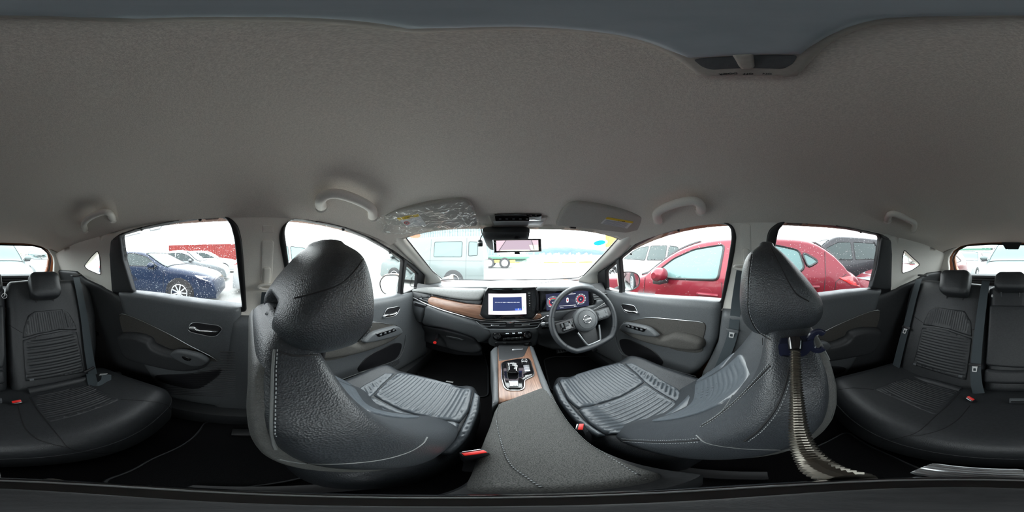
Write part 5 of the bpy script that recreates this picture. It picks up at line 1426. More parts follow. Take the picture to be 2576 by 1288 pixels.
# ribbed inserts of the outer seats
for up_, mn, cu_ in (([(57, 851), (60, 825), (70, 794), (87, 783), (156, 777), (173, 787), (190, 817), (193, 831), (151, 830), (98, 840)],
                 [(57, 856), (98, 843), (151, 833), (193, 834.5), (203, 885), (212, 936), (140, 948), (64, 959)],
                 [(75, 996), (150, 980), (225, 966), (303, 1005), (231, 1033), (121, 1062), (95, 1032)]),
                ([(2322, 818), (2326, 805), (2338, 782), (2354, 772), (2427, 782), (2443, 810), (2445, 847), (2383, 827), (2350, 821)],
                 [(2320, 824), (2350, 824), (2383, 830), (2445, 851), (2439, 905), (2431, 956), (2360, 937), (2297, 917)],
                 [(2199, 979), (2240, 963), (2282, 949), (2350, 966), (2415, 985), (2354, 1044), (2274, 1011)])):
    PIL('backrest_insert', RB, B(up_), M['leather_rear'], bench, hgt=0.008, r=0.008, h0=-0.001, thick=0.01, step=0.015, grid=(0.0024, 0.02), ribs=(0.013, 0.0035), angle=80)
    PIL('backrest_insert', RB, B(mn), M['leather_rear'], bench, hgt=0.010, r=0.008, h0=-0.001, thick=0.01, step=0.015, grid=(0.003, 0.02), ang=math.pi / 2, ribs=(0.0165, 0.0050), angle=80)
    PIL('cushion_insert', RBC, pxo(RBC, cu_), M['leather_rear'], bench, hgt=0.006, r=0.008, h0=-0.002, thick=0.01, step=0.015, grid=(0.0025, 0.02), ang=math.pi / 2, ribs=(0.0135, 0.0040), angle=80)
PIL('centre_armrest', RB, round_poly(B([(2490, 768), (2585, 769), (2589, 895), (2584, 925), (2480, 918)]), 0.015), M['leather_rear'], bench, hgt=0.012, r=0.012, h0=0.004, thick=0.02, step=0.02, grid=(0.04, 0.04))
PIL('centre_pad', RB, round_poly(B([(2478, 926), (2586, 930), (2590, 965), (2474, 962)]), 0.02), M['leather_rear'], bench, hgt=0.02, r=0.02, h0=0.0, thick=0.02, step=0.02, grid=(0.04, 0.04))
for pts in ([(72, 985), (140, 972), (220, 955), (300, 942)], [(2270, 945), (2350, 965), (2415, 983)]):
    mb = MB(); tube(mb, [RB.P(*RB.px(a, b, 0.012), 0.012) for a, b in smooth_open(pts, 4)], 0.022, 10); mb.build('lower_roll', M['leather_rear'], bench)
# seat seams on the cushion
cb_ = bvh_of([cush])
for pts in ([(73, 998), (95, 1034), (120, 1064), (150, 1101), (177, 1129), (245, 1140), (300, 1137)], [(304, 1005), (370, 1009), (415, 1017), (430, 1030)],
            [(45, 1020), (60, 1072), (90, 1102), (130, 1117), (170, 1126)], [(2198, 980), (2150, 976), (2110, 980)],
            [(2416, 986), (2385, 1020), (2354, 1046), (2310, 1085), (2270, 1100), (2220, 1110)], [(2440, 1020), (2410, 1055), (2370, 1080), (2320, 1094), (2290, 1097)]):
    q, nr = cast(cb_, pts, 0.0004)
    if len(q) > 2: mb = MB(); tube(mb, q, 0.0014, 5); mb.build('seam', M['darkthread'], bench)
bb_ = bvh_of([bL, bR, bC])
for pts in ([(18, 815), (35, 825), (57, 838)], [(2445, 830), (2465, 823), (2482, 815)], [(2322, 812), (2305, 800), (2290, 788)]):
    q, nr = cast(bb_, pts, 0.0004)
    if len(q) > 2: mb = MB(); tube(mb, q, 0.0014, 5); mb.build('seam', M['darkthread'], bench)
# rear headrests
for pts in ([(74, 690), (82, 681.5), (138, 680), (149, 688), (158, 733), (151, 745), (92, 748.5), (80, 741)],
            [(2364, 684), (2374, 677), (2430, 676), (2440, 683), (2433, 734), (2424, 742), (2370, 738), (2359, 728)],
            [(2502, 690), (2512, 682), (2570, 681), (2580, 688), (2584, 722), (2574, 728), (2508, 726), (2499, 718)]):
    o = B(pts, 0.075); mb = MB()
    o = round_poly(o, 0.02, 4); c = o.mean(0)
    secs = [[RB.P(*(c + (p - c) * q), h) for p in o] for q, h in ((0.55, -0.012), (0.86, -0.008), (0.97, 0.005), (1.0, 0.03), (1.0, 0.05), (0.96, 0.068), (0.88, 0.078), (0.5, 0.084))]
    loft(mb, secs); mb.build('headrest', M['leather_rear'], bench, angle=80)
    for s in (-1, 1):
        mb = MB(); b0 = c + np.array([s * 0.05, -0.03]); tube(mb, [RB.P(b0[0], b0[1], 0.02), RB.P(b0[0], b0[1] - 0.09, -0.02)], 0.006, 8); mb.build('headrest_post', M['black'], bench)
# child seat anchor tags
for x_, y_ in ((80, 955), (2301, 916), (2416, 946)):
    a, b = RB.px(x_, y_, 0.012); mb = MB(); obox(mb, RB.P(a, b, 0.012), (1, 0, 0), RB.P(0, 1, 0) - RB.P(0, 0, 0), RB.P(0, 0, 1) - RB.P(0, 0, 0), 0.018, 0.012, 0.003, 0.001); mb.build('anchor_tag', M['plastic_soft'], bench)
# fold release straps printed marks beside the centre backrest
for px_, s_ in ((11, '⊘'), (2496, '8')):
    a, b = RB.px(px_, 745, 0.02); mb = MB(); text_mb(mb, s_, frame_mat(RB.P(a, b, 0.022), (-1, 0, 0), tuple(RB.P(0, 1, 0) - RB.P(0, 0, 0))), 0.022, 0.0006)
    if mb.v: mb.build('release_mark', M['white'], bench, smooth=False)
# buckles of the rear bench
buckle(42, 1011, zb(0, -0.5) + 0.018, 0.2, 'red buckle on the rear bench nearest the passenger side window', 0.85, up=(0, 0.5, 1))
buckle(2441, 1003, zb(0, -0.5) + 0.018, -0.6, 'red buckle on the rear bench beside the centre belt', 0.85, up=(0, 0.5, 1))
p = onZ(2560, 1008, zb(0, -0.5) + 0.01)
t = thing('belt_buckle', 'grey blank buckle in the middle of the rear bench', 'buckle', tuple(p), 'seat belt buckles')
mb = MB(); obox(mb, p, (1, 0, 0), (0, 1, 0.2), (0, -0.2, 1), 0.055, 0.02, 0.02, 0.003); mb.build('buckle_body', M['plastic_soft'], t)
mb = MB(); obox(mb, p + np.array([0, 0.011, 0.004]), (1, 0, 0), (0, 1, 0.2), (0, -0.2, 1), 0.042, 0.003, 0.010, 0.001); mb.build('buckle_slot', M['black'], t)
# parcel shelf behind the bench
mb = MB(); box(mb, (CX, -1.17, -0.26), (1.12, 0.34, 0.02), 0.005)
mb.build('parcel_shelf', M['black'], None, label='black parcel shelf behind the rear headrests', cat='shelf')
# ------------------------------------------------------------------ seat belts
def belt(name, label, pts, normals, w=0.046, group='seat belts'):
    t = thing(name, label, 'seat belt', tuple(pts[-1]), group)
    mb = MB(); q = smooth_open(pts, 6); ribbon(mb, q, normals, w, 0.0016); mb.build('webbing', M['belt'], t)
    return t, q
def tongue(t, p, d, n, big=1.0, body='black'):
    d = np.array(d, float); d /= np.linalg.norm(d); n = np.array(n, float); n -= d * n.dot(d); n /= np.linalg.norm(n); s = np.cross(d, n)
    mb = MB(); obox(mb, p, s, d, n, 0.062 * big, 0.016 * big, 0.010, 0.003); k = mb.build('tongue_grip', M[body], t)
    mb = MB(); c = p - d * 0.0
    pl = [(-0.018, 0.0), (0.018, 0.0), (0.012, 0.014), (0.011, 0.042), (-0.011, 0.042), (-0.012, 0.014)]
    SF = tilted(p, s, d)
    o = round_poly(np.array(pl) * big, 0.003); ho = rounded_rect(-0.0065 * big, 0.020 * big, 0.0065 * big, 0.036 * big, 0.002)
    pillow(mb, SF, o, hgt=0, r=0, h0=0.001, thick=0.002, step=0.01, holes=[ho], back=False); mb.build('latch_plate', M['latch'], k)
# driver side
nR = np.array([-1.0, 0, 0.25]); nL = np.array([1.0, 0, 0.25])
p0 = SR.P(*SR.px(1866, 682, 0.02), 0.022)
pts = [p0, onX(1853, 760, 0.735), onX(1843, 840, 0.72), onX(1822, 900, 0.70), onX(1795, 960, 0.69), onX(1790, 990, 0.69)]
t, q = belt('seat_belt', 'dark webbing belt hanging beside the driver door with chrome latch', pts, nR)
tongue(t, onX(1842, 832, 0.715), onX(1837, 860, 0.715) - onX(1842, 832, 0.715), nR, 0.95, 'plastic_soft')
p0 = SL.P(*SL.px(673, 735, 0.02), 0.022)
t, q = belt('seat_belt', 'dark webbing belt on the centre pillar beside the passenger headrest', [p0, onX(668, 780, -0.66), onX(664, 840, -0.65), onX(660, 900, -0.64)], nL)
# upper anchors on the centre pillars
def anchor(S, s, c, topx, label):
    a, b = S.px(*c, 0.02); t = thing('belt_anchor', label, 'belt anchor', tuple(S.P(a, b, 0.0)), 'belt anchors')
    u0 = np.array(S.px(*topx, 0.01))
    o = rounded_rect(u0[0] - 0.016, b, u0[0] + 0.016, u0[1], 0.010)
    PIL('anchor_slide', S, o, M['pillar'], t, hgt=0.012, r=0.008, h0=0.0, thick=0.01, step=0.012, grid=(0.02, 0.02))
    o = rounded_rect(u0[0] - 0.022, b + 0.02, u0[0] + 0.022, u0[1] + 0.10, 0.012)
    PIL('anchor_track', S, o, M['pillar'], t, hgt=0.004, r=0.004, h0=0.0, thick=0.01, step=0.015, grid=(0.02, 0.02))
    mb = MB(); pth = [S.P(a + 0.032 * math.cos(q), b + 0.010 * math.sin(q), 0.018) for q in np.linspace(0, 2 * math.pi, 28, endpoint=False)]
    tube(mb, pth, 0.006, 8, closed=True); mb.build('anchor_ring', M['pillar'], t)
    PIL('airbag_mark', S, rounded_rect(u0[0] - 0.02, u0[1] + 0.125, u0[0] + 0.02, u0[1] + 0.150, 0.003), M['pillar'], t, hgt=0.001, r=0.0015, h0=0.0, thick=0.004, step=0.02)
anchor(SL, -1, (672, 722), (672, 672), 'pale belt anchor on the pillar behind the passenger window')
anchor(SR, 1, (1866, 672), (1876, 625), 'pale belt anchor on the pillar behind the driver window')
# rear belts
nb = RB.P(0, 0, 1) - RB.P(0, 0, 0)
def rb(pts, h=0.016): return [RB.P(*RB.px(a, b, hh), hh) for (a, b), hh in zip(pts, h if isinstance(h, (list, tuple)) else [h] * len(pts))]
t, q = belt('seat_belt', 'dark belt crossing the rear backrest on the passenger side', rb([(192, 698), (200, 735), (212, 800), (221, 870), (230, 925), (236, 950)]), nb)
a = RB.P(*RB.px(224, 930, 0.02), 0.022); mb = MB(); d = RB.P(*RB.px(208, 938, 0.02), 0.022) - RB.P(*RB.px(238, 922, 0.02), 0.022); obox(mb, a, d, np.cross(nb, d), nb, 0.062, 0.012, 0.012, 0.003); mb.build('tongue_grip', M['black'], t)
mb = MB(); c0 = onZ(238, 952, -0.66); loop = [RB.P(*RB.px(228, 940, 0.02), 0.02), onZ(236, 968, -0.655), onZ(252, 970, -0.65), onZ(266, 958, -0.645), onZ(268, 942, -0.63)]
ribbon(mb, smooth_open(loop, 5), np.array([0.3, 0.6, 0.8]), 0.042, 0.0016); mb.build('belt_loop', M['belt'], t)
mb = MB(); obox(mb, onZ(260, 942, -0.622), (1, -0.3, 0.2), (0, 0.5, 1), (0, 1, -0.5), 0.035, 0.020, 0.0008); mb.build('white_tag', M['white'], t)
t, q = belt('seat_belt', 'dark belt crossing the rear backrest on the driver side with chrome latch', rb([(2312, 702), (2298, 750), (2283, 810), (2272, 850), (2262, 890), (2252, 930)]), nb)
tongue(t, RB.P(*RB.px(2280, 824, 0.02), 0.022), RB.P(*RB.px(2272, 845, 0.02), 0.02) - RB.P(*RB.px(2280, 824, 0.02), 0.02), nb, 0.95)
t, q = belt('seat_belt', 'dark centre belt hanging down the middle of the rear backrest', rb([(2480, 706), (2472, 760), (2462, 840), (2455, 915), (2456, 960), (2462, 990)], [0.016, 0.018, 0.018, 0.02, 0.03, 0.03]), nb)
tongue(t, RB.P(*RB.px(2453, 918, 0.024), 0.026), RB.P(*RB.px(2451, 940, 0.024), 0.024) - RB.P(*RB.px(2453, 918, 0.024), 0.024), nb, 0.9)
for px_, nm in ((192, 'passenger'), (2322, 'driver')):
    p = RB.P(*RB.px(px_, 693, -0.02), -0.02); mb = MB(); box(mb, p, (0.075, 0.03, 0.012), 0.003)
    mb.build('belt_guide', M['black'], None, label='black belt slot behind the top of the rear backrest, %s side' % nm, cat='belt guide', group='belt guides')

# ------------------------------------------------------------------ overhead fittings
# cabin lamp straight above the camera
lampo = [(0, 44), (200, 50), (350, 56.5), (600, 53.5), (850, 62.5), (1025, 81), (1150, 79), (1288, 75), (1438, 80), (1588, 102), (1688, 140), (1740, 176), (1780, 192), (1978, 192), (2013, 182), (2048, 145), (2113, 95), (2238, 57), (2400, 48)]
lensp = [(0, 39), (200, 44), (350, 48), (600, 43), (850, 49), (1025, 73), (1150, 71), (1288, 67), (1438, 74), (1588, 95), (1680, 126), (1733, 146), (1800, 142), (1870, 139), (2014, 137), (2060, 105), (2113, 78), (2238, 45), (2400, 41)]
lo = smooth_closed(pxo(CEIL, lampo), 4); li = pxo(CEIL, lensp, 0.005)
lamp = thing('cabin_lamp', 'large cabin lamp with frosted blue-grey lens overhead in the headliner', 'lamp', tuple(CEIL.P(lo[:, 0].mean(), lo[:, 1].mean(), 0)))
PIL('lamp_housing', CEIL, lo, M['lamp_plastic'], lamp, hgt=0.006, r=0.005, h0=0.0, thick=0.01, step=0.008, grid=(0.01, 0.01))
PIL('lamp_lens', CEIL, li, M['lens'], lamp, hgt=0.004, r=0.006, h0=0.0055, thick=0.004, step=0.006, grid=(0.01, 0.01))
rc = pxo(CEIL, [(1742, 149), (1800, 144), (1870, 141), (2008, 139), (1995, 160), (1970, 174), (1790, 176), (1765, 168)], 0.006)
PIL('switch_recess_shade', CEIL, round_poly(rc, 0.004), M['plastic_soft'], lamp, hgt=0.0004, r=0.0004, h0=0.0062, thick=0.003, step=0.01)  # flat dark panel, coloured for the shade inside the lamp's switch slot
ls = pxo(CEIL, [(1840, 138), (1895, 136), (1899, 170), (1890, 175), (1866, 176), (1858, 168)], 0.010)
PIL('lamp_switch', CEIL, round_poly(ls, 0.002), M['lamp_plastic'], lamp, hgt=0.004, r=0.002, h0=0.0062, thick=0.004, step=0.004, grid=(0.01, 0.01))
for s_, px_ in (('DOOR', 1832), ('OFF', 1882), ('ON', 1930)):
    a, b = CEIL.px(px_, 185.5, 0.006); mb = MB()
    text_mb(mb, s_, frame_mat(CEIL.P(a, b, 0.0062), (-math.sin(0.04), 1, 0), (1, 0, 0)), 0.0044, 0.0006); mb.build('lamp_lettering', M['ink'], lamp, smooth=False)
# grab handles
def grab(pts, label, h=0.032, r=0.0165):
    def surfp(px_, py_, hh):
        x, y = CEIL.px(px_, py_, hh, 2.0); p = CEIL.P(x, y, hh)
        S = SL if p[0] < CX else SR
        yy, zz = S.px(px_, py_, hh, 2.0); q = S.P(yy, zz, hh)
        return p if np.linalg.norm(p) < np.linalg.norm(q) else q
    n = len(pts)
    P = [surfp(a, b, h if 1 <= i < n - 1 else -0.004) for i, (a, b) in enumerate(pts)]
    t = thing('grab_handle', label, 'grab handle', tuple(P[0]), 'grab handles')
    q = smooth_open(P, 5)
    rr = np.full(len(q), r); rr[:3] *= 1.15; rr[-3:] *= 1.15
    mb = MB(); tube(mb, q, rr, 12, flat=(1.0, 0.85)); mb.build('handle_bar', M['pillar'], t)
    for e in (0, -1):
        mb = MB(); m = P[e]; nn = -m / np.linalg.norm(m); lathe(mb, m, nn, [(0.022, -0.006), (0.022, 0.002), (0.016, 0.006), (0.0, 0.007)], 16); mb.build('handle_foot', M['pillar'], t)
grab([(808, 520), (806, 504), (822, 490), (856, 489), (905, 506), (934, 525), (938, 545)], 'grab handle above the front passenger window')
grab([(1656, 556), (1652, 538), (1672, 523), (1712, 509), (1745, 505), (1762, 516), (1764, 530)], 'grab handle above the driver window')
grab([(214, 578), (212, 562), (228, 546), (256, 534), (275, 536), (283, 550)], 'grab handle above the rear window on the passenger side', r=0.0150)
grab([(2232, 553), (2238, 540), (2254, 539), (2280, 550), (2300, 562), (2298, 578)], 'grab handle above the rear window on the driver side', r=0.0150)
# sun visors
def visor_panel(pts, s, label, mk=True):
    SV = tilted((s * 0.30 + CX, 0.60, 0.143), (1, 0, -s * 0.13), (0, -0.16, 0.064))
    o = pxo(SV, pts); t = thing('sun_visor', label, 'sun visor', tuple(SV.P(0, 0, 0)), 'sun visors')
    PIL('visor_panel', SV, round_poly(o, 0.015), M['visor'], t, hgt=0.008, r=0.010, h0=0, thick=0.010, step=0.015, grid=(0.03, 0.03))
    return t, SV
dv, SVR = visor_panel([(1397, 566), (1405, 548), (1414, 530), (1431, 512), (1450, 507.5), (1515, 517), (1570, 529), (1617, 542), (1628, 552), (1616, 574), (1574, 584), (1510, 577), (1451, 570)], 1, 'plain grey sun visor above the driver')
pv, SVL = visor_panel([(957, 541), (990, 530), (1040, 519), (1077, 511), (1157, 500), (1176, 502.5), (1190, 521), (1201, 559), (1198, 567), (1126, 572), (1064, 572), (990, 565), (960, 552)], -1, 'grey sun visor above the passenger with airbag sticker')
def decal(name, S, pts, mat, par, h=0.0085, th=0.0006, smooth=False):
    return PIL(name, S, pxo(S, pts, h), mat, par, smooth=smooth, hgt=0, r=0, h0=h, thick=th, step=0.05, grid=(1, 1))
st = decal('airbag_sticker', SVL, [(999, 549), (1052, 538), (1073, 567), (1026, 572)], M['white'], pv)
decal('sticker_header', SVL, [(998, 549), (1051, 538), (1056, 544), (1004, 555)], M['yellow'], st, 0.0092)
def svl_text(S, s_, px_, py_, dx, dy, size, mat, par, h=0.0097, nm='sticker_lettering', sx=1.0):
    a = S.P(*S.px(px_, py_, h), h); b = S.P(*S.px(px_ + dx, py_ + dy, h), h)
    n = S.P(0, 0, 1) - S.P(0, 0, 0); ex_ = b - a; ey_ = np.cross(n, ex_)
    mb = MB(); text_mb(mb, s_, frame_mat(a, tuple(ex_), tuple(ey_)), size, 0.0004, sx=sx)
    return mb.build(nm, mat, par, smooth=False)
svl_text(SVL, '⚠ AIRBAG', 1028, 546.5, 20, -4, 0.0085, M['ink'], st)
for (cx_, cy_), rr, mt, nm in (((1023, 561), 0.0105, 'red', 'prohibition_ring'),):
    p = SVL.px(cx_, cy_, 0.0095); mb = MB(); tube(mb, [SVL.P(p[0] + rr * math.cos(a), p[1] + rr * math.sin(a), 0.0095) for a in np.linspace(0, 2 * math.pi, 24, endpoint=False)], 0.0011, 5, closed=True)
    tube(mb, [SVL.P(p[0] - rr * 0.7, p[1] + rr * 0.7, 0.0095), SVL.P(p[0] + rr * 0.7, p[1] - rr * 0.7, 0.0095)], 0.001, 5); mb.build(nm, M[mt], st)
    mb = MB(); tube(mb, [SVL.P(p[0] - 0.004, p[1] - 0.003, 0.0094), SVL.P(p[0] + 0.001, p[1] + 0.002, 0.0094), SVL.P(p[0] + 0.005, p[1] - 0.001, 0.0094)], 0.0014, 5); mb.build('child_seat_icon', M['ink'], st)
for cx_, cy_ in ((1045, 556), (1057, 565)):
    p = SVL.px(cx_, cy_, 0.0095); mb = MB(); tube(mb, [SVL.P(p[0] + 0.006 * math.cos(a), p[1] + 0.0045 * math.sin(a), 0.0094) for a in np.linspace(0, 2 * math.pi, 18, endpoint=False)], 0.0007, 5, closed=True)
    tube(mb, [SVL.P(p[0] - 0.002, p[1] - 0.002, 0.0094), SVL.P(p[0] + 0.002, p[1] + 0.001, 0.0094)], 0.0009, 5); mb.build('sticker_icon', M['label_grey'], st)
s2 = decal('instruction_sticker', SVR, [(1527, 546.5), (1594, 558), (1578, 575), (1511, 562)], M['white'], dv)
decal('sticker_header', SVR, [(1527, 546.5), (1594, 558), (1590, 562), (1523, 551)], M['yellow'], s2, 0.0092)
for k in range(5):
    f = 0.42 + 0.13 * k
    a = np.array([1527, 546.5]) * (1 - f) + np.array([1511, 562]) * f; b = np.array([1594, 558]) * (1 - f) + np.array([1578, 575]) * f
    mb = MB(); q0 = a * 0.94 + b * 0.06; q1 = a * 0.10 + b * 0.90
    tube(mb, [SVR.P(*SVR.px(*q0, 0.0092), 0.0092), SVR.P(*SVR.px(*q1, 0.0092), 0.0092)], 0.0009, 4); mb.build('sticker_line', M['label_grey'], s2)
svl_text(SVR, '⚠ ご注意', 1563, 557, 20, 3.5, 0.0075, M['ink'], s2, 0.0098)
mb = MB(); p = SVR.P(*SVR.px(1441, 572, 0.004), 0.004); tube(mb, [p + np.array([-0.013, 0, 0.0]), p + np.array([0.013, 0, 0])], 0.006, 10); mb.build('visor_clip', M['black'], dv)
# clear film round the passenger visor
film_o = smooth_closed(pxo(SVL, [(946, 556), (955, 536), (990, 526), (1077, 508), (1160, 497), (1182, 500), (1196, 520), (1209, 562), (1204, 575), (1126, 578), (1064, 582), (990, 580), (955, 574)]), 3)
def crumple(u, v):
    e = max(0, (abs(u) - 0.02) / 0.25)
    return 0.004 * math.sin(90 * u + 60 * v) * e + 0.005 * math.sin(170 * u - 120 * v + 2 * math.sin(40 * v)) * e + 0.003 * math.sin(260 * (u + v)) * e
fm_ = thing('plastic_wrap', 'crinkled clear plastic wrap left on the passenger sun visor', 'plastic wrap', tuple(SVL.P(0, 0, 0.02)))
PIL('wrap_sheet', SVL, film_o, M['film'], fm_, hgt=0.008, r=0.02, h0=0.012, thick=0.004, step=0.012, grid=(0.008, 0.008), hfun=crumple, back=False, angle=25)
for base_, tip in (([(944, 556), (957, 558)], [(936, 580), (950, 592)]), ([(958, 560), (972, 566)], [(962, 590), (984, 590)])):
    a = [SVL.P(*SVL.px(*b, 0.012), 0.012) for b in base_]; b = [SVL.P(*SVL.px(*c, 0.02), 0.02) + np.array([0, 0.0, 0.0]) for c in tip]
    vs = []; fs = []
    for i in range(7):
        t_ = i / 6
        for j in range(7):
            s_ = j / 6
            p = (a[0] * (1 - s_) + a[1] * s_) * (1 - t_) + (b[0] * (1 - s_) + b[1] * s_) * t_
            vs.append(p + np.array([0, 0.006 * math.sin(7 * s_ + 3 * t_) * t_, 0.003 * math.sin(9 * s_)]))
    for i in range(6):
        for j in range(6): fs.append((i * 7 + j, i * 7 + j + 1, i * 7 + j + 8, i * 7 + j + 7))
    n0 = len(vs); vs += [v + np.array([0, 0.0008, 0]) for v in vs[:n0]]; fs += [tuple(n0 + k for k in f[::-1]) for f in fs]
    mb = MB(); mb.add(vs, fs); mb.build('wrap_tail', M['film'], fm_, angle=25)
# overhead map lamp unit
ml = thing('map_lamp', 'overhead map lamp unit with black switch strip above the mirror', 'lamp', tuple(CEIL.P(*CEIL.px(1304, 555), 0)))
PIL('map_lamp_housing', CEIL, round_poly(pxo(CEIL, [(1228, 542), (1379, 542), (1366, 569), (1240, 569)]), 0.01), M['lamp_plastic'], ml, hgt=0.008, r=0.010, h0=0.0, thick=0.01, step=0.012, grid=(0.03, 0.03))
PIL('map_lens', CEIL, round_poly(pxo(CEIL, [(1239, 557), (1368, 557), (1360, 567), (1245, 567)], 0.008), 0.005), M['lens_clear'], ml, hgt=0.003, r=0.004, h0=0.007, thick=0.004, step=0.02)
sp_ = PIL('switch_strip', CEIL, round_poly(pxo(CEIL, [(1244, 541), (1363, 541), (1362, 555), (1246, 555)], 0.008), 0.004), M['piano'], ml, hgt=0.004, r=0.003, h0=0.0075, thick=0.004, step=0.02)
for k in range(6):
    x0 = 1258 + 17 * k; a, b = CEIL.px(x0, 551, 0.012)
    mb = MB(); obox(mb, CEIL.P(a, b, 0.012), (1, 0, 0), (0, 1, 0), (0, 0, 1), 0.010, 0.004, 0.0016, 0.0005); mb.build('map_switch', M['silver'], sp_)
# sensor housing and digital mirror
mir = thing('rear_view_mirror', 'digital rear view mirror showing the view behind the car', 'mirror', tuple(onY(1301, 620, 0.66)))
mb = MB(); secs = []
for px0, px1, py_, y_ in ((1214, 1333, 577, 0.70), (1215, 1331, 590, 0.71), (1219, 1328, 600, 0.74), (1224, 1318, 612, 0.80), (1232, 1300, 621, 0.85)):
    A_, B_ = onY(px0, py_, y_), onY(px1, py_, y_)
    sec = []
    for k in range(16):
        a = 2 * math.pi * k / 16; c_, s_ = math.cos(a), math.sin(a)
        m_ = (A_ + B_) / 2; hw = (B_ - A_) / 2
        sec.append(m_ + hw * math.copysign(abs(c_) ** 0.5, c_) + np.array([0, 0.04, 0.02]) * math.copysign(abs(s_) ** 0.5, s_))
    secs.append(sec)
loft(mb, secs); mb.build('sensor_housing', M['plastic'], mir)
MY = plane_y(0.645)
PIL('mirror_body', MY, round_poly(pxo(MY, [(1239, 602), (1362, 600), (1364, 633), (1242, 636)]), 0.004), M['silver'], mir, hgt=0.006, r=0.004, h0=-0.004, thick=0.02, step=0.015)
mp_ = PIL('mirror_face', MY, pxo(MY, [(1241.5, 604), (1360, 602), (1361, 631.5), (1244, 634)], 0.003), M['piano'], mir, hgt=0.001, r=0.001, h0=0.002, thick=0.004, step=0.05)
M['mir_bg'] = emis('mirror_image_backdrop', (0.50, 0.37, 0.42), 1.0)
M['mir_car'] = emis('mirror_image_windscreen', (0.34, 0.27, 0.32), 1.0)
M['mir_pale'] = emis('mirror_image_bright', (0.72, 0.70, 0.52), 1.0)
M['mir_dark'] = emis('mirror_image_dark', (0.13, 0.11, 0.13), 1.0)
ms = decal('mirror_screen', MY, [(1248, 605.5), (1354, 604), (1355, 630), (1249, 631.5)], M['mir_bg'], mp_, 0.0036)
decal('image_windscreen', MY, [(1272, 605.5), (1338, 604.5), (1347, 630), (1256, 631)], M['mir_car'], ms, 0.0042)
decal('image_car_right', MY, [(1331, 616), (1354, 616), (1355, 630), (1337, 630)], M['mir_pale'], ms, 0.0048)
decal('image_bonnet', MY, [(1262, 629), (1330, 628), (1335, 630.5), (1256, 631.5)], M['mir_pale'], ms, 0.0050)
for a, b in (((1273, 604.5), (1255, 631)), ((1337, 604), (1344, 628))):
    mb = MB(); tube(mb, [MY.P(*MY.px(*a, 0.005), 0.005), MY.P(*MY.px(*b, 0.005), 0.005)], 0.0016, 5); mb.build('image_pillar', M['mir_dark'], ms)
mb = MB(); tube(mb, [onY(1300, 604, 0.66), onY(1299, 596, 0.69), onY(1298, 588, 0.72)], [0.012, 0.010, 0.016], 10); mb.build('mirror_stem', M['black'], mir)
mb = MB(); p = onY(1301, 637, 0.648); obox(mb, p, (1, 0, 0), (0, 1, 0), (0, 0, 1), 0.022, 0.012, 0.008, 0.002); mb.build('mirror_lever', M['black'], mir)
# dash camera left of the mirror
dc = thing('dash_camera', 'small cylindrical dash camera hanging left of the mirror', 'dash camera', tuple(onY(1208, 612, 0.80)))
p = onY(1208, 613, 0.80); mb = MB(); lathe(mb, p - np.array([0, 0, 0.012]), (0, 0, 1), [(0.0, -0.002), (0.012, -0.002), (0.0135, 0.004), (0.0135, 0.022), (0.011, 0.030), (0.0, 0.031)], 20); mb.build('camera_body', M['black'], dc)
mb = MB(); lathe(mb, p + np.array([0, 0, 0.002]), (0, 0, 1), [(0.0139, 0), (0.0139, 0.006)], 20); mb.build('camera_band', M['silver'], dc)
mb = MB(); tube(mb, [p + np.array([0, 0, 0.016]), onY(1209, 598, 0.80), onY(1214, 590, 0.79), onY(1210, 575, 0.76)], 0.0028, 8); mb.build('camera_cable', M['black'], dc)
# round stickers on the windscreen
def wsticker(pts, label, mats):
    c = np.mean([WIND.px(*p) for p in pts], 0); o = np.array([WIND.px(*p) for p in pts])
    r1 = (o[:, 0].max() - o[:, 0].min()) / 2; r2 = (o[:, 1].max() - o[:, 1].min()) / 2
    t = thing('windscreen_sticker', label, 'sticker', tuple(WIND.P(c[0], c[1], 0.0)), 'windscreen stickers')
    E = lambda q: np.array([(c[0] + r1 * q * math.cos(a), c[1] + r2 * q * math.sin(a)) for a in np.linspace(0, 2 * math.pi, 28, endpoint=False)])
    for i, (q, m_) in enumerate(mats):
        ho = [E(mats[i + 1][0])] if i + 1 < len(mats) else []
        PIL('sticker_disc', WIND, E(q), M[m_], t, hgt=0, r=0, h0=0.0008, thick=0.0006, step=0.05, grid=(1, 1), smooth=False, holes=ho, back=not ho)
    return t, c
t, c = wsticker([(1488, 611), (1508, 602), (1528, 610), (1508, 620)], 'blue and pink round inspection sticker high on the windscreen', [(1.0, 'pinkink'), (0.9, 'whiteink'), (0.72, 'blueink')])
t, c = wsticker([(1023, 591), (1041, 583), (1057, 591), (1041, 599)], 'faded brown oval sticker at the passenger end of the windscreen', [(1.0, 'brownink')])

# ------------------------------------------------------------------ camera mount on the driver headrest
gm = thing('camera_mount', 'ribbed metal gooseneck camera mount clamped to the driver headrest', 'camera mount', (0.27, -0.04, -0.18))
path = []
for az, el, sl in ((99.6, -32.5, 0.275), (99.7, -40, 0.270), (100.0, -48, 0.262), (100.4, -55, 0.252), (101.0, -62, 0.242), (103.0, -68, 0.232), (107.0, -73, 0.220), (111.0, -75.8, 0.208), (120, -78.5, 0.196)):
    px_ = 1288 + az / 360 * 2576; py_ = 644 - el / 180 * 1288
    path.append(ray(px_, py_) * sl)
q = resample(smooth_open(path, 8), 0.0011, False)
rr = [0.0072 + 0.0011 * math.cos(i * math.pi * 2 / 4.0) for i in range(len(q))]
mb = MB(); tube(mb, q, rr, 12); mb.build('gooseneck', M['steel'], gm, angle=20)
c0 = path[0]; d0 = path[1] - path[0]
mb = MB(); lathe(mb, c0 - d0 / np.linalg.norm(d0) * 0.012, d0, [(0.0, -0.006), (0.011, -0.006), (0.0115, 0.0), (0.010, 0.014), (0.0, 0.015)], 18); mb.build('neck_socket', M['piano'], gm)
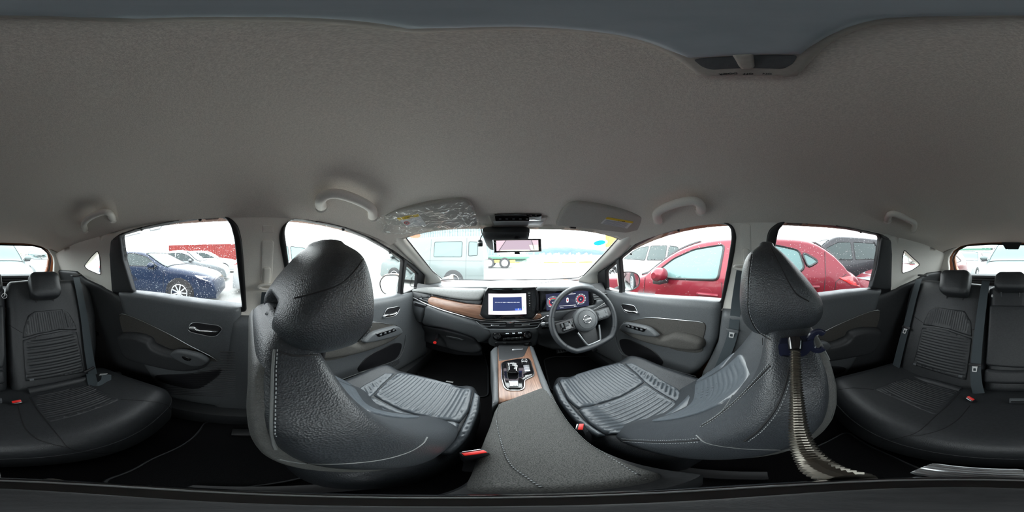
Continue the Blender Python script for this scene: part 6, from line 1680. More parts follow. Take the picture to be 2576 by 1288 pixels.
SP_ = tilted(ray(1990, 874) * 0.290, (0.25, 1, 0), (0, 0, 1))
def rayp(px_, py_): return SP_.px(px_, py_)
M['navy'] = simple('navy_plastic', (0.012, 0.014, 0.032), 0.22)
sgn = -1 if (SP_.P(0, 0, 1) - SP_.P(0, 0, 0)).dot(np.array([-1, 0, 0])) < 0 else 1
mb = MB(); pillow(mb, SP_, round_poly(np.array([rayp(*p) for p in [(1958, 862), (2032, 855), (2045, 850), (2046, 868), (2030, 889), (2012, 895), (1962, 892)]]), 0.005), hgt=0.005 * sgn, r=0.005, h0=0.0, thick=0.016 * sgn, step=0.01); mb.build('clamp_plate', M['navy'], gm)
rc_ = rayp(2058, 859); mb = MB(); tube(mb, [SP_.P(rc_[0] + 0.0125 * math.cos(a), rc_[1] + 0.019 * math.sin(a), 0.0) for a in np.linspace(-2.3, 2.3, 24)], 0.0036, 8, flat=(1, 1.6)); mb.build('clamp_hook', M['navy'], gm)
# mount head right below the lens
hz_ = -0.185
mb = MB(); lathe(mb, (0.004, -0.010, hz_), (0, 0, 1), [(0.0, -0.022), (0.022, -0.022), (0.030, -0.018), (0.031, -0.004), (0.029, 0.0), (0.024, 0.001), (0.0, 0.001)], 40); mh = mb.build('mount_head', M['piano'], gm)
mb = MB(); tube(mb, [(0.004 + 0.0265 * math.cos(a), -0.010 + 0.0265 * math.sin(a), hz_ + 0.001) for a in np.linspace(0, 2 * math.pi, 48, endpoint=False)], 0.0010, 6, closed=True); mb.build('mount_rim', M['silver'], mh)
mb = MB(); lathe(mb, (0.004, -0.010, hz_ + 0.001), (0, 0, 1), [(0.017, -0.001), (0.017, 0.003), (0.015, 0.004), (0.0, 0.004)], 32); mb.build('mount_pad', M['plastic'], mh)
kc = np.array([0.014, -0.046, -0.20])      # ribbed thumbscrew behind the mount head
mb = MB(); rad = [0.0072 + 0.0007 * (k % 2) for k in range(40)]
secs = []
for zz, sc in ((-0.016, 0.9), (-0.014, 1.0), (0.014, 1.0), (0.016, 0.9)):
    secs.append([kc + np.array([zz, rad[k] * sc * math.cos(2 * math.pi * k / 40), rad[k] * sc * math.sin(2 * math.pi * k / 40)]) for k in range(40)])
loft(mb, secs); mb.build('thumbscrew', M['silver'], gm, angle=20)
mb = MB(); tube(mb, [kc + np.array([-0.03, 0.012, 0.0]), kc + np.array([0.02, 0.03, 0.004])], 0.006, 8); mb.build('mount_arm', M['steel'], gm)

# ------------------------------------------------------------------ floor mats and small things on the floor
FL = plane_z(-0.978)
def fmat(pts, label, ribs=None):
    o = pxo(FL, pts); t = PIL('floor_mat', FL, round_poly(o, 0.04), M['mat'], None, hgt=0.008, r=0.008, h0=0.002, thick=0.003, step=0.03, grid=(0.01 if ribs else 0.08, 0.08), ribs=ribs, label=label, cat='floor mat', group='floor mats')
    mb = MB(); tube(mb, [FL.P(a, b, 0.010) for a, b in round_poly(o, 0.04)], 0.004, 6, closed=True); mb.build('mat_binding', M['plastic'], t)
    return t
fmat([(240, 1213), (380, 1155), (470, 1115), (500, 1088), (516, 1061), (640, 1066), (760, 1110), (800, 1190), (620, 1225), (400, 1240)], 'black floor mat in the rear footwell behind the passenger seat')
m2 = fmat([(1045, 905), (1090, 880), (1215, 880), (1228, 930), (1228, 1000), (1060, 985)], 'black floor mat ahead of the passenger seat')
fmat([(1368, 905), (1400, 898), (1480, 898), (1560, 905), (1560, 960), (1470, 985), (1385, 985)], 'ribbed black floor mat under the pedals', (0.045, 0.006))
fmat([(2130, 1085), (2250, 1150), (2350, 1190), (2200, 1215), (2060, 1200), (2040, 1130)], 'black floor mat in the rear footwell behind the driver seat')
a, b = FL.px(1131, 960.5, 0.012); mb = MB(); box(mb, FL.P(a, b, 0.012), (0.045, 0.014, 0.003), 0.001); mb.build('mat_badge', M['white'], m2)
p = onY(1094, 862, 0.94); fl = thing('emergency_flare', 'red emergency flare cap in the passenger footwell', 'flare', tuple(p))
mb = MB(); lathe(mb, p, -p, [(0.0, -0.03), (0.011, -0.03), (0.012, 0.0), (0.010, 0.004), (0.0, 0.005)], 20); mb.build('flare_cap', M['red'], fl)
mb = MB(); tube(mb, [p + np.array([0, 0.03, 0.01]), p + np.array([-0.05, 0.16, 0.03])], 0.011, 12); mb.build('flare_tube', M['black'], fl)
# pedals
for (px_, py_), w, h, nm, lb in (((1413, 879), 0.09, 0.06, 'brake_pedal', 'wide ribbed brake pedal under the steering column'), ((1490, 870), 0.05, 0.11, 'accelerator_pedal', 'narrow accelerator pedal beside the brake pedal')):
    c = onY(px_, py_, 1.12); t = thing(nm, lb, 'pedal', tuple(c))
    mb = MB(); obox(mb, c, (1, 0, 0), (0, 0.8, 0.6), (0, -0.6, 0.8), w, h, 0.012, 0.003); mb.build('pedal_pad', M['black'], t)
    for k in range(4):
        mb = MB(); obox(mb, c + np.array([0, -0.6 * 0.008, 0.8 * 0.008]) + np.array([(k - 1.5) * w / 4.5, 0, 0]), (1, 0, 0), (0, 0.8, 0.6), (0, -0.6, 0.8), w / 12, h * 0.85, 0.004, 0.001); mb.build('pedal_rib', M['plastic_soft'], t)
    mb = MB(); tube(mb, [c + np.array([0, 0.01, 0.0]), c + np.array([0, 0.08, 0.05])], 0.01, 8); mb.build('pedal_arm', M['black'], t)
# ------------------------------------------------------------------ the car park outside
mb = MB(); box(mb, (0, 0, GROUND - 0.05), (500, 500, 0.1))
mb.build('floor_outside', M['asphalt'], None, smooth=False, label='wet grey tarmac of the car park', kind='structure')

def car(name, label, paintm, loc, rz, L, Wd, prof, belt, sidewin, wind, rear, wheels, wr=0.31, glass='car_glass', wsglass='car_glass_teal', cat='car', group='cars in the car park', tumble=0.45, lamps=True, handles=(), seams=(), mirror=None, rim_n=10, taper=0.10, arch=True, cap_r=0.11):
    ca, sa = math.cos(rz), math.sin(rz)
    lx, ly = loc
    def T(x, y, z): return np.array([lx + ca * x - sa * y, ly + sa * x + ca * y, GROUND + z])
    pr = smooth_open(np.array(prof, float), 6); o = np.argsort(pr[:, 0], kind='stable'); PY, PZ = pr[o, 0], pr[o, 1]
    def zt(y): return float(np.interp(y, PY, PZ))
    def bl(y): return belt[0] + (belt[1] - belt[0]) * (y / L + 0.5)
    def hwb(y, z):
        q = abs(2 * y / L)
        w = Wd / 2 * (1 - taper * q ** 6 - 0.03 * q ** 2)
        b = bl(y)
        if z < 0.32: w *= 0.92 + 0.08 * max(0, (z - 0.15) / 0.17)
        elif z <= b: w *= 1 - 0.025 * ((z - 0.6) / 0.35) ** 2
        else: w = w * (1 - 0.025 * ((b - 0.6) / 0.35) ** 2) - tumble * (z - b)
        return max(w, 0.15)
    def rr(y): return min(cap_r, max(0.02, (zt(y) - 0.2) * 0.3))
    P_ = 0.42
    def hw(y, z):
        t, r = zt(y), rr(y)
        if z <= t - r: return hwb(y, z)
        s_ = min(1, (z - t + r) / r)
        return hwb(y, t - r) * math.sqrt(max(0, 1 - s_ * s_)) ** P_
    def zs(x, y):
        t, r = zt(y), rr(y); b = hwb(y, t - r); q = min(1, abs(x) / b) ** (1 / P_)
        return t - r + r * math.sqrt(max(0, 1 - q * q))
    SS = {s: Surf(lambda y, z, h, s=s: T(s * (hw(y, z) + h), y, z), None, None) for s in (-1, 1)}
    TOP = Surf(lambda x, y, h: T(x, y, zs(x, y) + h), None, None)
    root = thing(name, label, cat, tuple(T(0, 0, 0)), group)
    ys = np.unique(np.concatenate([np.linspace(-L / 2, -L / 2 + 0.25, 6), np.linspace(-L / 2, L / 2, 46), np.linspace(L / 2 - 0.25, L / 2, 6)]))
    secs = []
    for y in ys:
        t, r = zt(y), rr(y); zb_ = min(0.2, t - 0.05)
        half = [(hw(y, z), z) for z in np.linspace(zb_, t - r, 12)]
        b = hwb(y, t - r)
        for k in range(1, 9):
            th = math.pi / 2 * k / 8; half.append((b * max(0, math.cos(th)) ** P_, t - r + r * math.sin(th)))
        sec = [T(a, y, z) for a, z in half] + [T(-a, y, z) for a, z in reversed(half[:-1])]
        secs.append(sec)
    m = MB(); loft(m, secs); m.build('body', paintm, root, angle=50)
    for s in (-1, 1):
        for w in sidewin:
            w = np.array(w, float)
            PIL('side_window', SS[s], round_poly(w, 0.05, 3), M[glass], root, hgt=0.003, r=0.004, h0=0.002, thick=0.01, step=0.12, grid=(0.12, 0.1), back=False)
            m = MB(); tube(m, [SS[s].P(a, c, 0.005) for a, c in round_poly(w, 0.05, 3)], 0.012, 4, closed=True); m.build('window_trim', M['black'], root)
        for y in wheels:
            if arch:
                cir = [(y + (wr + 0.055) * math.cos(a), wr + (wr + 0.055) * math.sin(a)) for a in np.linspace(-0.35, math.pi + 0.35, 22)]
                PIL('wheel_arch', SS[s], cir, M['black'], root, hgt=0.002, r=0.002, h0=0.003, thick=0.03, step=0.2, grid=(0.2, 0.2), back=False)
            xw = s * (hwb(y, 0.35) - 0.085)
            m = MB(); ax = T(s, 0, 0) - T(0, 0, 0)
            lathe(m, T(xw, y, wr), ax, [(wr * 0.55, -0.09), (wr * 0.95, -0.09), (wr, -0.06), (wr, 0.07), (wr * 0.95, 0.10), (wr * 0.70, 0.105), (wr * 0.66, 0.09)], 32)
            wl = m.build('wheel', M['tyre'], root)
            m = MB(); lathe(m, T(xw, y, wr), ax, [(0.0, 0.04), (wr * 0.62, 0.04), (wr * 0.66, 0.09), (wr * 0.69, 0.10), (wr * 0.68, 0.104), (wr * 0.63, 0.085)], 32); m.build('rim', M['black'] if rim_n else M['alloy'], wl)
            m = MB()
            for k in range(rim_n):
                a = 2 * math.pi * k / rim_n; dv = (T(0, math.cos(a), math.sin(a)) - T(0, 0, 0)); 
                c = T(xw, y, wr) + ax * 0.094 + dv * wr * 0.36
                obox(m, c, dv, np.cross(ax, dv), ax, wr * 0.62, wr * 0.10, 0.014)
            lathe(m, T(xw, y, wr), ax, [(wr * 0.14, 0.08), (wr * 0.14, 0.104), (0.0, 0.106)], 12)
            m2 = [T(xw, y, wr) + ax * 0.1 + (T(0, math.cos(a), math.sin(a)) - T(0, 0, 0)) * wr * 0.655 for a in np.linspace(0, 2 * math.pi, 32, endpoint=False)]
            tube(m, m2, 0.012, 6, closed=True)
            m.build('spokes', M['alloy'], wl)
        if lamps:
            f = L / 2
            zf, zr = lamps[0], lamps[1]
            PIL('headlamp', SS[s], round_poly(np.array([(f - 0.50, zf + 0.06), (f - 0.10, zf - 0.005), (f - 0.05, zf - 0.07), (f - 0.16, zf - 0.09), (f - 0.42, zf - 0.01)]), 0.03), M['lamp_clear'], root, hgt=0.008, r=0.01, h0=0.0, thick=0.02, step=0.06, grid=(0.1, 0.1), back=False)
            PIL('tail_lamp', SS[s], round_poly(np.array([(-f + 0.02, zr + 0.08), (-f + 0.40, zr + 0.06), (-f + 0.22, zr - 0.04), (-f + 0.02, zr - 0.10)]), 0.03), M['lamp_red'], root, hgt=0.008, r=0.01, h0=0.0, thick=0.02, step=0.06, grid=(0.1, 0.1), back=False)
        for y, z in handles:
            m = MB(); tube(m, [SS[s].P(y - 0.11, z - 0.005, 0.01), SS[s].P(y - 0.08, z, 0.03), SS[s].P(y + 0.06, z + 0.004, 0.03), SS[s].P(y + 0.10, z, 0.008)], 0.016, 8); m.build('door_handle', paintm, root)
            m = MB(); el = [(y + 0.02 + 0.075 * math.cos(a), z + 0.012 + 0.05 * math.sin(a)) for a in np.linspace(0, 2 * math.pi, 16, endpoint=False)]
            pillow(m, SS[s], el, hgt=0.001, r=0.002, h0=0.002, thick=0.004, step=0.1, back=False); m.build('handle_cup', M['black'] if False else paintm, root)
        for line in seams:
            m = MB(); tube(m, [SS[s].P(y, z, 0.001) for y, z in resample(np.array(line, float), 0.08, False)], 0.004, 4); m.build('door_seam', M['black'], root)
        if mirror:
            y, z = mirror; c = T(s * (hwb(y, z) + 0.14), y, z)
            d1 = T(s, 0, 0) - T(0, 0, 0); d2 = T(0, 1, 0) - T(0, 0, 0)
            m = MB(); secs2 = []
            for q, sc in ((-0.10, 0.55), (-0.06, 0.9), (0.02, 1.0), (0.08, 0.8), (0.11, 0.4)):
                secs2.append([c + d1 * q + d2 * (0.075 * sc * math.cos(a)) + np.array([0, 0, 0.078 * sc * math.sin(a)]) for a in np.linspace(0, 2 * math.pi, 14, endpoint=False)])
            loft(m, secs2); m.build('wing_mirror', paintm, root)
            m = MB(); obox(m, c + np.array([0, 0, -0.075]) - d1 * 0.02, d1, d2, (0, 0, 1), 0.17, 0.10, 0.05, 0.015); m.build('mirror_base', M['black'], root)
    def glass_top(nm, y0, y1, k0, k1, mt):
        e = []
        for y in np.linspace(y0, y1, 8):
            q = (y - y0) / (y1 - y0); e.append((hwb(y, zt(y) - rr(y)) * (k0 + (k1 - k0) * q), y))
        out = [(a, y) for a, y in e] + [(-a, y) for a, y in reversed(e)]
        PIL(nm, TOP, out, M[mt], root, hgt=0.002, r=0.004, h0=0.004, thick=0.012, step=0.12, grid=(0.12, 0.1), back=False)
        m = MB(); tube(m, [TOP.P(a, y, 0.006) for a, y in keep_corners(out, 0.1)], 0.014, 4, closed=True); m.build('glass_trim', M['black'], root)
    if wind: glass_top('windscreen', wind[0], wind[1], 0.90, 0.86, wsglass)
    if rear: glass_top('rear_glass', rear[0], rear[1], 0.84, 0.84, glass)
    return root, T, SS, TOP, hwb, zt

HATCH = lambda h=1.43, L=4.4: [(-L / 2, 0.40), (-L / 2 + 0.01, 0.72), (-L / 2 + 0.09, 0.98), (-L / 2 + 0.22, 1.06), (-L / 2 + 0.33, 1.20), (-L / 2 + 0.50, h - 0.10), (-L / 2 + 0.70, h - 0.02), (-1.1, h), (-0.6, h), (-0.28, h - 0.04), (0.0, h - 0.15), (0.24, h - 0.33), (0.42, h - 0.44), (1.0, 0.93), (1.6, 0.84), (L / 2 - 0.2, 0.72), (L / 2 - 0.03, 0.55), (L / 2, 0.38)]
# red hatchback alongside the driver door
car('red_hatchback', 'red hatchback parked right beside the driver doors', M['p_red'], (2.42, 1.0), 0.0, 4.42, 1.80, HATCH(), (0.99, 0.945),
    [[(0.20, 0.985), (-0.03, 1.17), (-0.27, 1.275), (-0.61, 1.325), (-0.58, 0.965), (-0.06, 0.95)], [(-0.70, 0.975), (-0.69, 1.33), (-1.15, 1.315), (-1.40, 1.26), (-1.44, 1.07), (-1.30, 1.005)], [(-1.43, 1.245), (-1.55, 1.18), (-1.60, 1.14), (-1.47, 1.075)]],
    (0.45, -0.30), (-1.98, -1.62), (1.35, -1.36), 0.33, lamps=(0.74, 0.90), glass='car_glass_teal', handles=((-0.47, 0.815), (-1.46, 0.89)), mirror=(0.02, 1.0), rim_n=10, cap_r=0.10,
    seams=([(-0.62, 0.94), (-0.66, 0.30)], [(0.33, 0.93), (0.36, 0.30)], [(-1.70, 1.25), (-1.66, 1.02), (-1.62, 0.75), (-1.40, 0.55)], [(-2.0, 1.03), (-1.78, 0.92), (-1.72, 0.60)]))
# dark blue hatchback on the passenger side
car('blue_hatchback', 'dark blue hatchback seen through the rain-speckled rear door window', M['p_blue'], (-4.37, -2.78), 0.0, 4.06, 1.70,
    [(-2.03, 0.40), (-2.02, 0.70), (-1.96, 1.0), (-1.80, 1.12), (-1.55, 1.28), (-1.2, 1.36), (-0.7, 1.38), (-0.2, 1.35), (0.1, 1.27), (0.45, 1.10), (0.78, 0.96), (1.2, 0.90), (1.6, 0.82), (1.86, 0.72), (2.0, 0.55), (2.03, 0.36)], (0.95, 0.90),
    [[(0.55, 0.93), (0.15, 1.17), (-0.30, 1.27), (-0.62, 1.29), (-0.58, 0.92)], [(-0.70, 0.93), (-0.74, 1.29), (-1.20, 1.26), (-1.45, 1.10), (-1.35, 0.97)]],
    (0.80, 0.05), (-1.85, -1.45), (1.16, -1.30), 0.31, lamps=(0.70, 0.85), handles=((-0.42, 0.80), (-1.2, 0.82)), mirror=(0.42, 0.96), rim_n=9,
    seams=([(-0.65, 0.92), (-0.70, 0.30)], [(0.72, 0.92), (0.74, 0.32)]))
SEDAN = lambda h=1.45, L=4.5: [(-L / 2, 0.40), (-L / 2 + 0.02, 0.80), (-L / 2 + 0.15, 0.98), (-L / 2 + 0.50, 1.02), (-1.35, 1.12), (-0.95, h - 0.08), (-0.5, h), (0.0, h - 0.01), (0.35, h - 0.12), (0.75, 1.08), (1.05, 0.97), (1.6, 0.88), (L / 2 - 0.2, 0.74), (L / 2 - 0.03, 0.55), (L / 2, 0.38)]
SUV = lambda h=1.68, L=4.6: [(-L / 2, 0.45), (-L / 2 + 0.02, 0.95), (-L / 2 + 0.08, 1.10), (-L / 2 + 0.30, 1.45), (-L / 2 + 0.45, h - 0.05), (-1.2, h), (-0.3, h), (0.1, h - 0.06), (0.45, h - 0.25), (0.85, 1.13), (1.05, 1.06), (1.7, 0.99), (L / 2 - 0.15, 0.86), (L / 2 - 0.02, 0.65), (L / 2, 0.42)]
def suvwin(h=1.68, L=4.6): return [[(0.72, 1.08), (0.30, h - 0.32), (0.0, h - 0.20), (-0.45, h - 0.15), (-0.45, 1.05)], [(-0.53, 1.05), (-0.53, h - 0.15), (-1.25, h - 0.16), (-1.30, 1.07)], [(-1.38, 1.08), (-1.33, h - 0.17), (-L / 2 + 0.62, h - 0.22), (-L / 2 + 0.45, 1.14)]]
def sedwin(h=1.45): return [[(0.72, 0.99), (0.35, h - 0.27), (0.0, h - 0.17), (-0.30, h - 0.15), (-0.28, 0.97)], [(-0.36, 0.97), (-0.38, h - 0.15), (-0.80, h - 0.19), (-1.20, 1.02)]]
car('silver_sedan', 'pale silver car behind the dark blue hatchback', M['p_silver'], (-8.2, -3.3), 0.0, 4.5, 1.75, SEDAN(1.5), (0.98, 0.93), sedwin(1.5), (1.0, 0.25), (-1.5, -1.0), (1.4, -1.4), 0.31, lamps=(0.72, 0.88), mirror=(0.55, 1.0))
car('white_estate_car', 'white car just visible above the silver car by the red container', M['p_white'], (-12.2, -3.2), 0.0, 4.5, 1.75, SUV(1.6), (1.0, 0.98), suvwin(1.6), (1.0, 0.2), None, (1.4, -1.4), 0.33, lamps=(0.8, 1.0))
car('white_suv', 'white car with red tail lamp outside the front passenger window', M['p_white'], (-5.7, 1.75), 0.0, 4.5, 1.80, SUV(1.66, 4.5), (1.08, 1.03), suvwin(1.66, 4.5), (1.0, 0.2), None, (1.4, -1.38), 0.34, lamps=(0.85, 1.02), glass='car_glass_teal')
car('pale_car', 'pale car behind the blue hatchback seen through the small pillar window', M['p_white'], (-4.5, -7.6), 0.0, 4.3, 1.70, HATCH(1.48, 4.3), (0.98, 0.94), sedwin(1.45), (0.45, -0.3), (-1.9, -1.55), (1.3, -1.3), 0.31, lamps=(0.74, 0.9))
# grey van in front
VAN = [(-2.35, 0.42), (-2.35, 1.10), (-2.28, 1.60), (-2.20, 1.88), (-2.0, 1.95), (0.0, 1.97), (1.35, 1.94), (1.65, 1.82), (2.0, 1.30), (2.15, 1.08), (2.30, 0.85), (2.35, 0.42)]
vroot, VT, VS, VTOP, vh, vz = car('grey_van', 'grey delivery van standing across the front with a sliding door', M['p_grey'], (-3.10, 6.45), math.pi / 2, 4.7, 1.70, VAN, (1.10, 1.10),
    [[(-2.12, 1.22), (-2.12, 1.70), (-1.80, 1.72), (-1.80, 1.20)], [(-1.55, 1.17), (-1.55, 1.73), (-0.45, 1.74), (-0.45, 1.17)], [(0.62, 1.12), (0.62, 1.72), (1.30, 1.70), (1.72, 1.18)]],
    (2.0, 1.62), None, (1.45, -1.25), 0.32, lamps=None, glass='car_glass_teal', tumble=0.16, taper=0.04, mirror=(1.5, 1.2), rim_n=0,
    seams=([(-1.72, 1.86), (-1.72, 0.32)], [(-0.30, 1.86), (-0.30, 0.32)], [(-2.3, 1.02), (1.9, 1.02)]), cap_r=0.10)
for s in (1,):
    for nm, poly, mt in (('tail_lamp', [(-2.33, 0.92), (-2.33, 1.16), (-2.24, 1.16), (-2.24, 0.92)], 'lamp_red'), ('rear_bumper', [(-2.34, 0.42), (-2.34, 0.78), (-1.95, 0.78), (-1.95, 0.42)], 'p_black')):
        PIL(nm, VS[s], np.array(poly), M[mt], vroot, hgt=0.02, r=0.01, h0=0.0, thick=0.02, step=0.1, back=False)
    PIL('open_doorway', VS[s], round_poly(np.array([(-0.26, 0.45), (-0.26, 1.78), (0.45, 1.78), (0.50, 0.45)]), 0.05), M['car_glass'], vroot, hgt=0.002, r=0.002, h0=0.003, thick=0.02, step=0.2, back=False)
    PIL('door_handle', VS[s], round_poly(np.array([(-0.60, 0.95), (-0.60, 1.07), (-0.45, 1.07), (-0.45, 0.95)]), 0.02), M['black'], vroot, hgt=0.02, r=0.01, h0=0.002, thick=0.02, step=0.1, back=False)
    for ch, y in (('茶', -0.93), ('司', -1.22)):
        p = VS[s].P(y, 0.72, 0.012); ex_ = VS[s].P(y - 0.1, 0.72, 0.012) - p
        m = MB(); text_mb(m, ch, frame_mat(p, tuple(ex_), (0, 0, 1)), 0.24, 0.01)
        if m.v: m.build('van_lettering', M['box_yellow'], vroot, smooth=False)
# right hand side cars
car('white_off_roader', 'white off-roader beyond the bonnet of the red hatchback', M['p_white'], (5.35, 4.3), 0.0, 4.6, 1.85, SUV(1.72), (1.10, 1.06), suvwin(1.72), (1.0, 0.2), None, (1.45, -1.42), 0.37, lamps=(0.9, 1.1))
car('black_minivan', 'black minivan behind the red hatchback with sky mirrored in its windows', M['p_black'], (5.3, -2.9), 0.0, 4.8, 1.80, [(-2.4, 0.45), (-2.39, 1.1), (-2.3, 1.55), (-2.15, 1.80), (-1.8, 1.86), (0.2, 1.88), (0.75, 1.78), (1.25, 1.42), (1.7, 1.10), (2.1, 0.95), (2.35, 0.75), (2.4, 0.42)], (1.12, 1.05),
    [[(1.35, 1.10), (0.95, 1.46), (0.55, 1.64), (0.1, 1.66), (0.1, 1.08)], [(0.0, 1.08), (0.0, 1.66), (-0.95, 1.66), (-0.95, 1.09)], [(-1.05, 1.10), (-1.05, 1.66), (-1.85, 1.62), (-1.95, 1.14)]], (1.62, 0.85), None, (1.5, -1.45), 0.33, lamps=(0.8, 1.0), tumble=0.25)
car('red_saloon', 'second red car parked behind the red hatchback', M['p_red'], (2.75, -4.25), 0.0, 4.3, 1.72, HATCH(1.46, 4.3), (0.98, 0.94), sedwin(1.46), (0.45, -0.3), (-1.9, -1.55), (1.3, -1.3), 0.31, lamps=(0.74, 0.9), mirror=(0.2, 1.0))
# behind the car
car('grey_suv', 'large pale grey SUV facing the rear window', M['p_grey'], (-0.02, -5.45), 0.0, 4.6, 1.86, SUV(1.72), (1.10, 1.06), suvwin(1.72), (1.0, 0.2), None, (1.45, -1.42), 0.36, lamps=(0.9, 1.05), mirror=(0.75, 1.14))
car('white_saloon', 'white saloon at the driver side edge of the rear window', M['p_white'], (2.75, -9.0), 0.0, 4.5, 1.75, SEDAN(1.5), (0.98, 0.93), sedwin(1.5), (1.0, 0.25), (-1.5, -1.0), (1.4, -1.4), 0.31, lamps=(0.72, 0.88), mirror=(0.55, 1.0))
car('silver_estate', 'silver estate car further back behind the white saloon', M['p_silver'], (2.9, -14.2), 0.0, 4.6, 1.8, SUV(1.6), (1.0, 0.98), suvwin(1.6), (1.0, 0.2), None, (1.4, -1.4), 0.33, lamps=(0.8, 1.0))
car('teal_car', 'pale car at the passenger side edge of the rear window', M['p_silver'], (-2.75, -9.6), 0.0, 4.4, 1.75, HATCH(1.5), (0.99, 0.945), sedwin(1.48), (0.45, -0.3), (-1.98, -1.62), (1.35, -1.36), 0.33, lamps=(0.74, 0.9))

# containers with corrugated sides
def container(name, label, mt, c, size, rz=0.0, group='shipping containers', pitch=0.28):
    sx, sy, sz = size; ca, sa = math.cos(rz), math.sin(rz)
    def T(x, y, z): return np.array([c[0] + ca * x - sa * y, c[1] + sa * x + ca * y, c[2] + z])
    root = thing(name, label, 'container', tuple(T(0, 0, 0)), group)
    for s in (-1, 1):
        prof = []; x = -sx / 2; k = 0
        while x < sx / 2:
            prof += [(x, 0 if k % 2 == 0 else -0.06), (min(x + pitch * 0.42, sx / 2), 0 if k % 2 == 0 else -0.06)]
            x += pitch / 2; k += 1
        m = MB(); n = len(prof); vs = [T(a, s * (sy / 2 + b), 0.12) for a, b in prof] + [T(a, s * (sy / 2 + b), sz - 0.1) for a, b in prof]
        fs = [(i, i + 1, n + i + 1, n + i) for i in range(n - 1)]
        vs += [T(a, s * (sy / 2 - 0.12), z) for z in (0.12, sz - 0.1) for a in (-sx / 2, sx / 2)]
        b0 = 2 * n; fs += [(b0, b0 + 1, b0 + 3, b0 + 2)]
        m.add(vs, fs); m.build('corrugated_side', mt, root, smooth=False)
    m = MB(); obox(m, T(0, 0, sz - 0.06), (ca, sa, 0), (-sa, ca, 0), (0, 0, 1), sx, sy, 0.12); m.build('roof_frame', mt, root, smooth=False)
    m = MB(); obox(m, T(0, 0, 0.06), (ca, sa, 0), (-sa, ca, 0), (0, 0, 1), sx, sy, 0.12); m.build('floor_frame', mt, root, smooth=False)
    for e in (-1, 1):
        m = MB(); obox(m, T(e * (sx / 2 - 0.04), 0, sz / 2), (ca, sa, 0), (-sa, ca, 0), (0, 0, 1), 0.08, sy, sz - 0.1); m.build('end_wall', mt, root, smooth=False)
        for s in (-1, 1):
            m = MB(); obox(m, T(e * (sx / 2 - 0.06), s * (sy / 2 - 0.05), sz / 2), (ca, sa, 0), (-sa, ca, 0), (0, 0, 1), 0.14, 0.12, sz); m.build('corner_post', mt, root, smooth=False)
    return root
container('shipping_container', 'long red shipping container beyond the parked cars', M['box_red'], (-26, -7.6, -0.75), (11.5, 2.4, 2.6), math.pi / 2)
container('shipping_container', 'yellow shipping container at the end of the red one', M['box_yellow'], (-26.5, 1.2, -0.75), (5.0, 2.4, 2.35), math.pi / 2)
container('shipping_container', 'pale corrugated container on the green trailer', M['box_white'], (-6.6, 17.4, -0.05), (12.0, 2.4, 3.3), 0.0)
container('shipping_container', 'upper yellow container far beyond the driver side of the windscreen', M['box_yellow'], (17.8, 20.0, GROUND + 2.6), (6.0, 2.4, 2.6), math.radians(-35))
container('shipping_container', 'white container under the far yellow one', M['box_white'], (17.8, 20.0, GROUND), (6.0, 2.4, 2.6), math.radians(-35))
# green flatbed trailer
tr_ = thing('flatbed_trailer', 'green flatbed trailer carrying the pale container', 'trailer', (-5.0, 16.2, GROUND), 'trucks')
m = MB(); box(m, (-5.1, 16.8, -0.17), (15.0, 2.3, 0.22), 0.02); m.build('trailer_deck', M['truck_green'], tr_, smooth=False)
m = MB(); box(m, (-5.1, 16.8, -0.42), (14.6, 0.8, 0.30), 0.02); m.build('trailer_chassis', M['truck_green'], tr_, smooth=False)
for x in (-1.55, -0.05):
    for yy in (15.75, 17.85):
        m = MB(); lathe(m, (x, yy, GROUND + 0.52), (0, -1, 0), [(0.28, -0.14), (0.50, -0.14), (0.53, -0.10), (0.53, 0.10), (0.50, 0.14), (0.34, 0.15), (0.32, 0.10)], 32); w_ = m.build('wheel', M['tyre'], tr_)
        m = MB(); lathe(m, (x, yy, GROUND + 0.52), (0, -1, 0), [(0.0, 0.12), (0.10, 0.13), (0.16, 0.06), (0.30, 0.07), (0.33, 0.12), (0.31, 0.14)], 28); m.build('rim', M['alloy'], w_)
for x in (-2.3, -0.8, 0.7):
    m = MB(); obox(m, (x, 15.72, -0.52), (1, 0, 0), (0, 1, 0), (0, 0, 1), 0.55, 0.04, 0.30, 0.02); m.build('mudguard', M['box_yellow'], tr_, smooth=False)
ORD = ['first', 'second', 'third', 'fourth', 'fifth', 'sixth', 'seventh', 'eighth', 'ninth', 'tenth', 'eleventh', 'twelfth', 'thirteenth', 'fourteenth', 'fifteenth', 'sixteenth']
# kerb, sea wall, far shore
for k in range(7):
    x = 1.5 + 3.1 * k
    m = MB(); box(m, (x, 27.0 - 0.3 * k, GROUND + 0.11), (2.6, 0.35, 0.22), 0.03)
    m.build('kerb_block', M['box_yellow'], None, label='%s yellow kerb block counting from the trailer wheels' % ORD[k], cat='kerb', group='yellow kerb blocks')
for k, (x0, y0, x1, y1) in enumerate(((2.2, 8.5, 5.2, 10.5), (3.6, 7.6, 6.8, 9.4), (1.4, 7.0, 2.4, 7.5), (4.5, 11.5, 8.5, 13.8))):
    a = np.array([x0, y0, GROUND + 0.004]); b = np.array([x1, y1, GROUND + 0.004]); d = (b - a) / np.linalg.norm(b - a); n_ = np.array([-d[1], d[0], 0])
    m = MB(); obox(m, (a + b) / 2, d, n_, (0, 0, 1), float(np.linalg.norm(b - a)), 0.14, 0.008)
    m.build('ground_marking', M['box_yellow'], None, smooth=False, label='%s painted yellow line on the tarmac from the passenger side' % ORD[[1, 2, 0, 3][k]], cat='road marking', group='yellow road markings')
m = MB(); box(m, (20, 36, GROUND + 0.75), (140, 0.5, 1.5), 0.03); m.build('wall_harbour', M['concrete'], None, label='long pale harbour wall beyond the car park', kind='structure')
hl = MB(); nx = 60
rows = []
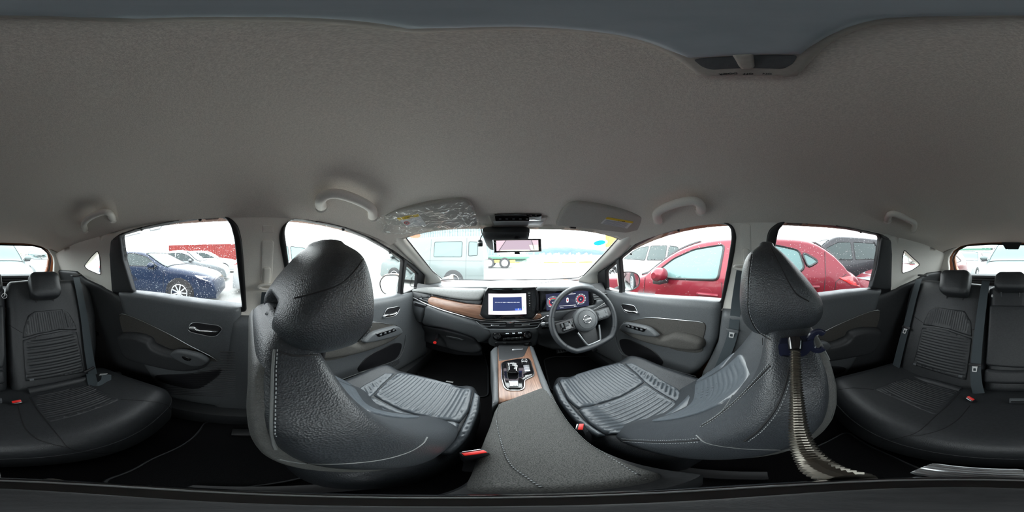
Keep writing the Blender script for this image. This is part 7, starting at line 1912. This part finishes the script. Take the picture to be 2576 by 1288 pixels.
for j, (yy, kk) in enumerate(((420, 0.0), (440, 0.45), (470, 0.8), (520, 1.0), (600, 0.2))):
    row = []
    for i in range(nx):
        x = -120 + 560 * i / (nx - 1)
        prof_ = np.interp(x, [-120, 20, 60, 110, 150, 200, 260, 440], [0, 4, 14, 27, 32, 34, 30, 18]) + 1.2 * math.sin(x * 0.13) + 0.8 * math.sin(x * 0.31)
        row.append((x, yy, -3 + max(0.3, prof_) * kk))
    rows.append(row)
loft(hl, rows, closed=False, caps=False); hl.build('hill', M['hill'], None, label='low hazy hills across the water', cat='hill')
for k in range(16):
    x = 30 + 13.5 * k + 3 * math.sin(k * 2.1); h = 6 + 5 * abs(math.sin(k * 1.7)); w_ = 6 + 3 * math.cos(k)
    t = thing('far_building', '%s small pale building from the left on the far shore' % ORD[k], 'building', (x, 400, -3), 'far shore buildings')
    m = MB(); box(m, (x, 400, -3 + h / 2), (w_, 6, h), 0.05); m.build('building_block', M['concrete'], t, smooth=False)
    m = MB(); box(m, (x + w_ * 0.2, 400, -3 + h + 0.8), (w_ * 0.4, 3, 1.6), 0.05); m.build('roof_house', M['concrete'], t, smooth=False)
# building and masts behind
bd_ = thing('depot_building', 'long cream building with green band far behind the rear window', 'building', (14, -44, GROUND))
m = MB(); box(m, (15, -44, 1.4), (22, 8, 5.2), 0.05); m.build('building_wall', M['concrete'], bd_, smooth=False)
m = MB(); box(m, (11, -39.9, 1.7), (9.0, 0.12, 0.45)); m.build('green_band', M['truck_green'], bd_, smooth=False)
for k in range(4):
    m = MB(); box(m, (3.4 + 1.0 * k + 2.0, -39.95, 1.75), (0.7, 0.10, 0.55), 0.02); m.build('window', M['car_glass'], bd_, smooth=False)
for x, y, h, lb in ((-17.5, -13.2, 3.6, 'thin pole beyond the dark blue hatchback'), (-6.0, -30, 5.5, 'thin mast behind the passenger side of the rear window'), (-3.4, -34, 4.0, 'short mast far behind the rear window')):
    t = thing('pole', lb, 'pole', (x, y, GROUND), 'poles')
    m = MB(); tube(m, [(x, y, GROUND), (x, y, GROUND + h)], 0.05, 8); m.build('pole_shaft', M['silver'], t)
    m = MB(); obox(m, (x, y, GROUND + h), (1, 0, 0), (0, 1, 0), (0, 0, 1), 0.4, 0.15, 0.10, 0.02); m.build('pole_head', M['silver'], t)
# clipped hedge behind
hr = np.random.default_rng(3)
for k in range(2):
    t = thing('hedge', 'green hedge %s' % ('behind the passenger side of the rear window', 'further along the fence behind the pale car')[k], 'hedge', (-5.5 - 6 * k, -24, GROUND))
    m = MB()
    for i in range(500):
        c = np.array([-5.5 - 6 * k + hr.uniform(-2.6, 2.6), -24 + hr.uniform(-0.6, 0.6), GROUND + hr.uniform(0.2, 1.5)])
        a, b = hr.normal(size=3) * 0.12, hr.normal(size=3) * 0.12
        m.add([c - a, c + b, c + a, c - b], [(0, 1, 2), (0, 2, 3)])
    m.build('hedge_leaves', M['foliage'], t, smooth=False, kind='stuff')
    m = MB(); box(m, (-5.5 - 6 * k, -24, GROUND + 0.7), (4.8, 0.8, 1.3), 0.2); m.build('hedge_core', M['foliage'], t)
